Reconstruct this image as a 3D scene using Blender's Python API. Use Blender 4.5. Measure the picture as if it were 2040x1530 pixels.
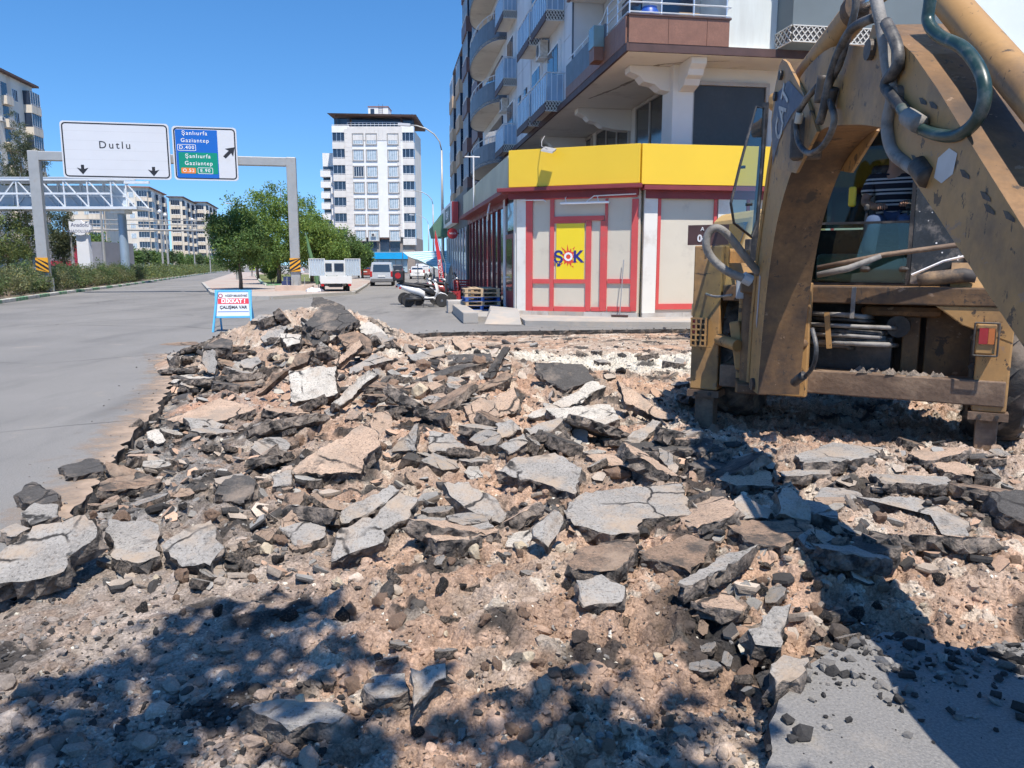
import bpy, math, random
import numpy as np
from mathutils import Vector, Matrix, Euler

for o in list(bpy.data.objects):
    bpy.data.objects.remove(o)
scene = bpy.context.scene
COL = scene.collection
R = math.radians

# ---------------------------------------------------------------- camera
EYE = 1.6
FPX = 1533.0
PITCH = math.atan((765 - 528) / FPX)
cam_data = bpy.data.cameras.new('camera')
cam_data.sensor_width = 36.0
cam_data.lens = FPX / 2040 * 36.0
cam_data.clip_start = 0.05
cam_data.clip_end = 6000
cam = bpy.data.objects.new('camera', cam_data)
cam.location = (0, 0, EYE)
cam.rotation_euler = (R(90) - PITCH, 0, 0)
COL.objects.link(cam)
scene.camera = cam

# ---------------------------------------------------------------- sky and sun
SUN_EL = R(64.0)
SUN_DIR = Vector((0.358, -0.934, 0)).normalized() * math.cos(SUN_EL) + Vector((0, 0, math.sin(SUN_EL)))
world = bpy.data.worlds.new('World')
scene.world = world
world.use_nodes = True
wn = world.node_tree.nodes
wn.clear()
w_out = wn.new('ShaderNodeOutputWorld')
w_bg = wn.new('ShaderNodeBackground')
w_sky = wn.new('ShaderNodeTexSky')
w_sky.sky_type = 'NISHITA'
w_sky.sun_disc = False
w_sky.sun_elevation = SUN_EL
w_sky.sun_rotation = math.atan2(SUN_DIR.x, SUN_DIR.y)
w_sky.altitude = 500
w_sky.air_density = 1.0
w_sky.dust_density = 0.0
w_sky.ozone_density = 6.0
w_bg.inputs['Strength'].default_value = 0.125
w_tc = wn.new('ShaderNodeTexCoord'); w_sep = wn.new('ShaderNodeSeparateXYZ'); w_com = wn.new('ShaderNodeCombineXYZ')
w_abs = wn.new('ShaderNodeMath'); w_abs.operation = 'ABSOLUTE'
w_mad = wn.new('ShaderNodeMath'); w_mad.operation = 'MULTIPLY_ADD'; w_mad.inputs[1].default_value = 0.9; w_mad.inputs[2].default_value = 0.075
w_hsv = wn.new('ShaderNodeHueSaturation'); w_hsv.inputs['Saturation'].default_value = 1.2
wl = world.node_tree.links
wl.new(w_tc.outputs['Generated'], w_sep.inputs[0]); wl.new(w_sep.outputs[0], w_com.inputs[0]); wl.new(w_sep.outputs[1], w_com.inputs[1])
wl.new(w_sep.outputs[2], w_abs.inputs[0]); wl.new(w_abs.outputs[0], w_mad.inputs[0]); wl.new(w_mad.outputs[0], w_com.inputs[2])
wl.new(w_com.outputs[0], w_sky.inputs['Vector']); wl.new(w_sky.outputs[0], w_hsv.inputs['Color']); wl.new(w_hsv.outputs[0], w_bg.inputs[0])
world.node_tree.links.new(w_bg.outputs[0], w_out.inputs[0])
sun_data = bpy.data.lights.new('sun', 'SUN')
sun_data.energy = 4.2
sun_data.angle = R(0.53)
sun_data.color = (1.0, 0.935, 0.845)
sun = bpy.data.objects.new('sun', sun_data)
sun.rotation_euler = SUN_DIR.to_track_quat('Z', 'Y').to_euler()
sun.location = SUN_DIR * 60
COL.objects.link(sun)
scene.view_settings.view_transform = 'Standard'
scene.view_settings.look = 'None'
scene.view_settings.gamma = 1.0
scene.view_settings.exposure = 0.58
scene.view_settings.use_curve_mapping = False
scene.cycles.use_adaptive_sampling = True
scene.cycles.adaptive_threshold = 0.03
scene.cycles.max_bounces = 6
scene.cycles.diffuse_bounces = 3
scene.cycles.glossy_bounces = 3
scene.cycles.transmission_bounces = 4
scene.cycles.transparent_max_bounces = 12

# ---------------------------------------------------------------- placing helpers
def ray(x, y):
    u = (x - 1020) / FPX
    v = (765 - y) / FPX
    c, s = math.cos(PITCH), math.sin(PITCH)
    return Vector((u, c + v * s, -s + v * c))
def gp(x, y, z=0.0):
    d = ray(x, y)
    t = (z - EYE) / d.z
    return Vector((d.x * t, d.y * t, z))
def at(x, y, Y):
    d = ray(x, y)
    t = Y / d.y
    return Vector((d.x * t, Y, EYE + d.z * t))

# ---------------------------------------------------------------- mesh builder
class MB:
    def __init__(s):
        s.v = []; s.f = []; s.m = []; s.mi = 0; s.M = None
    def add(s, vs, fs):
        b = len(s.v)
        if s.M is not None:
            vs = [s.M @ Vector(p) for p in vs]
        s.v.extend([tuple(p) for p in vs])
        for f in fs:
            s.f.append([i + b for i in f]); s.m.append(s.mi)
        return s
    def box(s, x0, x1, y0, y1, z0, z1):
        return s.add([(x0,y0,z0),(x1,y0,z0),(x1,y1,z0),(x0,y1,z0),(x0,y0,z1),(x1,y0,z1),(x1,y1,z1),(x0,y1,z1)],
              [(0,3,2,1),(4,5,6,7),(0,1,5,4),(1,2,6,5),(2,3,7,6),(3,0,4,7)])
    def beam(s, p0, p1, w, h, up=(0,0,1)):
        p0 = Vector(p0); p1 = Vector(p1); d = (p1 - p0).normalized(); up = Vector(up)
        if abs(d.dot(up)) > 0.98: up = Vector((0,1,0)) if abs(d.y) < .9 else Vector((1,0,0))
        a = d.cross(up).normalized(); b = a.cross(d).normalized()
        vs = []
        for p in (p0, p1):
            for i, j in ((-1,-1),(1,-1),(1,1),(-1,1)):
                vs.append(p + a * (w/2*i) + b * (h/2*j))
        return s.add(vs, [(3,2,1,0),(4,5,6,7),(0,1,5,4),(1,2,6,5),(2,3,7,6),(3,0,4,7)])
    def tube(s, pts, r, n=8, caps=True):
        pts = [Vector(p) for p in pts]; N = len(pts)
        rs = r if isinstance(r, (list, tuple)) else [r] * N
        t0 = (pts[1] - pts[0]).normalized()
        a = t0.orthogonal().normalized()
        vs = []; fs = []
        for i in range(N):
            t = (pts[min(i+1, N-1)] - pts[max(i-1, 0)])
            t = t.normalized() if t.length > 1e-9 else t0
            a = (a - t * a.dot(t))
            a = a.normalized() if a.length > 1e-6 else t.orthogonal().normalized()
            b = t.cross(a)
            for k in range(n):
                an = 2 * math.pi * k / n
                vs.append(pts[i] + (a * math.cos(an) + b * math.sin(an)) * rs[i])
        for i in range(N - 1):
            for k in range(n):
                k2 = (k + 1) % n
                fs.append((i*n+k, i*n+k2, (i+1)*n+k2, (i+1)*n+k))
        if caps:
            fs.append(tuple(reversed(range(n)))); fs.append(tuple(range((N-1)*n, N*n)))
        return s.add(vs, fs)
    def cyl(s, p0, p1, r0, r1=None, n=10):
        return s.tube([p0, p1], [r0, r0 if r1 is None else r1], n)
    def extrude(s, poly, vec):
        vec = Vector(vec); n = len(poly)
        vs = [Vector(p) for p in poly]
        nrm = Vector((0,0,0))
        for i in range(n):
            nrm += vs[i].cross(vs[(i+1) % n])
        flip = nrm.dot(vec) > 0
        vs = vs + [p + vec for p in vs]
        a = tuple(range(n)); b = tuple(range(n, 2*n))
        fs = [a[::-1] if flip else a, b if flip else b[::-1]]
        for i in range(n):
            j = (i + 1) % n
            q = (i, j, n+j, n+i)
            fs.append(q if flip else q[::-1])
        return s.add(vs, fs)
    def lathe(s, prof, n=16, axis='z', center=(0,0,0)):
        c = Vector(center); vs = []; fs = []
        for (r, h) in prof:
            for k in range(n):
                an = 2*math.pi*k/n; ca, sa = r*math.cos(an), r*math.sin(an)
                if axis == 'z': p = Vector((ca, sa, h))
                elif axis == 'x': p = Vector((h, ca, sa))
                else: p = Vector((sa, h, ca))
                vs.append(c + p)
        for i in range(len(prof)-1):
            for k in range(n):
                k2 = (k+1) % n
                fs.append((i*n+k, i*n+k2, (i+1)*n+k2, (i+1)*n+k))
        fs.append(tuple(reversed(range(n)))); fs.append(tuple(range((len(prof)-1)*n, len(prof)*n)))
        return s.add(vs, fs)
    def loft(s, rings, caps=True, closed=True):
        n = len(rings[0]); vs = [p for r_ in rings for p in r_]; fs = []
        for i in range(len(rings)-1):
            for k in range(n if closed else n-1):
                k2 = (k+1) % n
                fs.append((i*n+k, i*n+k2, (i+1)*n+k2, (i+1)*n+k))
        if caps:
            fs.append(tuple(reversed(range(n)))); fs.append(tuple(range((len(rings)-1)*n, len(rings)*n)))
        return s.add(vs, fs)
    def mesh(s, name, mats, smooth=False):
        me = bpy.data.meshes.new(name)
        me.from_pydata(s.v, [], s.f)
        for m_ in (mats if isinstance(mats, (list, tuple)) else [mats]):
            me.materials.append(m_)
        if any(s.m):
            me.polygons.foreach_set('material_index', s.m)
        if smooth:
            me.polygons.foreach_set('use_smooth', [True]*len(me.polygons))
            if smooth != 'all':
                try: me.set_sharp_from_angle(angle=R(38))
                except Exception: pass
        me.update()
        return me
    def build(s, name, mats, parent=None, smooth=False, bevel=0.0):
        o = bpy.data.objects.new(name, s.mesh(name, mats, smooth))
        COL.objects.link(o)
        if parent is not None: o.parent = parent
        if bevel:
            b = o.modifiers.new('bevel', 'BEVEL'); b.width = bevel; b.segments = 2
            b.limit_method = 'ANGLE'; b.angle_limit = R(40)
        return o

def obj(name, me, parent=None):
    o = bpy.data.objects.new(name, me); COL.objects.link(o)
    if parent is not None: o.parent = parent
    return o
def tag(o, label=None, cat=None, group=None, kind=None):
    if label: o['label'] = label
    if cat: o['category'] = cat
    if group: o['group'] = group
    if kind: o['kind'] = kind
    return o
def thing(name, label, cat, loc=(0,0,0), rz=0.0, group=None):
    o = bpy.data.objects.new(name, None)
    o.empty_display_size = 0.2
    COL.objects.link(o)
    o.location = loc; o.rotation_euler = (0, 0, rz)
    return tag(o, label, cat, group)
def structure(o):
    o['kind'] = 'structure'; return o
_kids = {}
def copy_tree(root, loc, rz, label=None, parent=None, scale=None):
    c = root.copy(); COL.objects.link(c)
    if parent is not None:
        c.parent = parent
    else:
        c.location = loc; c.rotation_euler = (0, 0, rz)
        if label: c['label'] = label
        if scale: c.scale = (scale,)*3
    for ch in root.children:
        copy_tree(ch, None, None, None, c)
    return c
def text(name, s, size, mat, parent, loc, rot=(R(90),0,0), align='CENTER', extr=0.002, bold=0.0, sx=1.0, space=1.0):
    cu = bpy.data.curves.new(name, 'FONT')
    cu.body = s; cu.size = size; cu.align_x = align; cu.align_y = 'CENTER'
    cu.extrude = extr; cu.offset = bold; cu.space_character = space
    cu.resolution_u = 3
    cu.materials.append(mat)
    tmp = bpy.data.objects.new(name, cu)
    me_ = bpy.data.meshes.new_from_object(tmp); me_.name = name
    bpy.data.objects.remove(tmp)
    if not me_.materials: me_.materials.append(mat)
    o = bpy.data.objects.new(name, me_); COL.objects.link(o)
    o.parent = parent; o.location = loc; o.rotation_euler = rot; o.scale = (sx, 1, 1)
    return o

# ---------------------------------------------------------------- materials
_mats = {}
def mat(name, col, rough=0.7, var=0.12, scale=2.0, fine=0.0, fscale=60.0, bump=0.0, bscale=30.0, metal=0.0,
        dirt=None, dirt_amt=0.4, dirt_scale=1.2, spec=0.5, streak=False, emit=None, coat=0.0):
    if name in _mats: return _mats[name]
    m = bpy.data.materials.new(name); m.use_nodes = True
    nt = m.node_tree; N = nt.nodes; L = nt.links
    p = N['Principled BSDF']
    p.inputs['Roughness'].default_value = rough
    p.inputs['Metallic'].default_value = metal
    p.inputs['Specular IOR Level'].default_value = spec
    if coat: p.inputs['Coat Weight'].default_value = coat; p.inputs['Coat Roughness'].default_value = 0.08
    tc = N.new('ShaderNodeTexCoord')
    vec = tc.outputs['Object']
    if streak:
        mp = N.new('ShaderNodeMapping'); mp.inputs['Scale'].default_value = (1, 1, 0.12)
        L.new(vec, mp.inputs[0]); vec_s = mp.outputs[0]
    else:
        vec_s = vec
    def noise(sc, det=4, v=None, rough_=0.55):
        n_ = N.new('ShaderNodeTexNoise'); n_.inputs['Scale'].default_value = sc
        n_.inputs['Detail'].default_value = det; n_.inputs['Roughness'].default_value = rough_
        L.new(v if v is not None else vec, n_.inputs['Vector']); return n_.outputs['Fac']
    def mixc(fac, a, b):
        mx = N.new('ShaderNodeMix'); mx.data_type = 'RGBA'
        if hasattr(fac, 'links'): L.new(fac, mx.inputs[0])
        else: mx.inputs[0].default_value = fac
        for i, c_ in ((6, a), (7, b)):
            if hasattr(c_, 'links'): L.new(c_, mx.inputs[i])
            else: mx.inputs[i].default_value = (c_[0], c_[1], c_[2], 1)
        return mx.outputs[2]
    def ramp(f, lo, hi):
        r_ = N.new('ShaderNodeMapRange'); r_.inputs[1].default_value = lo; r_.inputs[2].default_value = hi
        L.new(f, r_.inputs[0]); return r_.outputs[0]
    lo = [max(0, c_*(1-var)) for c_ in col]; hi = [min(1, c_*(1+var)) for c_ in col]
    c = mixc(ramp(noise(scale, 5), 0.3, 0.7), lo, hi)
    if fine:
        f2 = ramp(noise(fscale, 2), 0.25, 0.75)
        c = mixc(f2, [max(0, k*(1-fine)) for k in col], c)
        mx = c
    if dirt is not None:
        d_ = ramp(noise(dirt_scale, 6, vec_s, 0.65), 0.62 - dirt_amt*0.4, 0.80 - dirt_amt*0.3)
        c = mixc(d_, c, dirt)
    L.new(c, p.inputs['Base Color'])
    rr = N.new('ShaderNodeMapRange'); rr.inputs[3].default_value = max(0.02, rough-0.1); rr.inputs[4].default_value = min(1, rough+0.1)
    L.new(noise(scale*2.3, 3), rr.inputs[0]); L.new(rr.outputs[0], p.inputs['Roughness'])
    if bump:
        bp = N.new('ShaderNodeBump'); bp.inputs['Strength'].default_value = min(1.0, bump); bp.inputs['Distance'].default_value = 0.02
        L.new(noise(bscale, 5), bp.inputs['Height']); L.new(bp.outputs[0], p.inputs['Normal'])
    if emit: 
        p.inputs['Emission Color'].default_value = (*emit[:3], 1); p.inputs['Emission Strength'].default_value = emit[3]
    _mats[name] = m
    return m
def glass_dark(name, col=(0.02,0.03,0.045), rough=0.06, spec=0.8, var=0.3, scale=0.35):
    return mat(name, col, rough, var, scale, spec=spec)
def glass_clear(name, tint=(0.75,0.9,0.88), refl=0.12):
    if name in _mats: return _mats[name]
    m = bpy.data.materials.new(name); m.use_nodes = True
    nt = m.node_tree; N = nt.nodes; L = nt.links; N.clear()
    out = N.new('ShaderNodeOutputMaterial'); mx = N.new('ShaderNodeMixShader'); tr = N.new('ShaderNodeBsdfTransparent')
    gl = N.new('ShaderNodeBsdfGlossy'); gl.inputs['Roughness'].default_value = 0.03
    fr = N.new('ShaderNodeFresnel'); fr.inputs[0].default_value = 1.22
    ad = N.new('ShaderNodeMath'); ad.operation = 'ADD'; ad.inputs[1].default_value = refl*0.5; ad.use_clamp = True
    tr.inputs[0].default_value = (*tint, 1)
    L.new(fr.outputs[0], ad.inputs[0]); L.new(ad.outputs[0], mx.inputs[0]); L.new(tr.outputs[0], mx.inputs[1]); L.new(gl.outputs[0], mx.inputs[2])
    L.new(mx.outputs[0], out.inputs[0])
    _mats[name] = m
    return m

# ---------------------------------------------------------------- numpy noise
def _h(ix, iy, seed):
    n = (ix.astype(np.int64) * 374761393 + iy.astype(np.int64) * 668265263 + seed * 1442695041) & 0x7fffffff
    n = ((n ^ (n >> 13)) * 1274126177) & 0x7fffffff
    return ((n ^ (n >> 16)) & 0xffff) / 65535.0
def vnoise(x, y, seed=0):
    x = np.asarray(x, float); y = np.asarray(y, float)
    ix = np.floor(x); iy = np.floor(y); fx = x - ix; fy = y - iy
    fx = fx*fx*(3-2*fx); fy = fy*fy*(3-2*fy)
    a = _h(ix, iy, seed); b = _h(ix+1, iy, seed); c = _h(ix, iy+1, seed); d = _h(ix+1, iy+1, seed)
    return (a*(1-fx)+b*fx)*(1-fy) + (c*(1-fx)+d*fx)*fy
def fbm(x, y, o=4, seed=0):
    s = 0; a = 0.5; t = 0
    for i in range(o):
        s = s + a*vnoise(x*(2**i)+i*17.3, y*(2**i)-i*9.1, seed+i); t += a; a *= 0.5
    return s / t
def worley(x, y, seed=0):
    x = np.asarray(x, float); y = np.asarray(y, float)
    ix = np.floor(x); iy = np.floor(y)
    f1 = np.full(x.shape, 9.0); f2 = np.full(x.shape, 9.0); idv = np.zeros(x.shape)
    for dx in (-1,0,1):
        for dy in (-1,0,1):
            cx, cy = ix+dx, iy+dy
            px = cx + _h(cx, cy, seed); py = cy + _h(cx, cy, seed+77)
            d = np.sqrt((px-x)**2 + (py-y)**2)
            cl = d < f1
            f2 = np.where(cl, f1, np.minimum(f2, d))
            idv = np.where(cl, _h(cx, cy, seed+151), idv)
            f1 = np.where(cl, d, f1)
    return f1, f2, idv

# ================================================================ ground, road, excavation
rng = np.random.default_rng(11)
random.seed(5)

def surf_mat(name, attr, bump=0.6, bscale=55, fine_scale=90, fine=0.35, rough=0.92, big=0.25):
    m = bpy.data.materials.new(name); m.use_nodes = True
    nt = m.node_tree; N = nt.nodes; L = nt.links; p = N['Principled BSDF']
    p.inputs['Roughness'].default_value = rough; p.inputs['Specular IOR Level'].default_value = 0.25
    a = N.new('ShaderNodeAttribute'); a.attribute_name = attr
    tc = N.new('ShaderNodeTexCoord')
    def noise(sc, det):
        n_ = N.new('ShaderNodeTexNoise'); n_.inputs['Scale'].default_value = sc; n_.inputs['Detail'].default_value = det
        n_.inputs['Roughness'].default_value = 0.65
        L.new(tc.outputs['Object'], n_.inputs['Vector']); return n_.outputs['Fac']
    def scale_col(c, f, lo, hi, a0=0.3, a1=0.7):
        r_ = N.new('ShaderNodeMapRange'); r_.inputs[1].default_value = a0; r_.inputs[2].default_value = a1
        r_.inputs[3].default_value = lo; r_.inputs[4].default_value = hi
        L.new(f, r_.inputs[0])
        mx = N.new('ShaderNodeMix'); mx.data_type = 'RGBA'; mx.blend_type = 'MULTIPLY'; mx.inputs[0].default_value = 1
        L.new(c, mx.inputs[6]); L.new(r_.outputs[0], mx.inputs[7]); return mx.outputs[2]
    c = scale_col(a.outputs['Color'], noise(fine_scale, 4), 1-fine, 1+fine)
    c = scale_col(c, noise(6, 5), 1-big, 1+big)
    L.new(c, p.inputs['Base Color'])
    if bump:
        b = N.new('ShaderNodeBump'); b.inputs['Strength'].default_value = bump; b.inputs['Distance'].default_value = 0.018
        L.new(noise(bscale, 6), b.inputs['Height']); L.new(b.outputs[0], p.inputs['Normal'])
    return m

def asphalt_mat():
    m = bpy.data.materials.new('weathered_asphalt'); m.use_nodes = True
    nt = m.node_tree; N = nt.nodes; L = nt.links; p = N['Principled BSDF']
    p.inputs['Roughness'].default_value = 0.85; p.inputs['Specular IOR Level'].default_value = 0.3
    tc = N.new('ShaderNodeTexCoord')
    def noise(sc, det=5, rough=0.6, stretch=None):
        n_ = N.new('ShaderNodeTexNoise'); n_.inputs['Scale'].default_value = sc; n_.inputs['Detail'].default_value = det
        n_.inputs['Roughness'].default_value = rough
        if stretch:
            mp = N.new('ShaderNodeMapping'); mp.inputs['Scale'].default_value = stretch[:3]; mp.inputs['Rotation'].default_value = (0, 0, R(stretch[3]))
            L.new(tc.outputs['Object'], mp.inputs[0]); L.new(mp.outputs[0], n_.inputs['Vector'])
        else:
            L.new(tc.outputs['Object'], n_.inputs['Vector'])
        return n_.outputs['Fac']
    def rng_(f, a, b, lo=0.0, hi=1.0):
        r_ = N.new('ShaderNodeMapRange'); r_.inputs[1].default_value = a; r_.inputs[2].default_value = b
        r_.inputs[3].default_value = lo; r_.inputs[4].default_value = hi
        L.new(f, r_.inputs[0]); return r_.outputs[0]
    def mixc(f, a, b):
        mx = N.new('ShaderNodeMix'); mx.data_type = 'RGBA'; L.new(f, mx.inputs[0])
        for i, c_ in ((6, a), (7, b)):
            if hasattr(c_, 'links'): L.new(c_, mx.inputs[i])
            else: mx.inputs[i].default_value = (*c_, 1)
        return mx.outputs[2]
    c = mixc(rng_(noise(0.35), 0.35, 0.65), (0.155, 0.151, 0.146), (0.208, 0.202, 0.193))
    c = mixc(rng_(noise(0.09, 6, 0.6, (1, 0.12, 1, 18)), 0.42, 0.68), c, (0.25, 0.237, 0.22))      # tyre-swept dust in lanes
    c = mixc(rng_(noise(1.3, 6, 0.7), 0.60, 0.74), c, (0.30, 0.265, 0.225))      # dust drifts
    c = mixc(rng_(noise(0.6, 6, 0.7, (0.25, 1, 1, 8)), 0.62, 0.75), c, (0.13, 0.13, 0.13))      # patched darker bitumen
    c = mixc(rng_(noise(95, 3, 0.7), 0.42, 0.72, 0.0, 0.6), c, (0.36, 0.34, 0.315))  # aggregate
    c = mixc(rng_(noise(80, 3, 0.7), 0.56, 0.72, 0.0, 0.75), c, (0.07, 0.068, 0.065))
    def crack(scale, width, seedoff):
        mp = N.new('ShaderNodeMapping'); mp.inputs['Location'].default_value = (seedoff, seedoff*.7, 0); L.new(tc.outputs['Object'], mp.inputs[0])
        nz = N.new('ShaderNodeTexNoise'); nz.inputs['Scale'].default_value = scale*2.5; nz.inputs['Detail'].default_value = 5; L.new(mp.outputs[0], nz.inputs['Vector'])
        ad = N.new('ShaderNodeMix'); ad.data_type = 'VECTOR'; ad.inputs[0].default_value = .12/scale*.8 if scale > 1 else .25; L.new(mp.outputs[0], ad.inputs[4]); L.new(nz.outputs['Color'], ad.inputs[5])
        vo = N.new('ShaderNodeTexVoronoi'); vo.feature = 'DISTANCE_TO_EDGE'; vo.inputs['Scale'].default_value = scale; L.new(ad.outputs[1], vo.inputs['Vector'])
        return rng_(vo.outputs['Distance'], width, width*.3)
    cr1 = crack(.22, .006, 3.1)
    msk = rng_(noise(0.15, 3), 0.45, 0.6)
    ml = N.new('ShaderNodeMath'); ml.operation = 'MULTIPLY'; L.new(cr1, ml.inputs[0]); L.new(msk, ml.inputs[1])
    c = mixc(ml.outputs[0], c, (0.06, 0.057, 0.055))
    c = mixc(rng_(noise(2.2, 6, 0.75), 0.66, 0.76, 0, .7), c, (0.105, 0.1, 0.096))          # oil and tar stains
    c = mixc(rng_(noise(0.5, 5, 0.7, (1, .18, 1, 20)), 0.52, 0.66, 0, .55), c, (0.12, 0.117, 0.113))  # wheel tracks
    L.new(c, p.inputs['Base Color'])
    b = N.new('ShaderNodeBump'); b.inputs['Strength'].default_value = 0.7; b.inputs['Distance'].default_value = 0.006
    L.new(noise(75, 4), b.inputs['Height']); L.new(b.outputs[0], p.inputs['Normal'])
    return m
ASPHALT = asphalt_mat()
BITUMEN = mat('fresh_bitumen_edge', (0.05, 0.047, 0.045), 0.85, 0.5, 18, fine=0.5, fscale=120, bump=0.9, bscale=60,
              dirt=(0.24, 0.19, 0.15), dirt_amt=0.3, dirt_scale=7)

pit_px = [(330,705),(352,748),(318,800),(296,838),(262,872),(232,908),(205,945),(185,975),(163,1003),(110,1060),(20,1120),(-120,1180),(-330,1260),(-700,1420),
          (-800,1700),(-500,1950),(200,2000),(1000,1950),(1480,1760),(1525,1530),(1545,1420),(1580,1352),
          (1660,1295),(1760,1258),(1850,1275),(1930,1295),(2040,1280),(2180,1260),(2500,1240),(2900,1000),(2300,760),(1900,662),(1500,652),(1380,655),
          (1200,657),(1000,660),(880,662),(760,668),(560,684),(430,694)]
pit = []
_b = [gp(*p).xy for p in pit_px]
for i in range(len(_b)):
    a, b = _b[i], _b[(i+1) % len(_b)]
    n = max(1, int((b-a).length / (0.07 if b.y < 6 else 0.14)))
    dirv = (b-a).normalized(); nr = Vector((-dirv.y, dirv.x))
    for k in range(n):
        q = a.lerp(b, k/n)
        w = 0.028 if b.y < 6 else 0.05 if (b-a).length < 3 else 0.09
        q = q + nr * (random.uniform(-w, w) if k else 0)
        pit.append(q)
PIT = np.array([(p.x, p.y) for p in pit])
def inside(x, y, poly):
    x = np.asarray(x, float); y = np.asarray(y, float); r = np.zeros(x.shape, bool)
    n = len(poly); j = n-1
    for i in range(n):
        xi, yi = poly[i]; xj, yj = poly[j]
        c = ((yi > y) != (yj > y)) & (x < (xj-xi)*(y-yi)/((yj-yi) if yj != yi else 1e-9) + xi)
        r ^= c; j = i
    return r
def dist_poly(x, y, poly):
    x = np.asarray(x, float); y = np.asarray(y, float); d = np.full(x.shape, 1e9)
    n = len(poly)
    for i in range(n):
        ax, ay = poly[i]; bx, by = poly[(i+1) % n]
        vx, vy = bx-ax, by-ay; l2 = vx*vx+vy*vy+1e-12
        t = np.clip(((x-ax)*vx+(y-ay)*vy)/l2, 0, 1)
        d = np.minimum(d, (x-ax-t*vx)**2+(y-ay-t*vy)**2)
    return np.sqrt(d)
COARSE = np.array([(p.x, p.y) for p in _b])

# road sheet with the excavation cut out of it
import bmesh
bm = bmesh.new()
S = 1500
outer = [bm.verts.new(p) for p in ((-S,-60,0),(S,-60,0),(S,2*S,0),(-S,2*S,0))]
inner = [bm.verts.new((p.x, p.y, 0)) for p in pit]
ed = [bm.edges.new((l[i], l[(i+1) % len(l)])) for l in (outer, inner) for i in range(len(l))]
bmesh.ops.triangle_fill(bm, use_beauty=True, use_dissolve=False, edges=ed)
bmesh.ops.recalc_face_normals(bm, faces=bm.faces[:])
for f in bm.faces:
    if f.normal.z < 0: f.normal_flip()
me = bpy.data.meshes.new('road'); bm.to_mesh(me); bm.free()
me.materials.append(ASPHALT)
structure(obj('road', me))
# broken edge of the road around the excavation: ragged vertical face of bitumen
mb = MB(); rings = [[], [], []]
for i, p in enumerate(pit):
    n = (pit[(i+1) % len(pit)] - pit[i-1]).normalized(); nr = Vector((-n.y, n.x))
    rings[0].append((p.x, p.y, 0.0)); j = random.uniform(-.02, .04)
    rings[1].append((p.x+nr.x*j, p.y+nr.y*j, -0.06)); j = random.uniform(-.05, .03)
    rings[2].append((p.x+nr.x*j, p.y+nr.y*j, -0.22))
mb.loft(rings, caps=False)
structure(mb.build('road_edge', BITUMEN))
# earth under everything, out to the horizon
mb = MB().add([(-4000,-400,-.8),(4000,-400,-.8),(4000,6000,-.8),(-4000,6000,-.8)], [(0,1,2,3)])
structure(mb.build('terrain', mat('dry_earth', (0.33, 0.27, 0.2), 0.95, 0.2, 0.02)))

def gauss(x, y, cx, cy, sx, sy, rot=0.0):
    c, s = math.cos(R(rot)), math.sin(R(rot)); dx, dy = x-cx, y-cy
    u = (c*dx + s*dy)/sx; v = (-s*dx + c*dy)/sy
    return np.exp(-(u*u+v*v)/2)
def mounds(x, y):
    h = 0.62*gauss(x, y, -3.15, 13.1, 0.95, 0.75) + 0.28*gauss(x, y, -3.0, 12.6, 2.0, 0.9)
    h = h + 0.26*gauss(x, y, -1.2, 11.2, 1.6, 0.8, -10) + 0.22*gauss(x, y, -4.4, 12.3, 0.7, 0.6)
    h = h + 0.20*gauss(x, y, 0.9, 9.2, 1.3, 0.9) + 0.16*gauss(x, y, 1.45, 6.6, 0.4, 0.4)
    h = h + 0.16*gauss(x, y, 3.0, 5.9, 0.9, 0.5) + 0.14*gauss(x, y, -0.6, 6.9, 1.2, 0.9) + 0.12*gauss(x, y, 0.6, 5.2, 0.9, 0.6)
    h = h + 0.10*gauss(x, y, 1.2, 4.1, 0.7, 0.5) + 0.10*gauss(x, y, -2.0, 4.6, 0.7, 0.45) + 0.08*gauss(x, y, 0.0, 3.6, 0.6, 0.4)
    return h
def smooth01(t):
    t = np.clip(t, 0, 1); return t*t*(3-2*t)
def ground_z(x, y):
    x = np.asarray(x, float); y = np.asarray(y, float)
    ins = inside(x, y, COARSE); d = dist_poly(x, y, COARSE)
    sd = np.where(ins, d, -d)
    near_far = smooth01((y-13.5)/2.5)
    e = smooth01(sd/0.9)
    base = -0.115 + 0.075*e
    rough = (1-0.75*near_far) * smooth01((sd+0.05)/0.35)
    f1, f2, _ = worley(x*3.1+fbm(x*2, y*2, 2, 3)*0.8, y*3.1, 5)
    g1, g2, _ = worley(x*8.5, y*8.5+fbm(x*5, y*5, 2, 9)*0.6, 15)
    k1, k2, _ = worley(x*19, y*19, 25)
    m1, _, _ = worley(x*33, y*33, 35)
    n = (fbm(x*0.9, y*0.9, 4, 1)-0.5)*0.16 + (0.5-np.clip(f1, 0, 1))*0.055 + (0.5-np.clip(g1, 0, 1))*0.022 + (np.abs(fbm(x*5.5+3, y*5.5, 4, 61)-0.5)*-0.30+0.03) + (fbm(x*13, y*13, 3, 66)-0.5)*0.075 + (0.5-np.clip(k1, 0, 1))*0.020 + (0.5-np.clip(m1, 0, 1))*0.016
    n = n + np.where(fbm(x*4, y*4, 2, 31) > 0.58, 0.03*np.clip(f2-f1, 0, 1), 0)
    calm = 1 - 0.55*smooth01((-0.55-x)/0.6)*smooth01((4.6-y)/0.8)
    n = n*calm
    h = base + rough*n + mounds(x, y)*np.where(ins, 1, smooth01(1+sd/0.8))
    return np.where(sd < -0.9, -0.4, np.where(sd < -0.02, np.minimum(h, -0.02 + mounds(x, y)*smooth01(1+sd/0.8)), h))

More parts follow.
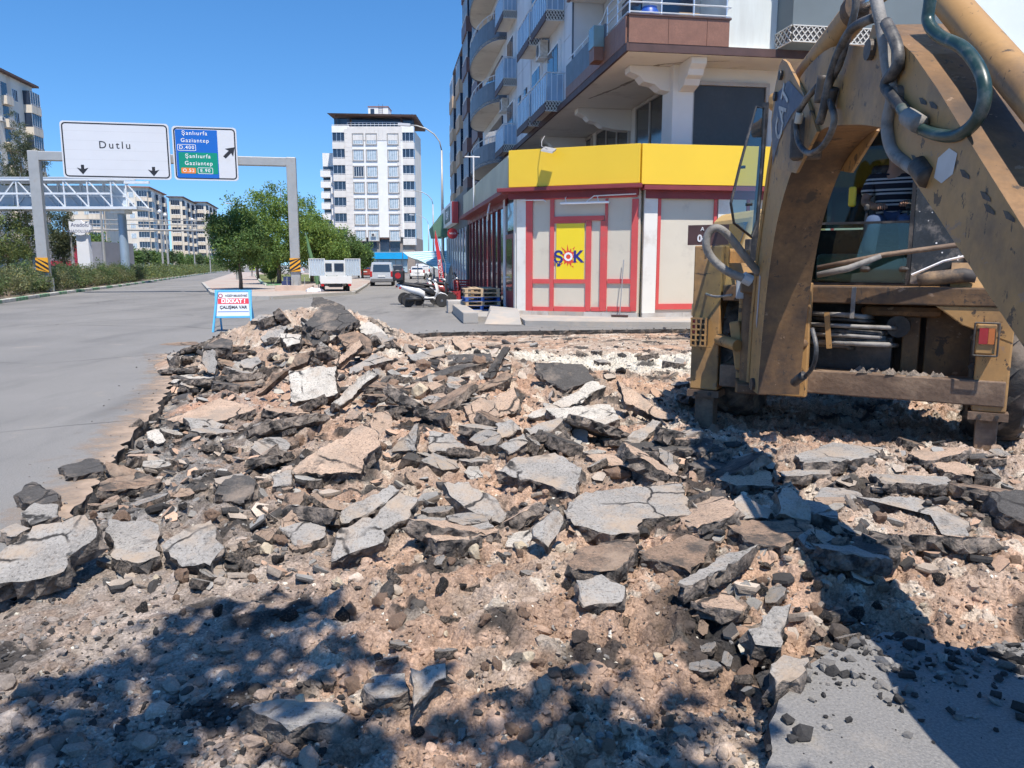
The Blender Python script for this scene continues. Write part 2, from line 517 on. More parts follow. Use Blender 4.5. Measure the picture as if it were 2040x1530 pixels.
SOIL = np.array((0.43, 0.288, 0.203)); ORANGE = np.array((0.48, 0.29, 0.195)); PALE = np.array((0.58, 0.53, 0.44)); CRUMB = np.array((0.19, 0.178, 0.165)); TAR = np.array((0.035, 0.033, 0.032)); BROWN = np.array((0.28, 0.195, 0.14)); DUST = np.array((0.38, 0.315, 0.255))
def zone_weights(x, y):
    """where the dug-up ground is grey crumb, pale lime, orange or brown soil (real patches of material)"""
    n1 = fbm(x*1.1, y*1.1, 4, 41); n2 = fbm(x*2.3, y*2.3, 4, 53)
    cut = x + 2.9 + (y-5.07)*0.334          # distance to the right of the cut edge
    grey = smooth01((2.0-cut)/1.6) * smooth01((11-y)/2) * smooth01((n1-0.22)/0.25)
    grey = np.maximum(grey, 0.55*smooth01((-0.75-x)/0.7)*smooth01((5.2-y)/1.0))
    pale = smooth01(gauss(x, y, 2.1, 12.6, 2.4, 1.25)*1.6-0.25)
    pale = np.maximum(pale, smooth01(gauss(x, y, -1.2, 11.6, 1.0, 0.5)*1.6-0.5)*smooth01((n2-0.4)/0.15))
    pale = np.maximum(pale, 0.55*smooth01(gauss(x, y, -2.9, 13.0, 1.3, 0.8)*1.5-0.3)*smooth01((n2-0.42)/0.15))
    orange = smooth01(gauss(x, y, -3.3, 8.9, 0.9, 0.8)*1.5-0.3) + smooth01(gauss(x, y, -0.6, 9.2, 0.8, 0.5)*1.5-0.5)
    tar = smooth01((n2-0.60)/0.09) * 0.9
    tar = np.maximum(tar, smooth01(gauss(x, y, 1.15, 3.3, 0.45, 0.45)*1.5-0.3)*smooth01((n2-0.38)/0.1))
    return grey, pale, np.clip(orange, 0, 1), tar, n1
xs = np.arange(-6.8, 9.2, 0.022)
ys = [1.3]
while ys[-1] < 20.8: ys.append(ys[-1] + 0.011 + 0.0035*ys[-1])
ys = np.array(ys)
GX, GY = np.meshgrid(xs, ys)
GZ = ground_z(GX, GY)
nx, ny = len(xs), len(ys)
def ground_q(x, y):
    """height of the dug ground read from the built grid"""
    x = np.asarray(x, float); y = np.asarray(y, float)
    i = np.clip((x-xs[0])/0.022, 0, nx-1.001); j = np.clip(np.interp(y, ys, np.arange(ny)), 0, ny-1.001)
    i0 = i.astype(int); j0 = j.astype(int); fx = i-i0; fy = j-j0
    return (GZ[j0,i0]*(1-fx)+GZ[j0,i0+1]*fx)*(1-fy) + (GZ[j0+1,i0]*(1-fx)+GZ[j0+1,i0+1]*fx)*fy
def gz(x, y): return float(ground_q(np.array([x]), np.array([y]))[0])
jx = (rng.random(GX.shape)-0.5)*0.014; jy = (rng.random(GX.shape)-0.5)*0.010
V = np.stack([GX+jx, GY+jy, GZ], -1).reshape(-1, 3)
idx = np.arange(nx*ny).reshape(ny, nx)
Q = np.stack([idx[:-1,:-1], idx[:-1,1:], idx[1:,1:], idx[1:,:-1]], -1).reshape(-1, 4)
keep = (GZ.reshape(-1)[Q].max(axis=1) > -0.39)
Q = Q[keep]
def np_mesh(name, V, F, k, mats, cols=None, smooth=False):
    me = bpy.data.meshes.new(name)
    me.vertices.add(len(V)); me.vertices.foreach_set('co', V.astype(np.float32).ravel())
    me.loops.add(len(F)*k); me.loops.foreach_set('vertex_index', F.astype(np.int32).ravel())
    me.polygons.add(len(F)); me.polygons.foreach_set('loop_start', np.arange(0, len(F)*k, k, dtype=np.int32))
    me.polygons.foreach_set('use_smooth', np.full(len(F), bool(smooth)))
    me.update(calc_edges=True)
    if cols is not None:
        a = me.attributes.new('tint', 'FLOAT_COLOR', 'POINT')
        c4 = np.concatenate([cols, np.ones((len(cols), 1))], 1).astype(np.float32)
        a.data.foreach_set('color', c4.ravel())
    for m_ in mats: me.materials.append(m_)
    return me
def soil_colour(x, y):
    g, p_, o_, t, n1 = zone_weights(x, y)
    _, _, cid = worley(x*8.5, y*8.5+fbm(x*5, y*5, 2, 9)*0.6, 15)
    _, _, cid2 = worley(x*19, y*19, 25)
    c = SOIL[None]*(0.78+0.44*cid2[:, None])
    br = smooth01((fbm(x*1.7+9, y*1.7, 4, 71)-0.45)/0.15)[:, None]*0.55
    c = c*(1-br) + BROWN[None]*br
    du = smooth01((fbm(x*1.3-4, y*1.3+7, 4, 91)-0.44)/0.12)[:, None]*0.6
    c = c*(1-du) + DUST[None]*(0.75+0.5*cid[:, None])*du
    c = c*(1-o_[:, None]) + ORANGE[None]*o_[:, None]*(0.85+0.3*cid2[:, None])
    pl = (cid > 0.86)[:, None]*0.5; c = c*(1-pl) + PALE[None]*pl
    gw = (g*(0.35+0.65*(cid2 > 0.25)))[:, None]
    c = c*(1-gw) + (CRUMB[None]*(0.55+0.9*cid[:, None]))*gw
    c = c*(1-p_[:, None]) + PALE[None]*(0.85+0.3*cid2[:, None])*p_[:, None]
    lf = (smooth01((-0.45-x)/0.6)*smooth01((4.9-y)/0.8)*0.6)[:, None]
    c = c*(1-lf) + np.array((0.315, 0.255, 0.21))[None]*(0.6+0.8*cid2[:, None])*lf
    t = (t*(cid > 0.25))[:, None]
    c = c*(1-t) + TAR[None]*t
    return np.clip(c, 0.01, 0.9)
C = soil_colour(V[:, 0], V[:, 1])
RUBBLE_SOIL = surf_mat('dug_soil', 'tint', 1.0, 45, 80, 0.5)
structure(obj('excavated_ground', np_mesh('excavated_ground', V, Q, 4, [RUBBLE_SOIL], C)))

def hit(x, y):
    """where the sight line to a spot of the photograph meets the dug ground"""
    d = ray(x, y); t = np.linspace(1.5, 24, 1500)/d.y
    px_, py_, pz_ = d.x*t, d.y*t, EYE+d.z*t
    g = np.maximum(ground_q(px_, py_), -0.05)
    k = np.argmax(pz_ <= g)
    if not (pz_ <= g).any(): return gp(x, y)
    return Vector((px_[k], py_[k], g[k]))
# ---------------------------------------------------------------- loose stones and crumbs, too many to count
_t = (1+5**0.5)/2
ICO_V = np.array([(-1,_t,0),(1,_t,0),(-1,-_t,0),(1,-_t,0),(0,-1,_t),(0,1,_t),(0,-1,-_t),(0,1,-_t),(_t,0,-1),(_t,0,1),(-_t,0,-1),(-_t,0,1)])/math.sqrt(1+_t*_t)
ICO_F = np.array([(0,11,5),(0,5,1),(0,1,7),(0,7,10),(0,10,11),(1,5,9),(5,11,4),(11,10,2),(10,7,6),(7,1,8),(3,9,4),(3,4,2),(3,2,6),(3,6,8),(3,8,9),(4,9,5),(2,4,11),(6,2,10),(8,6,7),(9,8,1)])
def rand_rot(n):
    q = rng.normal(size=(n, 4)); q /= np.linalg.norm(q, axis=1, keepdims=True)
    w, x, y, z = q.T
    return np.stack([np.stack([1-2*(y*y+z*z), 2*(x*y-z*w), 2*(x*z+y*w)], -1), np.stack([2*(x*y+z*w), 1-2*(x*x+z*z), 2*(y*z-x*w)], -1), np.stack([2*(x*z-y*w), 2*(y*z+x*w), 1-2*(x*x+y*y)], -1)], 1)
_mid = {}; _v2 = [tuple(v) for v in ICO_V]; _f2 = []
def _m(a, b):
    k = (min(a, b), max(a, b))
    if k not in _mid:
        p = (np.array(_v2[a])+np.array(_v2[b])); _v2.append(tuple(p/np.linalg.norm(p))); _mid[k] = len(_v2)-1
    return _mid[k]
for a, b, c in ICO_F:
    x, y, z = _m(a, b), _m(b, c), _m(c, a); _f2 += [(a, x, z), (b, y, x), (c, z, y), (x, y, z)]
ICO2_V, ICO2_F = np.array(_v2), np.array(_f2)
def stones(name, pos, size, cols, mats, flat=1.0, fine=False):
    n = len(pos)
    IV, IF = (ICO2_V, ICO2_F) if fine else (ICO_V, ICO_F); nv = len(IV)
    base = IV[None]*(1+(0.5 if not fine else 0.2)*(rng.random((n, nv, 1))-0.5)*2)
    if fine:
        for _ in range(4):                                       # lumpy: a few random swellings and cuts
            d = rng.normal(size=(n, 1, 3)); d /= np.linalg.norm(d, axis=2, keepdims=True)
            dp = (IV[None]*d).sum(2, keepdims=True); base = base*(1+rng.uniform(-.28, .25, (n, 1, 1))*np.clip(dp, 0, 1)**2)
    base = base * (0.6+0.8*rng.random((n, 1, 3)))
    base = np.einsum('nij,nkj->nki', rand_rot(n), base)
    base[:, :, 2] *= flat
    V_ = (base*size[:, None, None] + pos[:, None, :]).reshape(-1, 3)
    F_ = (IF[None] + (np.arange(n)*nv)[:, None, None]).reshape(-1, 3)
    C_ = np.repeat(cols, nv, axis=0)*(1 if not fine else 0.85+0.3*rng.random((n*nv, 1)))
    return obj(name, np_mesh(name, V_, F_, 3, mats, C_))
def scatter(n, fn=None):
    """points in the dug area, denser near the viewer's edge where single stones can be told apart"""
    out = []
    while sum(len(o_) for o_ in out) < n:
        u = rng.random(n*2)
        y = 2.0*(18.5/2.0)**(u**1.25)
        x = (rng.random(n*2)*1.75-0.85)*y*0.9
        m = inside(x, y, COARSE) & (x > -6.5) & (x < 6)
        if fn is not None: m &= rng.random(len(x)) < fn(x, y)
        out.append(np.stack([x[m], y[m]], 1))
    return np.concatenate(out)[:n]
STONE = surf_mat('loose_stone', 'tint', 0.4, 80, 130, 0.22)
P2 = scatter(21000)
sz = 0.003 + 0.010*rng.random(len(P2))**3.5 + 0.0006*P2[:, 1]
cl = soil_colour(P2[:, 0], P2[:, 1])
pk = rng.random(len(P2))
cl = np.where((pk < 0.07)[:, None], PALE[None]*(0.75+0.5*rng.random((len(P2), 1))), cl)
cl = np.where(((pk > 0.16) & (pk < 0.25))[:, None], CRUMB[None]*(0.6+rng.random((len(P2), 1))), cl)
cl = np.where((pk > 0.95)[:, None], TAR[None]*(0.8+rng.random((len(P2), 1))), cl)
cl = cl*(0.8+0.4*rng.random((len(P2), 1)))
P3 = np.column_stack([P2, ground_q(P2[:, 0], P2[:, 1]) + sz*0.15])
o = stones('loose_gravel', P3, sz, np.clip(cl, 0.01, 0.85), [STONE], 0.8)
tag(o, 'loose tan, grey and black gravel strewn through the dug-up ground', 'gravel', kind='stuff')
# asphalt crumbs: black clots, thick along the cut edge and round the slabs
P2 = scatter(5500, lambda x, y: np.clip(0.12 + 1.3*(fbm(x*1.6, y*1.6, 3, 88) > 0.52), 0, 1))
sz = 0.003 + 0.012*rng.random(len(P2))**2.8 + 0.0009*P2[:, 1]
cl = np.where(rng.random((len(P2), 1)) < 0.55, TAR[None]*(0.7+1.6*rng.random((len(P2), 1))), CRUMB[None]*(0.5+0.8*rng.random((len(P2), 1))))
P3 = np.column_stack([P2, ground_q(P2[:, 0], P2[:, 1]) + sz*0.4])
o = stones('asphalt_crumbs', P3, sz, cl, [STONE], 0.7)
tag(o, 'black and grey asphalt crumbs scattered over the broken ground', 'asphalt crumbs', kind='stuff')
# crumbs that rolled out on the intact asphalt next to the cut
Pn = []
for i in range(900):
    a = random.choice(pit); r_ = abs(random.gauss(0, 0.35)); an = random.uniform(0, 6.283)
    q = (a.x + r_*math.cos(an), a.y + r_*math.sin(an))
    Pn.append(q)
for i in range(420):
    q = gp(random.uniform(1540, 2040), 1270 + abs(random.gauss(0, 75))); Pn.append((q.x, q.y))
Pn = np.array(Pn); Pn = Pn[~inside(Pn[:, 0], Pn[:, 1], COARSE)]
sz = 0.002 + 0.008*rng.random(len(Pn))**3 + 0.0006*Pn[:, 1]
cl = np.where(rng.random((len(Pn), 1)) < 0.5, TAR[None]*1.3, CRUMB[None]*(0.7+0.7*rng.random((len(Pn), 1))))
big = rng.random(len(Pn)) < np.where((Pn[:, 0] > 0.5) & (Pn[:, 1] < 4.5), 0.35, 0.03)
sz = np.where(big, sz*2.6+.004, sz)
o = stones('road_grit', np.column_stack([Pn, sz*0.4]), sz, cl, [STONE], 0.8)
tag(o, 'dark grit spilled on the intact asphalt beside the cut', 'grit', kind='stuff')

SLAB_BEDS = ((1125, 1372, 965, 1062), (990, 1158, 903, 985), (585, 755, 850, 941), (-60, 190, 1028, 1165), (213, 319, 1032, 1120), (322, 446, 1037, 1128), (1584, 1755, 881, 921), (885, 1010, 960, 1040), (658, 830, 980, 1115))   # where the big slabs lie
# broken slab bits, hand-sized, packed between the slabs
def slab_bits(name, n, label, px_boxes, smin, smax):
    pos = []
    while len(pos) < n:
        x0, x1, y0, y1 = px_boxes[int(rng.integers(len(px_boxes)))]
        px_c, py_c = rng.uniform(x0, x1), rng.uniform(y0, y1)
        if any(a < px_c < b and c < py_c < d for a, b, c, d in SLAB_BEDS): continue
        g = hit(px_c, py_c); pos.append((g.x, g.y, g.z))
    pos = np.array(pos); k = 6
    size = (smin + (smax-smin)*rng.random(n)**2.4) * (0.6 + 0.075*pos[:, 1])
    ang = (np.arange(k)[None] + 0.7*(rng.random((n, k))-0.5))*2*math.pi/k
    rad = 0.7 + 0.5*rng.random((n, k))
    asp = 0.55 + 0.45*rng.random((n, 1))
    tx, ty = rad*np.cos(ang), rad*np.sin(ang)*asp
    th = 0.28 + 0.35*rng.random((n, 1))
    top = np.stack([tx, ty, np.zeros_like(tx)+th/2], -1)
    mid = np.stack([tx*(1.0+0.16*(rng.random((n, k))-0.3)), ty*(1.0+0.16*(rng.random((n, k))-0.3)), np.zeros_like(tx)], -1)
    bot = np.stack([tx*0.9, ty*0.9, np.zeros_like(tx)-th/2], -1)
    V_ = np.concatenate([top, top, mid, bot], 1)                       # top face has its own vertices so its colour stays clean
    tilt = rng.normal(0, 0.42, (n, 2)); yaw = rng.random(n)*2*math.pi
    cz, sz_ = np.cos(yaw), np.sin(yaw); cx, sx = np.cos(tilt[:, 0]), np.sin(tilt[:, 0]); cy, sy = np.cos(tilt[:, 1]), np.sin(tilt[:, 1])
    Rz = np.zeros((n, 3, 3)); Rz[:, 0, 0] = cz; Rz[:, 0, 1] = -sz_; Rz[:, 1, 0] = sz_; Rz[:, 1, 1] = cz; Rz[:, 2, 2] = 1
    Rx = np.zeros((n, 3, 3)); Rx[:, 0, 0] = 1; Rx[:, 1, 1] = cx; Rx[:, 1, 2] = -sx; Rx[:, 2, 1] = sx; Rx[:, 2, 2] = cx
    Ry = np.zeros((n, 3, 3)); Ry[:, 0, 0] = cy; Ry[:, 0, 2] = sy; Ry[:, 1, 1] = 1; Ry[:, 2, 0] = -sy; Ry[:, 2, 2] = cy
    V_ = np.einsum('nij,njk,nkl,nml->nmi', Rx, Ry, Rz, V_)
    V_ = V_*size[:, None, None] + pos[:, None, :] + np.array([0, 0, 1])[None, None]*(size*0.10)[:, None, None]
    F_ = [(0, i, i+1) for i in range(1, k-1)]
    for i in range(k):
        j = (i+1) % k
        F_ += [(k+i, 2*k+i, 2*k+j), (k+i, 2*k+j, k+j), (2*k+i, 3*k+i, 3*k+j), (2*k+i, 3*k+j, 2*k+j)]
    F_ += [(3*k, 3*k+i+1, 3*k+i) for i in range(1, k-1)]
    F_ = (np.array(F_)[None] + (np.arange(n)*4*k)[:, None, None]).reshape(-1, 3)
    kind = rng.random((n, 1))
    tc = np.where(kind < 0.30, np.array((0.30, 0.285, 0.262))[None], np.where(kind < 0.56, SOIL[None]*1.08, np.where(kind < 0.78, DUST[None]*1.15, np.where(kind < 0.82, PALE[None]*.9, np.array((0.075, 0.07, 0.066))[None]))))
    tc = tc*(0.75+0.5*rng.random((n, 1)))
    sc_ = np.where(rng.random((n, 1)) < 0.7, np.array((0.06, 0.056, 0.053))[None]*(0.7+1.2*rng.random((n, 1))), DUST[None]*0.8)
    C_ = np.concatenate([np.repeat(tc[:, None], k, 1), np.repeat(sc_[:, None], 3*k, 1)], 1).reshape(-1, 3)
    o = obj(name, np_mesh(name, V_.reshape(-1, 3), F_, 3, [STONE], np.clip(C_, .01, .85)))
    return tag(o, label, 'rubble', kind='stuff')
slab_bits('asphalt_rubble', 1400, 'hand-sized grey, tan and black asphalt bits packed between the slabs',
   [(560, 1400, 790, 1080)]*5 + [(330, 520, 692, 800)]*2 + [(540, 760, 640, 800)]*3 + [(780, 1010, 690, 800)]*2 + [(200, 640, 830, 1060)]*3 + [(1380, 2030, 880, 1140)]*3 + [(200, 640, 1020, 1180)]*1 + [(1450, 1720, 1120, 1420)]*1 + [(1000, 1400, 680, 800)]*1, 0.014, 0.085)

# crumbly soil lumps of every size on the near ground
P2 = scatter(2600, lambda x, y: np.clip(1.25 - 0.09*y, 0.1, 1))
sz = 0.008 + 0.034*rng.random(len(P2))**3.2
cl = soil_colour(P2[:, 0], P2[:, 1])*(0.9+0.2*rng.random((len(P2), 1)))
o = stones('soil_lumps', np.column_stack([P2, ground_q(P2[:, 0], P2[:, 1]) + sz*0.0]), sz, np.clip(cl, .01, .85), [STONE], 0.75, True)
tag(o, 'crumbly lumps of tan and grey soil over the near ground', 'soil lumps', kind='stuff')

# soil dragged out on the road along the cut
sp_m = bpy.data.materials.new('dragged_soil'); sp_m.use_nodes = True; _N = sp_m.node_tree.nodes; _L = sp_m.node_tree.links
_a = _N.new('ShaderNodeAttribute'); _a.attribute_name = 'tint'; _sx = _N.new('ShaderNodeSeparateColor'); _L.new(_a.outputs['Color'], _sx.inputs[0])
_t = _N.new('ShaderNodeTexCoord'); _n1 = _N.new('ShaderNodeTexNoise'); _n1.inputs['Scale'].default_value = 3.2; _n1.inputs['Detail'].default_value = 9; _n1.inputs['Roughness'].default_value = .72; _L.new(_t.outputs['Object'], _n1.inputs['Vector'])
_m1 = _N.new('ShaderNodeMath'); _m1.operation = 'ADD'; _L.new(_n1.outputs['Fac'], _m1.inputs[0]); _L.new(_sx.outputs[0], _m1.inputs[1])
_r1 = _N.new('ShaderNodeMapRange'); _r1.inputs[1].default_value = .72; _r1.inputs[2].default_value = 1.12; _L.new(_m1.outputs[0], _r1.inputs[0])
_p = _N['Principled BSDF']; _p.inputs['Base Color'].default_value = (.40,.30,.225,1); _p.inputs['Roughness'].default_value = .95; _p.inputs['Specular IOR Level'].default_value = .2
_L.new(_r1.outputs[0], _p.inputs['Alpha'])
def soil_strip(i0, i1, width):
    rings = [[], [], [], [], []]; n = len(pit); wv = (.60, .50, .34, .16, 0)
    for i in range(i0, i1+1):
        p = pit[i % n]; d_ = (pit[(i+3) % n]-pit[(i-3) % n]).normalized(); nr = Vector((-d_.y, d_.x))
        if inside(np.array([p.x+nr.x*.3]), np.array([p.y+nr.y*.3]), COARSE)[0]: nr = -nr
        for k, w in enumerate((.0, .16, .4, .75, 1.2)): rings[k].append((p.x+nr.x*w*width, p.y+nr.y*w*width, .004))
    m = i1-i0+1; V_ = np.array([v for r_ in rings for v in r_]); F_ = np.array([(k*m+j, k*m+j+1, (k+1)*m+j+1, (k+1)*m+j) for k in range(4) for j in range(m-1)])
    return V_, F_, np.repeat(np.repeat(wv, m)[:, None], 3, 1)
_li = [i for i, p in enumerate(pit) if p.x < -2.2 and p.y > 4.7 and p.y < 15.5]
_lo = [i for i in range(len(pit)) if pit[i].x < -2.6 and 4.4 < pit[i].y < 15.2 and i < len(pit)//2]
V_, F_, C_ = soil_strip(min(_lo), max(_lo), .62)
structure(obj('spilled_soil', np_mesh('spilled_soil', V_, F_, 4, [sp_m], C_)))

# ================================================================ broken asphalt slabs
def slab_mat(name, col, dust, dust_amt, tar_amt, rough_b=.9):
    m = bpy.data.materials.new(name); m.use_nodes = True
    nt = m.node_tree; N = nt.nodes; L = nt.links; p = N['Principled BSDF']; p.inputs['Roughness'].default_value = .92; p.inputs['Specular IOR Level'].default_value = .22
    tc = N.new('ShaderNodeTexCoord'); oi = N.new('ShaderNodeObjectInfo')
    ad = N.new('ShaderNodeVectorMath'); ad.operation = 'ADD'; ml = N.new('ShaderNodeVectorMath'); ml.operation = 'SCALE'; ml.inputs['Scale'].default_value = 37.0
    cb = N.new('ShaderNodeCombineXYZ'); 
    for k in range(3): L.new(oi.outputs['Random'], cb.inputs[k])
    L.new(cb.outputs[0], ml.inputs[0]); L.new(tc.outputs['Object'], ad.inputs[0]); L.new(ml.outputs[0], ad.inputs[1]); V = ad.outputs[0]
    def noise(sc, det=5, ro=.65):
        n_ = N.new('ShaderNodeTexNoise'); n_.inputs['Scale'].default_value = sc; n_.inputs['Detail'].default_value = det; n_.inputs['Roughness'].default_value = ro; L.new(V, n_.inputs['Vector']); return n_.outputs['Fac']
    def rg(f, a, b, lo=0., hi=1.):
        r_ = N.new('ShaderNodeMapRange'); r_.inputs[1].default_value = a; r_.inputs[2].default_value = b; r_.inputs[3].default_value = lo; r_.inputs[4].default_value = hi; L.new(f, r_.inputs[0]); return r_.outputs[0]
    def mx(f, a, b):
        q = N.new('ShaderNodeMix'); q.data_type = 'RGBA'; L.new(f, q.inputs[0])
        for i, c_ in ((6, a), (7, b)):
            if hasattr(c_, 'links'): L.new(c_, q.inputs[i])
            else: q.inputs[i].default_value = (*c_, 1)
        return q.outputs[2]
    c = mx(rg(noise(3.5), .35, .65), tuple(k*.78 for k in col), tuple(min(1, k*1.18) for k in col))
    c = mx(rg(noise(75, 3, .75), .40, .68, 0, .55), c, tuple(min(1, k*1.5+.03) for k in col))     # bare stones
    c = mx(rg(noise(60, 3, .75), .54, .68, 0, .8), c, (.06,.056,.053))                             # pits and tar
    c = mx(rg(noise(5.5, 7, .72), .62-.3*tar_amt, .72-.2*tar_amt, 0, .85), c, (.07,.066,.062))
    c = mx(rg(noise(2.6, 7, .7), .60-.28*dust_amt, .74-.2*dust_amt, 0, .9), c, dust)
    nz = N.new('ShaderNodeTexNoise'); nz.inputs['Scale'].default_value = 9; nz.inputs['Detail'].default_value = 4; L.new(V, nz.inputs['Vector'])
    vm = N.new('ShaderNodeMix'); vm.data_type = 'VECTOR'; vm.inputs[0].default_value = .10; L.new(V, vm.inputs[4]); L.new(nz.outputs['Color'], vm.inputs[5])
    vo = N.new('ShaderNodeTexVoronoi'); vo.feature = 'DISTANCE_TO_EDGE'; vo.inputs['Scale'].default_value = 2.6; L.new(vm.outputs[1], vo.inputs['Vector'])
    ck = rg(vo.outputs['Distance'], .028, .008); km = N.new('ShaderNodeMath'); km.operation = 'MULTIPLY'; L.new(ck, km.inputs[0]); L.new(rg(noise(1.8, 3), .46, .56), km.inputs[1])
    c = mx(km.outputs[0], c, (.045,.042,.04))
    L.new(c, p.inputs['Base Color'])
    hs = N.new('ShaderNodeMath'); hs.operation = 'SUBTRACT'; L.new(noise(48, 6, .7), hs.inputs[0]); L.new(km.outputs[0], hs.inputs[1])
    bp = N.new('ShaderNodeBump'); bp.inputs['Strength'].default_value = rough_b; bp.inputs['Distance'].default_value = .014; L.new(hs.outputs[0], bp.inputs['Height']); L.new(bp.outputs[0], p.inputs['Normal'])
    return m
SLAB_TOP = {'grey': slab_mat('slab_grey_top', (.30,.28,.255), (.43,.335,.25), .45, .15, .8),
 'tan': slab_mat('slab_tan_face', (.46,.33,.24), (.36,.29,.23), .35, .15, 1.0), 'pale': slab_mat('slab_pale_face', (.50,.46,.40), (.42,.34,.27), .35, .2, 1.0),
 'dark': slab_mat('slab_dark_face', (.085,.079,.074), (.30,.24,.19), .3, .3, 1.0), 'brown': slab_mat('slab_brown_face', (.27,.185,.13), (.36,.27,.20), .35, .5, 1.0)}
SLAB_SIDE = mat('slab_broken_side', (0.068, 0.063, 0.06), 0.9, 0.6, 14, fine=0.6, fscale=80, bump=1.0, bscale=48, dirt=(0.30, 0.245, 0.20), dirt_amt=0.55, dirt_scale=8, spec=0.3)

def slab_mesh(poly3, nrm, thick, kind, seed, seg=0.035, jag=0.011, maxp=100):
    """solid slab: ragged outline, three-ring broken side, gently uneven faces"""
    rd = random.Random(seed)
    pts = [Vector(p) for p in poly3]; n = len(pts); nrm = Vector(nrm).normalized()
    c0 = sum(pts, Vector())/n
    per = sum((pts[(i+1) % n]-pts[i]).length for i in range(n))
    seg = max(seg, per/maxp)
    ring = []
    for i in range(n):
        a, b = pts[i], pts[(i+1) % n]; L_ = (b-a).length; k = max(1, int(round(L_/seg)))
        e = (b-a).normalized() if L_ > 1e-6 else Vector((1,0,0)); out = e.cross(nrm)
        ph = rd.uniform(0, 9); walk = 0.0
        for q in range(k):
            walk = walk*0.6 + rd.gauss(0, jag*0.7)
            w = walk + 0.02*L_*math.sin(ph + q/k*5)
            if q == 0: w *= 0.3
            ring.append(a.lerp(b, q/k) + out*w)
    m = len(ring)
    def sh(r_, s): return [c0 + (p-c0)*s for p in r_]
    def off(r_, d, jn, jo):
        o_ = []
        for p in r_:
            v = (p-c0); v = v.normalized() if v.length > 1e-6 else v
            o_.append(p - nrm*(d + rd.gauss(0, jn)) + v*rd.gauss(0.0, jo))
        return o_
    rings = [[p + nrm*rd.gauss(0, 0.0006) for p in sh(ring, 0.5)],
             [p + nrm*rd.gauss(0, 0.0015) for p in sh(ring, 0.93)],
             [p - nrm*max(0.0, rd.gauss(-.002, .011)) for p in ring],
             off(ring, thick*0.12, 0.004, 0.008), off(ring, thick*0.5, thick*0.08, 0.016), off(ring, thick*0.85, thick*0.08, 0.018),
             off(sh(ring, 0.9), thick, thick*0.05, 0.01), off(sh(ring, 0.5), thick, thick*0.04, 0.01)]
    mb = MB()
    vs = [c0.copy()]
    for r_ in rings: vs += r_
    vs.append(c0 - nrm*thick)
    fs = []; mi = []
    for k in range(m):
        fs.append((0, 1+k, 1+(k+1) % m)); mi.append(0)
    for r_ in range(len(rings)-1):
        for k in range(m):
            a = 1+r_*m+k; b = 1+r_*m+(k+1) % m
            fs.append((b, a, a+m, b+m)); mi.append(0 if r_ < 2 else 1)
    e = len(vs)-1; l0 = 1+(len(rings)-1)*m
    for k in range(m):
        fs.append((e, l0+(k+1) % m, l0+k)); mi.append(1)
    mb.add(vs, fs); mb.m = mi
    # orientation: outline may run either way
    area = Vector()
    for i in range(n): area += (pts[i]-c0).cross(pts[(i+1) % n]-c0)
    if area.dot(nrm) < 0: mb.f = [f[::-1] for f in mb.f]
    return mb, c0

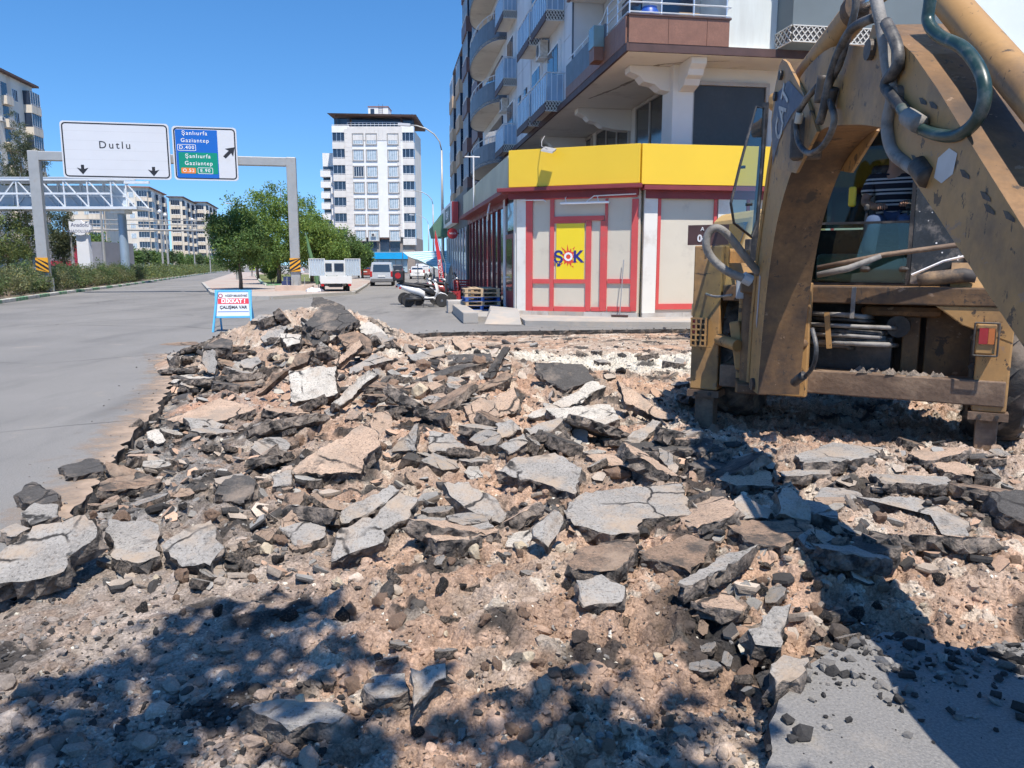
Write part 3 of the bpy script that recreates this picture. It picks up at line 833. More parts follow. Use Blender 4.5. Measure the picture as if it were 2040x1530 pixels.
NAMED = [
 # (outline of the upper face as seen, kind, thickness, label, extra tilt)
 ([(1123,1016),(1167,979),(1361,961),(1372,1025),(1278,1034),(1273,1060),(1203,1062),(1137,1038)], 'grey', .10, 'largest smooth grey asphalt slab in the middle right of the rubble'),
 ([(987,937),(1026,910),(1106,901),(1159,932),(1145,985),(1057,954)], 'grey', .10, 'grey asphalt slab with a dark gap under it behind the largest slab'),
 ([(583,937),(607,915),(718,846),(753,862),(755,888),(722,915),(718,941)], 'tan', .13, 'big tan-faced slab with a thick black front edge left of centre'),
 ([(676,1020),(779,964),(797,976),(744,1016),(682,1042)], 'grey', .10, 'narrow asphalt slab showing its black side left of the centre'),
 ([(658,1117),(678,1051),(722,1029),(762,1056),(762,1078),(682,1109)], 'grey', .10, 'grey slab leaning down in front of the narrow black-sided slab'),
 ([(731,1038),(797,979),(832,990),(815,1034),(762,1056)], 'grey', .09, 'grey slab wedged between two leaning slabs left of centre'),
 ([(883,959),(934,959),(991,998),(1013,1025),(995,1042),(964,1034),(894,985)], 'grey', .10, 'long grey slab sloping down to the right at the rubble centre'),
 ([(781,901),(815,862),(832,844),(830,897)], 'grey', .08, 'upright triangular grey slab left of its twin near the centre'),
 ([(854,897),(856,857),(894,862),(938,897)], 'grey', .08, 'upright triangular grey slab right of its twin near the centre'),
 ([(987,844),(1017,835),(1039,857),(991,875)], 'grey', .08, 'small upper grey slab of the pair in front of the pale slab'),
 ([(991,888),(1044,862),(1053,879),(1013,904)], 'grey', .08, 'small lower grey slab of the pair in front of the pale slab'),
 ([(1044,853),(1123,829),(1128,853),(1057,866)], 'grey', .09, 'grey slab with a dark front edge below the dusty whitish slab'),
 ([(1053,831),(1181,758),(1207,769),(1154,804),(1070,831)], 'pale', .10, 'long dusty whitish slab rising to the right behind the centre'),
 ([(1088,813),(1212,804),(1238,835),(1176,853),(1123,844)], 'pale', .10, 'wide flat whitish slab right of the centre'),
 ([(954,804),(1026,769),(1033,813),(995,831),(956,824)], 'tan', .12, 'tilted tan slab face right of the pale rubble'),
 ([(576,738),(669,729),(667,787),(581,800)], 'pale', .16, 'square light block standing on edge at the foot of the pile'),
 ([(660,804),(735,738),(751,745),(696,796),(665,813)], 'pale', .10, 'narrow whitish slab leaning beside the square block'),
 ([(1066,721),(1159,725),(1185,756),(1123,778),(1070,743)], 'dark', .10, 'black rough slab leaning behind the whitish slabs'),
 ([(1229,756),(1256,773),(1344,835),(1317,835),(1247,804)], 'tan', .10, 'slab sloping down towards the excavator left leg'),
 ([(1242,879),(1300,835),(1317,840),(1273,884)], 'grey', .08, 'grey slab beside the tan mound near the excavator'),
 ([(1584,906),(1658,881),(1755,891),(1745,911),(1602,921)], 'grey', .11, 'oval grey slab lying under the excavator rear step'),
 ([(1551,939),(1653,932),(1653,944),(1561,949)], 'grey', .07, 'thin grey slab just in front of the oval slab'),
 ([(1734,944),(1887,949),(1887,965),(1765,960)], 'grey', .08, 'long thin grey slab near the excavator right leg'),
 ([(1704,988),(1826,988),(1933,1039),(1928,1069),(1877,1064),(1867,1018)], 'grey', .11, 'grey slab with crumbling black bits at the right'),
 ([(1974,980),(2070,972),(2090,1050),(2000,1023)], 'dark', .16, 'black asphalt chunk at the right edge of the picture'),
 ([(1446,1003),(1479,980),(1541,1018),(1530,1034),(1454,1028)], 'grey', .09, 'grey slab in the boom shadow right of the largest slab'),
 ([(1439,1036),(1607,1034),(1617,1054),(1556,1090),(1490,1080)], 'brown', .11, 'brown-faced slab crossed by the boom shadow'),
 ([(1546,977),(1576,972),(1612,1008),(1617,1039),(1551,1023)], 'grey', .10, 'grey slab tilted up behind the brown-faced slab'),
 ([(1270,1100),(1367,1064),(1423,1080),(1377,1136)], 'brown', .11, 'rounded brown slab below the largest slab'),
 ([(1352,1161),(1428,1110),(1510,1085),(1433,1136),(1367,1166)], 'grey', .09, 'blade-shaped grey slab below the rounded brown slab'),
 ([(1148,1156),(1199,1143),(1245,1166),(1240,1197),(1163,1207)], 'grey', .08, 'small five-sided grey slab on the tan gravel'),
 ([(1143,1095),(1255,1069),(1270,1090),(1224,1136),(1138,1136)], 'brown', .11, 'dark brown slab tucked under the largest slab'),
 ([(1382,1197),(1449,1176),(1490,1207),(1474,1217)], 'tan', .07, 'small tan slab on the gravel left of the boom shadow'),
 ([(1061,1054),(1102,1018),(1122,1028),(1092,1090),(1061,1069)], 'grey', .09, 'grey slab standing steeply left of the largest slab'),
 ([(1490,1253),(1540,1207),(1576,1202),(1556,1289),(1505,1283)], 'grey', .14, 'upper of two grey lumps at the edge of the boom shadow'),
 ([(1535,1340),(1561,1304),(1612,1309),(1592,1350),(1546,1360)], 'grey', .12, 'lower of two grey lumps at the edge of the boom shadow'),
 ([(-60,1145),(10,1090),(65,1049),(171,1025),(185,1035),(192,1070),(134,1104),(127,1138),(51,1159),(-60,1170)], 'grey', .13, 'huge cracked grey slab at the left edge of the picture'),
 ([(213,1032),(309,1042),(319,1063),(319,1107),(274,1121),(220,1104)], 'grey', .12, 'pitted square grey slab right of the huge cracked slab'),
 ([(322,1087),(364,1052),(422,1035),(429,1073),(446,1090),(418,1128),(364,1128)], 'grey', .12, 'brownish grey slab with a notch right of the pitted slab'),
 ([(27,987),(62,960),(113,980),(117,997),(69,1008)], 'dark', .12, 'white-edged dark chunk leaning at the left cut edge'),
 ([(41,1021),(69,1001),(118,1008),(117,1028),(60,1045)], 'grey', .12, 'lower chunk under the white-edged dark chunk'),
 ([(117,929),(178,912),(206,919),(206,939),(137,949)], 'dark', .10, 'dark slab lying on the road beside the cut edge'),
 ([(0,1056),(34,1042),(62,1052),(21,1070)], 'grey', .09, 'small slab above the huge cracked slab at the far left'),
 ([(425,953),(480,943),(494,956),(432,970)], 'grey', .08, 'flat grey fragment in the crumbs left of the big tan slab'),
 ([(542,949),(580,936),(580,963),(542,970)], 'grey', .08, 'small square grey slab against the big tan slab'),
 ([(623,592),(643,592),(687,610),(683,617),(640,615),(623,620)], 'dark', .16, 'pointed dark slab on the very top of the pile'),
 ([(607,643),(640,610),(690,617),(717,637),(673,657),(633,657)], 'dark', .14, 'large black slab just below the top of the pile'),
 ([(713,647),(740,640),(773,667),(747,677),(720,663)], 'pale', .14, 'whitish slab on the right slope of the pile'),
 ([(673,670),(707,657),(740,677),(740,703),(693,703)], 'brown', .12, 'brown slab with a black rim in the middle of the pile'),
 ([(660,720),(717,677),(723,687),(673,730)], 'tan', .12, 'narrow tan slab leaning on the brown slab of the pile'),
 ([(403,713),(407,697),(423,695),(433,720),(427,745),(413,740)], 'grey', .08, 'upright grey plate at the left end of the pile'),
 ([(480,717),(513,710),(520,720),(503,733),(483,732)], 'grey', .09, 'smooth grey plate low on the left of the pile'),
 ([(403,693),(440,673),(463,677),(460,693)], 'dark', .16, 'black clod behind the upright plate of the pile'),
 ([(520,670),(557,647),(573,650),(553,673),(527,682)], 'grey', .12, 'light grey slab on the left shoulder of the pile'),
 ([(557,663),(600,667),(597,683),(570,690)], 'pale', .12, 'whitish slab below the left shoulder of the pile'),
 ([(513,787),(600,703),(623,697),(613,720),(547,747)], 'brown', .12, 'long dark slab sloping down in front of the pile'),
 ([(333,837),(440,790),(510,813),(447,837),(380,843)], 'tan', .09, 'broad soil-covered slab just inside the left cut'),
 ([(697,733),(747,703),(783,717),(740,727),(697,745)], 'grey', .10, 'grey slab right of the leaning tan slab of the pile'),
 ([(810,707),(885,690),(889,707),(823,718)], 'grey', .10, 'slab at the far end of the dark stacked row'),
 ([(889,707),(978,703),(982,718),(894,723)], 'dark', .09, 'dark slab with brown underside in the stacked row'),
 ([(815,760),(916,725),(973,720),(859,756)], 'dark', .10, 'longest dark slab of the stacked row'),
 ([(964,751),(1004,690),(1017,692),(978,756)], 'dark', .10, 'narrow dark slab standing up at the end of the row'),
 ([(929,778),(1017,738),(1017,756),(938,787)], 'brown', .10, 'brown-backed slab in front of the stacked row'),
 ([(725,1365),(745,1346),(808,1341),(813,1375),(750,1390)], 'grey', .07, 'left half of a split grey slab low in the picture'),
 ([(818,1331),(887,1321),(889,1350),(823,1409)], 'grey', .07, 'right half of a split grey slab low in the picture'),
 ([(480,1404),(554,1390),(681,1404),(676,1434),(578,1444),(529,1424)], 'grey', .09, 'flat slab with a white pebble in the tree shade'),
]
def plane_for(poly):
    cx = sum(p[0] for p in poly)/len(poly); cy = sum(p[1] for p in poly)/len(poly)
    g0 = hit(cx, cy)
    best = None
    for th in range(0, 75, 5):
        nrm = Vector((0, -math.sin(R(th)), math.cos(R(th))))
        z = g0.z + 0.02
        for _ in range(40):
            c = gp(cx, cy, z)
            P_ = []
            for p in poly:
                d = ray(*p); o_ = Vector((0,0,EYE)); t = (c-o_).dot(nrm)/d.dot(nrm)
                P_.append(o_ + d*t)
            gzv = ground_q(np.array([q.x for q in P_]), np.array([q.y for q in P_]))
            low = min(q.z - max(g, -0.0) for q, g in zip(P_, gzv))
            if low >= 0.035: break
            z += 0.03
        w = max(q.x for q in P_) - min(q.x for q in P_)
        d_ = math.sqrt((max(q.y for q in P_)-min(q.y for q in P_))**2 + (max(q.z for q in P_)-min(q.z for q in P_))**2)
        best = (P_, nrm)
        if d_ <= 0.95*w + 0.04: break
    return best
for i, (poly, kind, th, lab) in enumerate(NAMED):
    P_, nrm = plane_for(poly)
    mb, c0 = slab_mesh(P_, nrm, th, kind, 100+i)
    mb.v = [(v[0]-c0.x, v[1]-c0.y, v[2]-c0.z) for v in mb.v]
    o = mb.build('asphalt_chunk', [SLAB_TOP[kind], SLAB_SIDE])
    o.location = c0
    tag(o, lab, 'asphalt chunk', 'broken asphalt slabs in the excavation')

def clear_of_named(x, y, grow=14):
    for poly, *_ in NAMED:
        if min(q[0] for q in poly)-grow < x < max(q[0] for q in poly)+grow and min(q[1] for q in poly)-grow*.6 < y < max(q[1] for q in poly)+grow: return False
    return True
# more tumbled slabs of middling size, each its own shape
rdm = random.Random(31)
MID_ZONES = [((560, 1380), (790, 900), .34, .6, 14, 'behind the centre of the field'), ((540, 1420), (890, 1090), .26, .46, 22, 'between the large centre slabs'), ((350, 1000), (690, 790), .40, .75, 16, 'at the foot of the pile'), ((1400, 1980), (900, 1120), .24, .42, 12, 'in front of the excavator'), ((230, 640), (860, 1080), .22, .38, 10, 'inside the left cut')]
for (xr_z, yr_z, s0, s1, cnt, where) in MID_ZONES:
    for k in range(cnt):
        for _try in range(30):
            px_c, py_c = rdm.uniform(*xr_z), rdm.uniform(*yr_z)
            if clear_of_named(px_c, py_c): break
        g = hit(px_c, py_c); S_ = rdm.uniform(s0, s1)*.64; n = rdm.randint(5, 8); asp = rdm.uniform(.4, .8)
        tl, ta = R(abs(rdm.gauss(12, 14))), rdm.uniform(0, 6.28); nrm = Vector((math.sin(tl)*math.cos(ta), math.sin(tl)*math.sin(ta), math.cos(tl)))
        e1 = nrm.orthogonal().normalized(); e2 = nrm.cross(e1); yaw = rdm.uniform(0, 6.28); poly = []
        for q in range(n):
            a_ = 2*math.pi*(q+rdm.uniform(-.3, .3))/n; r_ = S_*rdm.uniform(.75, 1.15); u, v = r_*math.cos(a_), r_*asp*math.sin(a_)
            poly.append(e1*(u*math.cos(yaw)-v*math.sin(yaw)) + e2*(u*math.sin(yaw)+v*math.cos(yaw)))
        kind = rdm.choice(['grey','grey','grey','tan','tan','dark','pale','brown']); th = rdm.uniform(.07, .12)
        mb, c0 = slab_mesh(poly, nrm, th, kind, 2000+k*7+int(S_*1000), maxp=60)
        o = mb.build('asphalt_chunk', [SLAB_TOP[kind], SLAB_SIDE]); o.location = (g.x, g.y, g.z + th*.55 + S_*asp*math.sin(tl)*.45)
        tag(o, '%s tumbled slab of middling size %s' % ({'grey': 'grey', 'tan': 'tan-faced', 'dark': 'blackish', 'pale': 'whitish', 'brown': 'brown-faced'}[kind], where), 'asphalt chunk', 'tumbled %s slabs %s' % (kind, where))

# smaller fragments between them: shared meshes, each its own object
frag_meshes = []
for i in range(26):
    rd = random.Random(900+i)
    n = rd.randint(5, 8); asp = rd.uniform(0.45, 0.95)
    poly = []
    for k in range(n):
        a = 2*math.pi*(k+rd.uniform(-.28, .28))/n; r_ = rd.uniform(0.75, 1.15)*0.5
        poly.append((r_*math.cos(a), r_*math.sin(a)*asp, 0))
    kind = ['grey','grey','tan','dark','grey','pale','dark','tan','brown'][i % 9]
    mb, c0 = slab_mesh(poly, (0,0,1), rd.uniform(0.2, 0.42), kind, 40+i, seg=0.09, jag=0.014, maxp=30)
    frag_meshes.append((mb.mesh('asphalt_fragment', [SLAB_TOP[kind], SLAB_SIDE]), kind))
FL = {'grey': 'small grey-topped asphalt fragment lying loose among the rubble slabs',
      'tan': 'small tan-faced asphalt fragment lying loose among the rubble slabs',
      'dark': 'small black asphalt fragment lying loose among the rubble slabs',
      'pale': 'small whitish fragment lying loose among the rubble slabs',
      'brown': 'small brown-faced asphalt fragment lying loose among the rubble slabs'}
FG = {k: k + ' fragments between the slabs' for k in FL}
rd = random.Random(77)
spots = []
def add_spots(n, x0, x1, y0, y1, s0, s1, tilt):
    for _ in range(n):
        for _try in range(20):
            px_c, py_c = rd.uniform(x0, x1), rd.uniform(y0, y1)
            if clear_of_named(px_c, py_c, 6): break
        spots.append((px_c, py_c, rd.uniform(s0, s1), tilt))
add_spots(12, 335, 520, 695, 750, .22, .45, 45); add_spots(22, 530, 780, 640, 745, .25, .5, 45)      # pile
add_spots(26, 560, 1010, 690, 790, .22, .5, 40)
add_spots(38, 560, 1360, 770, 900, .18, .42, 35)
add_spots(34, 560, 1450, 880, 1080, .13, .32, 30)
add_spots(30, 230, 640, 840, 1010, .10, .28, 25)
add_spots(24, 120, 640, 1000, 1180, .09, .22, 35)
add_spots(34, 1380, 2000, 890, 1130, .12, .30, 30)
add_spots(16, 1400, 1700, 1130, 1400, .07, .16, 35); add_spots(14, 1530, 1660, 1260, 1420, .05, .12, 35)
add_spots(22, 620, 1480, 1100, 1500, .05, .12, 35)
add_spots(4, 1050, 1380, 700, 760, .25, .5, 12)
frag_n = 0
for (x, y, s, tilt) in spots:
    g = hit(x, y); h = g.z
    me_, kind = frag_meshes[rd.randrange(len(frag_meshes))]
    if y < 760 and x > 1000 and kind in ('grey',): pass
    o = obj('asphalt_fragment', me_)
    s *= 1.0
    o.location = (g.x, g.y, h + 0.20*s)
    o.scale = (s, s*rd.uniform(.7, 1.1), s*rd.uniform(.7, 1.1))
    o.rotation_euler = (R(rd.gauss(0, tilt*0.6)), R(rd.gauss(0, tilt*0.6)), rd.uniform(0, 6.28))
    zn = ' on the rubble pile' if y < 745 and x < 780 else ' under the excavator end of the field' if x > 1380 else ' at the left cut edge' if x < 600 else ' behind the centre slabs' if y < 880 else ' around the largest slabs' if y < 1090 else ' on the near gravel'
    tag(o, FL[kind].replace(' lying loose among the rubble slabs', zn), 'asphalt fragment', FG[kind] + zn); frag_n += 1

# rounded clods and stones big enough to pick out
clod_meshes = []
ROCKM = {'soil': mat('clod_soil', (0.40, 0.27, 0.19), 0.95, 0.25, 9, fine=0.4, fscale=80, bump=0.9, bscale=35, dirt=(0.2,0.15,0.12), dirt_amt=0.25, dirt_scale=8, spec=0.2),
         'lime': mat('clod_limestone', (0.60, 0.50, 0.36), 0.85, 0.2, 9, fine=0.25, fscale=80, bump=0.5, bscale=25, spec=0.25),
         'tar': mat('clod_tar', (0.05, 0.047, 0.045), 0.85, 0.5, 14, fine=0.5, fscale=100, bump=1.0, bscale=45, dirt=(0.25,0.2,0.16), dirt_amt=0.25, dirt_scale=9, spec=0.3)}
def clod(seed, m_):
    r2 = np.random.default_rng(seed)
    bm = bmesh.new(); bmesh.ops.create_icosphere(bm, subdivisions=2, radius=0.5)
    sc = r2.uniform(0.65, 1.1, 3); ph = r2.uniform(0, 50, 3)
    pl = [Vector(r2.normal(size=3)).normalized() for _ in range(7)]; pd = r2.uniform(0.22, 0.42, 7)
    for v in bm.verts:
        p = v.co.copy()
        for a, d in zip(pl, pd):
            e = p.dot(a) - d
            if e > 0: p -= a*e*0.9
        p *= 1 + 0.5*(float(vnoise(np.array([p.x*6+ph[0]]), np.array([p.y*6+p.z*5+ph[1]]), seed)[0])-0.5) + 0.35*(float(vnoise(np.array([p.x*14+p.z*9+ph[2]]), np.array([p.y*14-p.z*8+ph[1]]), seed+5)[0])-0.5)
        v.co = Vector((p.x*sc[0], p.y*sc[1], p.z*sc[2]))
    me_ = bpy.data.meshes.new('rubble_clod'); bm.to_mesh(me_); bm.free(); me_.materials.append(m_)
    return me_
for i in range(12):
    k = ['soil','soil','tar','lime','soil','soil'][i % 6]
    clod_meshes.append((clod(300+i, ROCKM[k]), k))
CL = {'soil': 'tan clod of compacted soil among the rubble', 'lime': 'pale yellowish stone lying in the rubble', 'tar': 'black clot of bitumen among the rubble'}
cs = []
def add_clods(n, x0, x1, y0, y1, s0, s1):
    for _ in range(n): cs.append((rd.uniform(x0, x1), rd.uniform(y0, y1), rd.uniform(s0, s1)))
add_clods(40, 650, 1480, 1080, 1500, .04, .10)
add_clods(44, 560, 1450, 830, 1090, .05, .13)
add_clods(26, 1400, 2030, 900, 1250, .04, .10)
add_clods(24, 1450, 1760, 1150, 1420, .03, .09)
add_clods(24, 130, 620, 1000, 1250, .05, .12)
add_clods(22, 540, 1000, 680, 800, .12, .28)
for (x, y, s) in cs:
    g = hit(x, y); h = g.z
    me_, k = clod_meshes[rd.randrange(12)]
    if x > 1450 and y > 1150 and rd.random() < .35: me_, k = clod_meshes[2]
    o = obj('rubble_clod', me_); o.location = (g.x, g.y, h+0.22*s); o.scale = (s, s, s*0.85)
    o.rotation_euler = (rd.uniform(0, 6), rd.uniform(0, 6), rd.uniform(0, 6))
    zn = ' on the pile' if y < 800 else ' below the excavator' if x > 1400 else ' at the left' if x < 620 else ' on the near gravel' if y > 1090 else ' of the field centre'
    tag(o, CL[k] + zn, 'clod' if k != 'lime' else 'stone', {'soil': 'soil clods in the rubble', 'lime': 'pale stones in the rubble', 'tar': 'bitumen clots in the rubble'}[k] + zn)
for (x, y, s, lab) in ((945, 1112, .10, 'yellow stone standing upright in the centre of the gravel'), (598, 1400, .05, 'white pebble on the flat slab in the tree shade'), (668, 1166, .06, 'white round pebble at the edge of the left shade'), (1228, 962, .2, 'large tan boulder left of the tan mound')):
    g = gp(x, y); h = max(gz(g.x, g.y), 0.0 if s != .05 else 0.09); g = gp(x, y, h)
    o = obj('stone', clod_meshes[3 if s < .15 else 0][0]); o.location = (g.x, g.y, h+s*.3); o.scale = (s, s*.8, s*(1.2 if s == .1 else .7))
    tag(o, lab, 'stone')

# ================================================================ buildings
WHITE_R = mat('white_render', (0.84, 0.83, 0.81), 0.85, 0.05, 0.6, dirt=(0.68, 0.66, 0.62), dirt_amt=0.15, dirt_scale=0.5, streak=True)
CREAM_R = mat('cream_render', (0.72, 0.63, 0.51), 0.88, 0.06, 0.5, dirt=(0.5, 0.42, 0.33), dirt_amt=0.25, dirt_scale=0.4, streak=True)
IVORY_R = mat('ivory_render', (0.74, 0.69, 0.60), 0.88, 0.06, 0.5, dirt=(0.55, 0.48, 0.40), dirt_amt=0.25, dirt_scale=0.4, streak=True)
TILE_GREY = mat('pale_grey_cladding', (0.66, 0.68, 0.70), 0.55, 0.07, 0.8, dirt=(0.42, 0.44, 0.47), dirt_amt=0.25, dirt_scale=0.6, streak=True)
SLATE = mat('slate_cladding', (0.12, 0.15, 0.185), 0.5, 0.12, 1.5, dirt=(0.2, 0.22, 0.24), dirt_amt=0.2, dirt_scale=1)
BROWN_CLAD = mat('wood_brown_cladding', (0.27, 0.13, 0.085), 0.5, 0.18, 3.5, fine=0.25, fscale=40, streak=True)
DK_BROWN = mat('dark_brown_trim', (0.085, 0.045, 0.04), 0.6, 0.2, 3)
SOFFIT = mat('soffit_plaster', (0.74, 0.69, 0.62), 0.9, 0.05, 1.0, dirt=(0.55, 0.49, 0.43), dirt_amt=0.22, dirt_scale=0.9, bump=0.15, bscale=4)
RAIL = mat('pale_metal_rail', (0.72, 0.74, 0.77), 0.35, 0.05, 4, metal=0.6)
BAL_GLASS = mat('balcony_glass_panel', (0.30, 0.42, 0.55), 0.12, 0.2, 0.7, spec=0.7)
DARK_GLASS = glass_dark('dark_window_glass', (0.03, 0.045, 0.075))
PALE_GLASS = mat('curtained_glass', (0.42, 0.50, 0.55), 0.12, 0.25, 1.6, spec=0.7)
PVC = mat('white_pvc', (0.8, 0.8, 0.79), 0.4, 0.03, 3)
STONE_TRIM = mat('window_surround', (0.36, 0.34, 0.32), 0.8, 0.15, 2)
ROOF_BR = mat('brown_roof', (0.13, 0.075, 0.06), 0.75, 0.2, 1.2)
ROOF_RED = mat('red_tile_roof', (0.33, 0.16, 0.11), 0.8, 0.2, 1.2)
LATTICE = mat('white_lattice', (0.66, 0.63, 0.57), 0.7, 0.08, 3)
LAT_DK = mat('lattice_backing', (0.10, 0.09, 0.085), 0.8, 0.1, 3)
AC_W = mat('ac_casing', (0.66, 0.65, 0.62), 0.5, 0.08, 3, dirt=(0.4,0.37,0.33), dirt_amt=0.3, dirt_scale=4)
AC_D = mat('ac_grille', (0.07, 0.07, 0.075), 0.5, 0.1, 5)

_wm = {}
def window_meshes(w, h, frame, pane, mull=3, sur=None):
    key = (w, h, frame.name, pane.name, mull, sur.name if sur else '')
    if key in _wm: return _wm[key]
    f = MB(); t = 0.06
    f.box(-w/2, w/2, -.05, -.002, 0, t); f.box(-w/2, w/2, -.05, -.002, h-t, h)
    for i in range(mull+1):
        x = -w/2 + t/2 + (w-t)*i/mull
        f.box(x-t/2, x+t/2, -.054, -.004, t, h-t)
    p = MB().box(-w/2+t*.5, w/2-t*.5, -.03, -.006, t*.5, h-t*.5)
    s = None
    if sur:
        sm = MB(); k = 0.16
        sm.box(-w/2-k, w/2+k, -.14, -.001, -k, -0.003); sm.box(-w/2-k, w/2+k, -.12, -.001, h+0.003, h+k)
        sm.box(-w/2-k, -w/2-.003, -.10, -.001, 0, h); sm.box(w/2+.003, w/2+k, -.10, -.001, 0, h)
        s = sm.mesh('surround', sur)
    _wm[key] = (f.mesh('window', frame), p.mesh('pane', pane), s)
    return _wm[key]
def put(name, me_, parent, loc, rz=0):
    o = obj(name, me_, parent); o.location = loc; o.rotation_euler = (0, 0, rz); return o
def put_window(parent, ms, loc, rz):
    o = put('window', ms[0], parent, loc, rz); obj('pane', ms[1], o)
    if ms[2]: obj('surround', ms[2], o)
    return o
_bm = {}
def balcony_meshes(w, proj, ph, ceil, mats, style):
    """mats: parapet, rail, glazing"""
    key = (w, proj, ph, ceil, style, tuple(m_.name for m_ in mats))
    if key in _bm: return _bm[key]
    par = MB(); rl = MB(); gl = MB()
    t = 0.10
    par.box(-w/2, w/2, -proj, -.003, -0.16, 0)
    par.box(-w/2, w/2, -proj, -proj+t, 0.003, ph)
    par.box(-w/2, -w/2+t, -proj+t+.002, -.003, 0.003, ph); par.box(w/2-t, w/2, -proj+t+.002, -.003, 0.003, ph)
    z = ph + 0.16
    for k in (0.10, 0.2):
        rl.cyl((-w/2+.05, -proj+.05, ph+k), (w/2-.05, -proj+.05, ph+k), .022, n=5)
    nb = max(2, int(w/0.9))
    for i in range(nb+1):
        x = -w/2+.05+(w-.1)*i/nb
        rl.cyl((x, -proj+.05, ph), (x, -proj+.05, ph+.2), .018, n=5)
    if style == 'enclosed':
        gl.box(-w/2+.04, w/2-.04, -proj+.12, -.004, ph+.002, ceil)
        for i in range(nb+2):
            x = -w/2+.06+(w-.12)*i/(nb+1)
            rl.box(x-.025, x+.025, -proj+.075, -proj+.118, ph, ceil)
    else:
        gl.box(-w/2+.15, w/2-.15, -.03, -.004, .003, ceil-.1)
    _bm[key] = (par.mesh('balcony', mats[0]), rl.mesh('railing', mats[1]), gl.mesh('glazing', mats[2]))
    return _bm[key]
def put_balcony(parent, ms, loc, rz):
    o = put('balcony', ms[0], parent, loc, rz); obj('railing', ms[1], o); obj('glazing', ms[2], o); return o
def ac_meshes():
    if 'ac' in _bm: return _bm['ac']
    a = MB().box(-.42, .42, -.34, -.04, 0, .58); a.box(-.38,-.33,-.38,-.02,-.06,-.003); a.box(.33,.38,-.38,-.02,-.06,-.003)
    g = MB().lathe([(.22,-.352),(.22,-.343)], 14, 'y', (-.1,0,.29))
    _bm['ac'] = (a.mesh('ac_unit', AC_W), g.mesh('fan_grille', AC_D)); return _bm['ac']
def put_ac(parent, loc, rz):
    o = put('ac_unit', ac_meshes()[0], parent, loc, rz); obj('fan_grille', ac_meshes()[1], o)

def apartment(name, label, loc, rz, W, D, z0, floors, fh, faces, wall, roof=ROOF_BR, over=0.7, base=None, seed=0, roof_h=0.5, top_extra=0.9):
    """block with its own walls, roof, and on each listed face columns of windows ('w', u, width, height) and balconies ('b', u, width, projection, style)"""
    rd_ = random.Random(seed)
    t = thing(name, label, 'apartment building', loc, rz)
    H = z0 + floors*fh + top_extra
    MB().box(0, W, 0, D, 0, H).build('wall', wall, t)
    if base: MB().box(-.03, W+.03, -.03, D+.03, 0, z0-.2).build('ground_floor', base, t)
    r_ = MB().box(-over, W+over, -over, D+over, H+.003, H+.28)
    r_.add([(-over,-over,H+.285),(W+over,-over,H+.285),(W+over,D+over,H+.285),(-over,D+over,H+.285),(W*.3,D*.4,H+.285+roof_h*2.2),(W*.7,D*.4,H+.285+roof_h*2.2),(W*.7,D*.6,H+.285+roof_h*2.2),(W*.3,D*.6,H+.285+roof_h*2.2)],
           [(0,1,5,4),(1,2,6,5),(2,3,7,6),(3,0,4,7),(4,5,6,7)])
    r_.build('roof', roof, t)
    fr = {'front': (Vector((0,0,0)), Vector((1,0,0)), 0.0), 'right': (Vector((W,0,0)), Vector((0,1,0)), R(90)), 'left': (Vector((0,D,0)), Vector((0,-1,0)), R(-90))}
    for fc, cols in faces.items():
        o0, e, ra = fr[fc]
        for c in cols:
            for k in range(floors):
                z = z0 + k*fh
                p = o0 + e*c[1]
                if c[0] == 'w':
                    pane = PALE_GLASS if rd_.random() < .7 else DARK_GLASS
                    ms = window_meshes(c[2], c[3], PVC, pane, 3 if c[2] > 1 else 2, c[4] if len(c) > 4 else None)
                    put_window(t, ms, (p.x, p.y, z+0.9), ra)
                    if rd_.random() < .1: put_ac(t, (p.x+e.x*(c[2]*.5+.9), p.y+e.y*(c[2]*.5+.9), z+.5), ra)
                else:
                    ms = balcony_meshes(c[2], c[3], 0.95, fh-.17, (c[5] if len(c) > 5 else wall, RAIL, DARK_GLASS), c[4])
                    put_balcony(t, ms, (p.x, p.y, z), ra)
    return t

# --- white tower closing the side street
TW = 143.0
a0 = at(690, 400, TW).x; a1 = at(800, 400, TW).x
xl = at(672, 400, TW).x; xr = at(826, 400, TW).x
zt = at(700, 236, TW).z
zrow = [at(711, 190+zy/5.28+9.5, TW).z for zy in (420, 590, 762, 930, 1100, 1265, 1435)]
tw = thing('apartment_tower', 'white apartment tower with dark glazed balconies at the end of the side street', 'apartment building', (xl, TW, 0))
Wt = xr - xl
ztop = at(700, 252, TW).z
MB().box(2.2, Wt-2.0, 0, 14, 6.6, ztop).build('wall', WHITE_R, tw)
MB().box(0.4, Wt-.3, 1.6, 14, 6.6, ztop-.02).build('side_wall', IVORY_R, tw)
MB().box(0.2, Wt-.2, .5, 14, 0, 6.59).build('ground_floor', mat('brown_plinth', (0.33, 0.27, 0.23), 0.8, 0.1, 1), tw)
cl_m = mat('stone_tile_facing', (0.74, 0.70, 0.65), 0.8, 0.08, 0.8)
for px0, px1 in ((690, 705), (793, 801)):                        # tiled corner strips, tile by tile
    xa, xb = at(px0, 400, TW).x-xl, at(px1, 400, TW).x-xl
    for k in range(28):
        z = 6.7 + k*0.79
        if z + .75 < ztop: MB().box(xa, xb, -.05, -.003, z, z+.76).build('tile', cl_m, tw)
for k in range(14):                                             # parapet tiles
    xa = 2.2 + (Wt-4.2)*k/14
    MB().box(xa, xa+(Wt-4.2)/14-.03, -.06, -.003, ztop-2.4, ztop-.02).build('tile', cl_m, tw)
wx = [at(p_, 400, TW).x - xl for p_ in (716.5, 743, 785.5)]
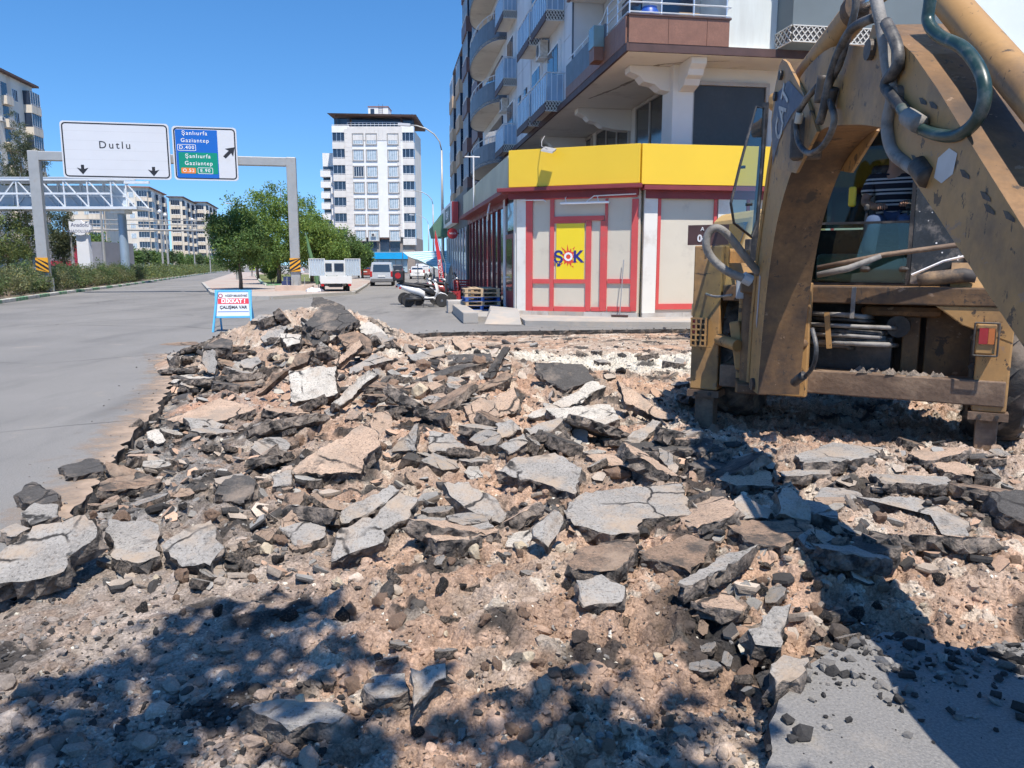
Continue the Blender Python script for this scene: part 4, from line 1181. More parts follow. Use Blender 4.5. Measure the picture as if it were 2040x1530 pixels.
for i, z in enumerate(zrow):
    for j, x in enumerate(wx):
        ms = window_meshes(1.75, 1.75, PVC, DARK_GLASS if (i, j) == (2, 0) else PALE_GLASS, 4, STONE_TRIM)
        put_window(tw, ms, (x, 0, z-0.7), 0)
for i in range(8):
    z = zrow[0] + 1.35 - i*(zrow[0]-zrow[6])/6 + 0.15
    if i < 8:
        put_balcony(tw, balcony_meshes(3.1, 1.5, .98, (zrow[0]-zrow[6])/6-.17, (cl_m if i else WHITE_R, RAIL, DARK_GLASS), 'enclosed' if i else 'open'), (.95, 1.6, z), 0)
        put_balcony(tw, balcony_meshes(2.3, 1.5, .98, (zrow[0]-zrow[6])/6-.17, (cl_m if i else WHITE_R, RAIL, DARK_GLASS), 'enclosed' if i else 'open'), (Wt-1.1, 1.6, z), 0)
MB().box(2.6, Wt-2.4, 2.0, 13, ztop+.003, ztop+1.75).build('penthouse', DARK_GLASS, tw)
r_ = MB(); r_.add([(-1.0,-.5,ztop+2.0),(Wt+.5,-.5,ztop+1.6),(Wt+.5,15,ztop+1.6),(-1.0,15,ztop+2.0),(-1.2,-.6,ztop+2.2),(Wt+.6,-.6,ztop+1.95),(Wt+.6,15,ztop+1.95),(-1.2,15,ztop+2.2)],
   [(0,3,2,1),(4,5,6,7),(0,1,5,4),(1,2,6,5),(2,3,7,6),(3,0,4,7)]); r_.build('roof', ROOF_BR, tw)
rl = MB()
for k in range(15):
    x = 2.2+(Wt-4.2)*k/14; rl.cyl((x,.1,ztop), (x,.1,ztop+.7), .03, n=5)
for z in (.35,.7): rl.cyl((2.2,.1,ztop+z), (Wt-2.0,.1,ztop+z), .03, n=5)
rl.build('railing', RAIL, tw)
for x in (0.2, 2.3, Wt-2.2, Wt-.2): MB().cyl((x,.3,ztop), (x,.3,ztop+2.2), .07, n=6).build('post', DK_BROWN, tw)
rb = MB().box(Wt*.38, Wt*.64, 4, 8, ztop+1.9, ztop+4.1).build('roof_box', WHITE_R, tw)
MB().box(Wt*.41, Wt*.46, 3.95, 3.998, ztop+2.4, ztop+3.8).build('opening', DARK_GLASS, rb)
MB().box(Wt*.375, Wt*.645, 3.9, 8.1, ztop+4.103, ztop+4.25).build('cap', ROOF_RED, rb)
ld = MB()
for s_ in (.52,.57): ld.cyl((Wt*s_,3.9,ztop+2.2), (Wt*s_,3.9,ztop+4.6), .03, n=5)
for k in range(6): ld.cyl((Wt*.52,3.9,ztop+2.4+k*.33), (Wt*.57,3.9,ztop+2.4+k*.33), .02, n=5)
ld.build('ladder', DK_BROWN, rb)
# left wing, stepped
MB().box(-3.6, .38, 5, 18, 0, at(640, 305, TW+5).z).build('side_wing', WHITE_R, tw)
for i in range(6):
    z = at(640, 350+i*21.5, TW+3).z
    put_balcony(tw, balcony_meshes(2.6, 1.7, .9, 2.0, (WHITE_R, RAIL, DARK_GLASS), 'open'), (-2.4, 5, z), 0)
    put_balcony(tw, balcony_meshes(1.8, 2.4, .9, 2.0, (WHITE_R, RAIL, DARK_GLASS), 'open'), (-.6, 4.2, z-1.2), 0)
for (p0, p1) in ((722, 750), (757, 775), (777, 796)):
    xa, xb = at(p0, 495, TW).x-xl, at(p1, 495, TW).x-xl
    MB().box(xa, xb, .40, .497, 4.2, 6.2).build('shop_window', DARK_GLASS, tw)
MB().box(at(738, 505, TW).x-xl, at(812, 505, TW).x-xl, -.2, .49, at(740, 516, TW).z, at(740, 503, TW).z).build('shop_fascia', mat('bright_blue_sign', (0.01, 0.36, 0.72), 0.45, 0.06, 1), tw)
for k in range(6):
    xa = at(740+k*12, 525, TW).x-xl
    MB().box(xa, xa+1.0, .42, .497, .3, at(740, 517.5, TW).z-.05).build('shop_window', mat('pale_shop_glass', (0.35, 0.45, 0.5), 0.15, 0.2, 0.7, spec=.7), tw)
MB().box(Wt*.36, Wt*.7, .25, .498, 6.3, 6.58).build('soffit_band', ROOF_RED, tw)
put_ac(tw, (wx[1], 0, 6.75), 0)

# --- beige block at the left edge, seen along its street face
cA = at(112, 300, 116)
ap = apartment('apartment_block', 'beige apartment block with dark glazed corner balconies at the left edge', (cA.x-14, cA.y-26, 0), R(8), 14, 26, 5.0, 7, 3.05,
   {'right': [('b', 24.4, 3.0, 1.1, 'enclosed', CREAM_R), ('w', 20.5, 1.5, 1.6), ('b', 17.6, 1.9, .7, 'open', CREAM_R), ('w', 14.4, 1.5, 1.6), ('b', 11.2, 1.9, .7, 'open', CREAM_R), ('w', 8.0, 1.5, 1.6), ('b', 4.6, 3.0, 1.1, 'enclosed', CREAM_R), ('w', 1.6, 1.3, 1.6)],
    'front': [('w', 4, 1.4, 1.6), ('w', 9, 1.4, 1.6)]}, IVORY_R, base=mat('shopfront_dark', (0.12, 0.11, 0.11), 0.5, 0.3, 0.4), seed=3, roof_h=.4)
# --- far row of blocks along the avenue
for i, (px0, px1, pyt, Y, D_, lab) in enumerate(((218, 288, 372, 235, 26, 'ivory apartment block just right of the footbridge pillar'),
                                      (336, 360, 393, 268, 30, 'middle apartment block of the far row left of the trees'),
                                      (384, 408, 403, 300, 34, 'farthest apartment block of the row beside the street trees'),
                                      (130, 200, 400, 180, 12, 'low cream house behind the white roadside sign'))):
    p0, p1 = at(px0, pyt, Y), at(px1, pyt, Y); W_ = p1.x-p0.x
    fl = 7 if i < 3 else 3
    fh_ = 3.0; z0_ = p0.z - fl*fh_ - .9
    f_front = [('w', W_*.22, 1.4, 1.5), ('w', W_*.55, 1.4, 1.5), ('b', W_-1.6, 3.0, 1.3, 'enclosed', CREAM_R)] if W_ > 7 else [('b', W_*.5, W_*.7, 1.2, 'enclosed', CREAM_R)]
    f_right = [('b', 1.9, 3.4, 1.0, 'enclosed', CREAM_R), ('w', 6, 1.2, 1.5), ('w', 9, 1.2, 1.5), ('b', 12.5, 2.6, .9, 'enclosed', CREAM_R), ('w', 16, 1.2, 1.5), ('w', 19, 1.2, 1.5), ('b', 23, 3.2, 1.0, 'enclosed', CREAM_R)]
    apartment('apartment_block', lab, (p0.x, Y, 0), R(14), W_, D_, max(z0_, 2.5), fl, fh_, {'front': f_front, 'right': f_right if i < 3 else []}, IVORY_R if i != 3 else CREAM_R, roof=ROOF_BR if i else ROOF_RED, seed=10+i, roof_h=.4)
# --- red-fronted low shop behind the left hedge
g = at(100, 540, 95)
sh_ = thing('shop_pavilion', 'low grey shop with a red fascia behind the left hedge', 'shop', (g.x, 95, 0))
MB().box(-9, 6.5, 0, 8, 0, 4.4).build('wall', mat('grey_shop_wall', (0.25, 0.25, 0.27), 0.7, 0.15, 0.4), sh_)
MB().box(-1.2, 3.6, -.3, -.003, 1.5, 2.1).build('fascia', mat('red_fascia', (0.42, 0.03, 0.06), 0.5, 0.1, 1), sh_)
for k in range(5): MB().box(-8.4+k*1.6, -7.0+k*1.6, -.08, -.004, .6, 3.0).build('window', DARK_GLASS, sh_)
MB().box(3.0, 3.6, -.35, -.004, 2.103, 4.0).build('pilaster', _mats['red_fascia'], sh_)
# --- hazy far town behind the tower
for i, (px, w_, top, Y) in enumerate(((846, 40, 520, 420), (872, 30, 517, 520), (800, 60, 520, 480), (470, 90, 521, 560))):
    a = at(px, top, Y)
    t = thing('distant_building', ['low distant building left of the lamp posts', 'low distant building right of the lamp posts', 'distant building behind the tower base', 'distant building beyond the avenue trees'][i], 'building', (a.x, Y, 0))
    MB().box(-w_*.12, w_*.12, 0, 10, 0, a.z).build('wall', IVORY_R, t); MB().box(-w_*.13, w_*.13, -.5, 10.5, a.z+.003, a.z+.5).build('roof', ROOF_RED, t)

# ================================================================ corner building on the right with the shop
def plane_hit(px, py, P0, ang):
    n = Vector((math.sin(ang), -math.cos(ang), 0)); o_ = Vector((0, 0, EYE)); d = ray(px, py)
    return o_ + d*((Vector(P0)-o_).dot(n)/d.dot(n))
BRZ = R(9.2)
BS = 1.087
OC = Vector((2.9, 20.3, 0))*BS
EW = Vector((math.cos(BRZ), math.sin(BRZ), 0)); EU = Vector((-math.sin(BRZ), math.cos(BRZ), 0))
def to_local(p):
    d = Vector(p) - OC; return Vector((d.dot(EW), d.dot(EU), d.z))/BS
blk = thing('corner_apartment_building', 'tall grey apartment building over the yellow corner shop with brown corner balcony', 'apartment building', OC, BRZ)
blk.scale = (BS,)*3
ZS, FH, NF = 6.98, 3.0, 8
ZT = ZS + FH*NF
MB().box(2.65, 16, .2, 6.6, ZS, ZT).build('wall', mat('pale_green_render', (0.72, 0.76, 0.73), 0.85, 0.04, 1, bump=.15, bscale=6, dirt=(0.55,0.56,0.52), dirt_amt=.2, dirt_scale=.6, streak=True), blk)
MB().box(.2, 16, 6.603, 31, ZS, ZT).build('wall', TILE_GREY, blk)
# cladding panels on the street side, pier by pier
for (y0, y1) in ((6.7, 7.9), (14.2, 17.7)):
    nrow = int((ZT-ZS)/1.05)
    for k in range(nrow):
        MB().box(.165, .198, y0, y1, ZS+k*1.05+.01, ZS+(k+1)*1.05-.01).build('panel', TILE_GREY, blk)
MB().box(.15, .197, 6.62, 6.69, ZS, ZT).build('corner_strip', SLATE, blk)
# overhanging underside and its dark trim
MB().box(.02, 16, .02, 31, ZS-.2, ZS-.003).build('soffit', SOFFIT, blk)
MB().box(-.05, .017, -.05, 31, ZS-.22, ZS-.02).build('edge_trim', DK_BROWN, blk)
MB().box(.02, 16, -.05, .017, ZS-.22, ZS-.02).build('edge_trim', DK_BROWN, blk)
# peeled strip on the underside
pl = MB(); rd3 = random.Random(4)
px_ = [(0.5, 5.6), (0.9, 4.2), (1.15, 2.9), (1.0, 1.9), (1.25, 1.2), (2.0, .75), (2.9, .55)]
for i in range(len(px_)-1):
    (x0, y0), (x1, y1) = px_[i], px_[i+1]
    for k in range(5):
        t0 = (k+rd3.uniform(-.1,.1))/5; t1 = t0+.24
        w = rd3.uniform(.03, .09)
        pl.extrude([(x0+(x1-x0)*t0-w, y0+(y1-y0)*t0, ZS-.206), (x0+(x1-x0)*t0+w, y0+(y1-y0)*t0+w*.4, ZS-.206), (x0+(x1-x0)*t1+w*.6, y0+(y1-y0)*t1, ZS-.206), (x0+(x1-x0)*t1-w*.6, y0+(y1-y0)*t1, ZS-.206)], (0,0,.004))
pl.build('peeling_plaster', mat('bare_plaster', (0.34, 0.29, 0.25), 0.95, 0.3, 8), blk)
# mezzanine: set-back walls, corner column, windows, brackets
MEZ = mat('mezzanine_wall', (0.72, 0.67, 0.59), 0.88, 0.05, 1)
MEZ_W = mat('mezzanine_column', (0.74, 0.70, 0.64), 0.85, 0.05, 1)
mzf = lambda px, py: to_local(plane_hit(px, py, OC + EU*1.3*BS, BRZ))
MB().box(2.4, 16, 1.3, 31, 3.0, ZS-.203).build('mezzanine_wall', MEZ, blk)
c0, c1 = mzf(1334, 230).x, mzf(1374, 230).x
MB().box(c0, c1, 1.1, 1.9, 4.2, ZS-.205).build('column', MEZ_W, blk)
wa, wb = mzf(1381, 170), mzf(1518, 292)
wi = MB(); x0, x1, z1, z0 = wa.x, wb.x, wa.z, 4.4
wi.box(x0-.1, x1+.1, 1.20, 1.297, z1, z1+.1).box(x0-.1, x0, 1.20, 1.297, z0, z1-.002).box(x1, x1+.1, 1.20, 1.297, z0, z1-.002)
w_ = wi.build('window', mat('grey_alu_frame', (0.42, 0.38, 0.34), 0.5, 0.1, 4), blk)
MB().box(x0, x1, 1.26, 1.298, z0, z1-.003).build('pane', mat('film_covered_glass', (0.055, 0.05, 0.045), 0.35, 0.2, 1.5, fine=.2, fscale=8, spec=.4), w_)
for k in range(1, 3):
    xx = x1 + .9 + (k-1)*3.0
    w2 = MB().box(xx, xx+2.4, 1.23, 1.297, 4.5, z1).build('window', _mats['grey_alu_frame'], blk)
    MB().box(xx+.08, xx+2.32, 1.21, 1.227, 4.55, z1-.08).build('pane', DARK_GLASS, w2)
yy = 2.2
while yy < 29:                                               # street-side mezzanine windows between columns
    L_ = 4.2
    w2 = MB()
    for q in range(4):
        w2.box(2.31, 2.397, yy+L_*q/3-.04, yy+L_*q/3+.04, 4.6, 6.62)
    w2.box(2.30, 2.397, yy, yy+L_, 6.623, 6.72)
    w_ = w2.build('window', _mats['grey_alu_frame'], blk)
    MB().box(2.35, 2.398, yy, yy+L_, 4.6, 6.62).build('pane', glass_dark('mezz_glass', (0.05, 0.052, 0.05), 0.12), w_)
    yy += 5.0
MB().box(2.2, 2.398, 1.92, 2.1, 4.3, ZS-.205).build('column', MEZ_W, blk)
prof = [(0,0),(1.9,0),(1.9,-.16),(1.62,-.26),(1.5,-.40),(1.2,-.46),(1.02,-.60),(.5,-.68),(0,-.70)]
for yb in (1.35, 7.1, 13.1, 18.1, 23.1):
    MB().extrude([(2.39-p[0], yb, ZS-.208+p[1]) for p in prof], (0, .45, 0)).build('bracket', MEZ_W, blk)
MB().extrude([(c1-.42, 1.29-p[0]*.55, ZS-.208+p[1]) for p in prof], (.42, 0, 0)).build('bracket', MEZ_W, blk)

def lattice(name, parent, org, eu, ev, nrm, w, h, n=None):
    """diamond lattice board: dark backing and crossing bars"""
    org, eu, ev, nrm = Vector(org), Vector(eu), Vector(ev), Vector(nrm)
    n = n or max(2, int(round(w/h*1.6)))
    b = MB(); b.add([org, org+eu*w, org+eu*w+ev*h, org+ev*h], [(0,1,2,3)])
    l_ = MB()
    o2 = org + nrm*.012
    for k in range(n):
        a0_ = w*k/n; a1_ = w*(k+1)/n
        for (p, q) in (((a0_, 0), (a1_, h)), ((a0_, h), (a1_, 0)), (((a0_+a1_)/2, 0), (a1_, h/2)), ((a0_, h/2), ((a0_+a1_)/2, h)), (((a0_+a1_)/2, 0), (a0_, h/2)), (((a0_+a1_)/2, h), (a1_, h/2))):
            l_.beam(o2+eu*p[0]+ev*p[1], o2+eu*q[0]+ev*q[1], .02, h*.075, nrm)
    for z in (0, h): l_.beam(o2+ev*z, o2+eu*w+ev*z, .024, h*.10, nrm)
    o = b.build(name, LAT_DK, parent); 
    l_.build('bars', LATTICE, o)
    return o
# corner balconies
for k in range(NF):
    z = ZS + k*FH
    cb = MB().box(0, 2.64, 0, 6.59, z+.003, z+.12).build('corner_balcony', SOFFIT, blk)
    for i, (xa, xb) in enumerate(((0, 1.02), (1.03, 2.04), (2.05, 2.64))):
        MB().box(xa, xb, -.06, .03, z-.02, z+.62).build('brown_panel', BROWN_CLAD, cb)
    MB().box(-.03, 2.68, -.09, .05, z+.623, z+.66).build('coping', DK_BROWN, cb)
    for (ya, yb) in ((.04, 1.0), (1.01, 1.95)):
        MB().box(-.06, .03, ya, yb, z-.02, z+.62).build('brown_panel', BROWN_CLAD, cb)
    for (ya, yb) in ((1.96, 3.2), (3.21, 4.4), (4.41, 5.6), (5.61, 6.58)):
        MB().box(-.06, .03, ya, yb, z+.30, z+1.0).build('slate_panel', SLATE, cb)
        MB().box(-.065, .03, ya, yb, z-.02, z+.295).build('brown_panel', BROWN_CLAD, cb)
    r_ = MB()
    for h in (.72, .95, 1.18, 1.42):
        r_.tube([(2.6, .0, z+h), (.05, .0, z+h), (0, .05, z+h), (0, 1.9, z+h)], .022, 6)
        r_.tube([(2.6, .0, z+h), (2.70, .02, z+h), (2.72, .1, z+h), (2.6, .14, z+h)], .018, 6)
    r_.tube([(0, 1.9, z+1.42), (0, 2.4, z+1.2), (0, 6.5, z+1.2)], .022, 6)
    for x in (.02, .85, 1.7, 2.58): r_.cyl((x, 0, z+.62), (x, 0, z+1.42), .02, n=6)
    for y in (.95, 1.9, 2.6, 3.6, 4.6, 5.6): r_.cyl((0, y, z+.6), (0, y, z+(1.42 if y < 2 else 1.2)), .018, n=6)
    r_.build('railing', RAIL, cb)
    MB().box(1.2, 2.64, 1.9, 6.58, z+.125, z+FH-.003).build('inner_wall', mat('balcony_inner', (0.55,0.55,0.54), .85, .06, 1), cb)
    MB().box(1.16, 1.197, 2.6, 4.4, z+.13, z+2.3).build('door', DARK_GLASS, cb)
    MB().box(1.5, 2.4, 1.86, 1.897, z+.13, z+2.3).build('door', DARK_GLASS, cb)
    pt = MB().box(-.34, -.07, 2.0, 2.5, z+.05, z+.40).build('planter', BROWN_CLAD, cb)
    MB().box(-.36, -.07, 1.98, 2.52, z+.403, z+.95).build('green_glass', mat('green_tinted_glass', (0.20,0.28,0.27), .1, .15, 1, spec=.7), cb)
# grey bay with lattice on the side face
for k in range(NF):
    z = ZS + k*FH
    by = MB().box(4.05, 8.2, -.62, .197, z+.42, z+1.35).build('bay', mat('grey_green_render', (0.15, 0.18, 0.19), .75, .08, 1), blk)
    lattice('lattice', by, (4.05, -.64, z+.02), (1,0,0), (0,0,1), (0,-1,0), 4.15, .38, 13)
    lattice('lattice', by, (4.03, .19, z+.02), (0,-1,0), (0,0,1), (-1,0,0), .82, .38, 2)
    w2 = MB().box(4.05, 8.2, -.60, .19, z+1.353, z+FH-.1).build('window', PVC, blk)
    for q in range(4): MB().box(4.12+q*1.02, 5.02+q*1.02, -.63, -.603, z+1.45, z+FH-.2).build('pane', PALE_GLASS, w2)
# street-side small balconies
gp_m = {}
for (y0, y1, off) in ((8.0, 10.7, 0), (11.3, 13.9, .05), (17.9, 20.6, 0)):
    for k in range(NF):
        z = ZS + k*FH + off
        sb = MB().box(-.46, .198, y0, y1, z-.02, z+.10).build('balcony', SOFFIT, blk)
        MB().box(-.48, -.44, y0-.02, y1+.02, z-.16, z+.12).build('edge', DK_BROWN, sb)
        lattice('lattice', sb, (-.46, y0-.022, z-.17), (1,0,0), (0,0,1), (0,-1,0), .66, .34, 3)
        r_ = MB()
        zz = z + 1.12
        r_.tube([(.18, y0, zz), (-.42, y0, zz), (-.44, y0+.05, zz), (-.44, y1, zz), (.18, y1, zz)], .024, 6)
        for q in range(9):
            y = y0+(y1-y0)*q/8; r_.cyl((-.44, y, z+.1), (-.44, y, zz), .014, n=5)
        for q in range(4): r_.cyl((.16-.2*q, y0, z+.1), (.16-.2*q, y0, zz), .014, n=5)
        r_.build('railing', RAIL, sb)
        g_ = MB().box(-.432, -.424, y0+.05, y1-.05, z+.18, zz-.06); g_.box(-.40, .16, y0+.004, y0+.012, z+.18, zz-.06)
        g_.build('glass_panel', BAL_GLASS, sb)
        dr = MB().box(.10, .197, y0+.5, y1-.3, z+.105, z+2.35).build('door', PVC, blk)
        MB().box(.08, .098, y0+.6, y0+1.2, z+.2, z+2.25).build('pane', DARK_GLASS, dr); MB().box(.08, .098, y0+1.28, y1-.4, z+.2, z+2.25).build('pane', DARK_GLASS, dr)
for k in range(NF):
    for y in (15.0, 16.6):
        z = ZS+k*FH+1.0
        w2 = MB().box(.12, .162, y, y+.62, z, z+1.15).build('window', mat('dark_alu', (.1,.1,.11), .4, .1, 4), blk)
        MB().box(.10, .117, y+.06, y+.56, z+.06, z+1.09).build('pane', DARK_GLASS, w2)
for (y, z) in ((10.95, 9.3), (10.9, 12.5), (20.8, 9.2), (14.5, 15.5)): put_ac(blk, (.19, y, z), R(-90))
# curved slate balconies
for k in range(NF):
    z = ZS + k*FH - .2
    out = []; 
    for q in range(15):
        a = math.pi*q/14; out.append((.19-1.25*math.sin(a)**.8, 25.7-4.7*math.cos(a)))
    cbm = MB(); cbm.extrude([(x, y, z) for x, y in out], (0,0,.12)); cv = cbm.build('curved_balcony', SOFFIT, blk)
    pm = MB(); pm.loft([[(x, y, z-.05) for x, y in out], [(x, y, z+1.0) for x, y in out], [(x+.08, y, z+1.0) for x, y in out], [(x+.08, y, z+.125) for x, y in out]], caps=False, closed=False)
    pm.build('slate_parapet', SLATE, cv)
    r_ = MB(); r_.tube([(x+.04, y, z+1.3) for x, y in out], .025, 6)
    for q in range(1, 14): r_.cyl((out[q][0]+.04, out[q][1], z+1.0), (out[q][0]+.04, out[q][1], z+1.3), .015, n=5)
    r_.build('railing', RAIL, cv)
    MB().box(.12, .197, 22.3, 29.2, z+.13, z+2.5).build('glazing', DARK_GLASS, blk)
MB().box(-.2, 16.2, -.2, 31.2, ZT+.003, ZT+.5).build('roof', ROOF_BR, blk)

# things standing on the corner balcony
_bp = OC + EW*.72*BS + EU*.55*BS
bb = thing('plastic_barrel', 'blue plastic barrel standing on the brown corner balcony', 'barrel', (_bp.x, _bp.y, (ZS+.12)*BS))
MB().lathe([(.24,0),(.27,.15),(.28,.45),(.26,.85),(.20,.93)], 18).build('drum', mat('barrel_blue', (.02,.09,.42), .4, .1, 3), bb, smooth=True); MB().lathe([(.21,.931),(.21,.97),(.05,.99)], 18).build('lid', mat('barrel_lid', (.02,.07,.33), .4, .1, 3), bb)
_bp = OC + EW*1.75*BS + EU*.6*BS
bk_ = thing('cardboard_box', 'brown cardboard box beside the barrel on the corner balcony', 'box', (_bp.x, _bp.y, (ZS+.12)*BS), BRZ); MB().box(-.3,.3,-.2,.2,0,.85).build('carton', mat('cardboard', (.36,.25,.15), .9, .1, 3), bk_, bevel=.01); MB().box(-.31,.31,-.03,.03,.851,.856).build('tape', PVC, bk_)
# further buildings of the same street front
def along(y_, x_=0.0): return OC + EU*y_*BS + EW*x_*BS
def far_front(label, y0, y1, x_, top, wall, bal, seed, proj=1.2):
    D_ = (y1-y0)*BS; fl = int((top-4.6)/3.05)
    cols = [('b', D_*.22, D_*.30, proj, 'enclosed', bal), ('w', D_*.44, 1.2, 1.5), ('w', D_*.58, 1.2, 1.5), ('b', D_*.80, D_*.30, proj, 'enclosed', bal)]
    return apartment('apartment_building', label, along(y0, x_), BRZ, 14, D_, 4.6, fl, 3.05, {'left': cols, 'front': [('b', 1.4, 2.4, .8, 'enclosed', bal)]}, wall, seed=seed, over=.4, base=mat('dim_shopfronts', (.09,.085,.085), .5, .4, .5))
far_front('apartment building with boxy dark brown balconies beyond the slate balconies', 31.6, 43, 1.1, 29, IVORY_R, mat('maroon_brown_clad', (0.17, 0.09, 0.08), .5, .15, 2), 21)
far_front('sunlit cream apartment building beyond the brown balconies', 45, 56, .9, 20.5, CREAM_R, mat('tan_band', (.55,.40,.28), .8, .1, 1), 22, .9)
far_front('second cream apartment building farther down the side street', 58, 68, 1.9, 20.5, CREAM_R, IVORY_R, 23, .9)
far_front('last apartment building at the end of the right street front', 71, 80, 3.4, 20.0, IVORY_R, CREAM_R, 24, .9)

# ---------------------------------------------------------------- corner shop
RED = mat('shop_red_paint', (0.62, 0.085, 0.08), 0.45, 0.08, 2, dirt=(.45,.12,.1), dirt_amt=.2, dirt_scale=2)
DKRED = mat('eave_dark_red', (0.22, 0.035, 0.04), 0.55, 0.15, 2)
YEL = mat('shop_yellow_band', (0.85, 0.56, 0.035), 0.4, 0.03, .7)
BEI = mat('shop_beige_panel', (0.62, 0.56, 0.45), 0.7, 0.04, 1, dirt=(.48,.43,.35), dirt_amt=.12, dirt_scale=1.3)
COLW = mat('shop_white_column', (0.76, 0.73, 0.66), 0.75, 0.04, 1, dirt=(.58,.53,.46), dirt_amt=.25, dirt_scale=1.5)
TILE = mat('plinth_tile', (0.52, 0.49, 0.45), 0.6, 0.1, 1.5, dirt=(.36,.3,.25), dirt_amt=.35, dirt_scale=2)
CONC = mat('worn_concrete', (0.40, 0.375, 0.34), 0.9, 0.12, 1.2, fine=.15, fscale=70, bump=.3, bscale=25, dirt=(.48,.4,.32), dirt_amt=.35, dirt_scale=1.5)
SA = Vector((.12, 23.3, 0)); SB = Vector((3.59, 22.0, 0))
CH = math.atan2(SB.y-SA.y, SB.x-SA.x); CHL = (SB-SA).length
shop = thing('corner_shop', 'corner grocery shop with a yellow band, red frames and beige panels', 'shop', SA, CH)
SM = Matrix.Translation(SA) @ Matrix.Rotation(CH, 4, 'Z'); SMI = SM.inverted()
def cf(px, py):
    p = SMI @ plane_hit(px, py, SA, CH); return p.x, p.z
def cfz(zx, zy): return cf(860+.2941*zx, 280+.2941*zy)
def rect(name, m_, zx0, zx1, zy0, zy1, proud, parent=shop, back=-.002, bevel=0):
    x0, za = cfz(zx0, (zy0+zy1)/2); x1, _ = cfz(zx1, (zy0+zy1)/2); _, z1 = cfz((zx0+zx1)/2, zy0); _, z0 = cfz((zx0+zx1)/2, zy1)
    return MB().box(x0, x1, -proud, back, z0, z1).build(name, m_, parent, bevel=bevel)
ZB = cfz(1000, 1158)[1]
MB().box(0, CHL, 0, .25, ZB-.02, 4.0).build('front_wall', BEI, shop)
rect('column', COLW, 580, 640, 370, 1158, .05); 
for (a, b) in ((640, 685), (803, 830), (1045, 1080), (1142, 1172), (1172, 1190), (1352, 1395)):
    rect('red_frame', RED, a, b, 395 if a != 1045 and a != 1142 else 545, 1156, .05 if a != 1172 else .045, bevel=.004)
rect('red_frame', RED, 640, 1395, 355, 394, .055)
for (a, b) in ((686, 802), (1191, 1351)): rect('red_frame', RED, a, b, 938, 968, .05)
for (a, b) in ((686, 802), (831, 1044), (1191, 1351)): rect('red_frame', RED, a, b, 1125, 1157, .05)
rect('red_frame', RED, 831, 1171, 512, 544, .052); rect('red_frame', RED, 831, 1044, 940, 967, .05)
rect('red_frame', RED, 831, 1044, 546, 560, .04); rect('red_frame', RED, 1081, 1141, 1128, 1156, .05)
dx0, dx1 = cfz(846, 750)[0], cfz(1034, 750)[0]; dz1, dz0 = cfz(940, 562)[1], cfz(940, 939)[1]
post = MB().box(dx0, dx1, -.034, -.004, dz0, dz1).build('door_poster', mat('poster_yellow', (0.88, 0.66, 0.02), .35, .02, 1), shop)
# poster print: the shop's name with the red star burst
cx, cz = cfz(928, 790); s_ = (dx1-dx0)
star = MB(); pts = []; rs = random.Random(8)
for k in range(22):
    a = 2*math.pi*k/22; r_ = s_*(.37 if k % 2 == 0 else .21)*rs.uniform(.8, 1.12)
    pts.append((cx+r_*math.cos(a)*.78, -.036, cz+r_*math.sin(a)*1.1))
star.add([(cx, -.036, cz)]+pts, [(0, 1+k, 1+(k+1) % 22) for k in range(22)]).build('star_burst', mat('burst_red', (0.75, 0.07, 0.03), .4, .03, 1), post)
rays_ = MB()
for a, r0, r1 in ((2.2,.30,.46),(1.0,.32,.44),(-2.4,.30,.44),(-1.1,.34,.42),(3.6,.31,.42),(-.5,.3,.4)):
    rays_.add([(cx+s_*r0*math.cos(a-.09), -.0365, cz+s_*r0*math.sin(a-.09)), (cx+s_*r0*math.cos(a+.09), -.0365, cz+s_*r0*math.sin(a+.09)), (cx+s_*r1*math.cos(a), -.0365, cz+s_*r1*math.sin(a))], [(0,1,2)])
rays_.build('burst_rays', _mats['burst_red'], post)
NAVY = mat('print_navy', (0.02, 0.03, 0.22), .4, .02, 1); PW = mat('print_white', (0.85, 0.85, 0.85), .4, .02, 1)
text('lettering', 'Ş', s_*.56, NAVY, post, (cx-s_*.36, -.0375, cz-s_*.02), bold=.014)
text('lettering', 'O', s_*.38, PW, post, (cx-s_*.0, -.040, cz), bold=.014)
text('lettering', 'K', s_*.56, NAVY, post, (cx+s_*.35, -.0375, cz+s_*.0), bold=.014)
# yellow band: one box along the chamfer, mitred into the ones beside it
zl1, zl0 = cfz(1000, 52)[1], cfz(1000, 308)[1]
MB().box(-.12, CHL+.02, -.30, -.06, zl0, zl1).build('yellow_band', YEL, shop, bevel=.006)
MB().box(-.1, CHL, -.05, .5, zl0-.02, zl1-.05).build('band_core', DKRED, shop)
MB().box(-.45, CHL+.1, -.42, .0, zl0-.13, zl0-.022).build('eave', DKRED, shop, bevel=.01)
MB().box(-.2, CHL-.05, -.12, -.004, zl0-.32, zl0-.133).build('eave_board', DKRED, shop)
MB().tube([(.2, -.13, zl0-.36), (.9, -.13, zl0-.37), (1.0, -.2, zl0-.43)], .018, 6).build('conduit', PVC, shop)
MB().tube([(CHL-.1, -.13, zl0-.28), (2.4, -.13, zl0-.30), (2.2, -.2, zl0-.46)], .018, 6).build('conduit', PVC, shop)
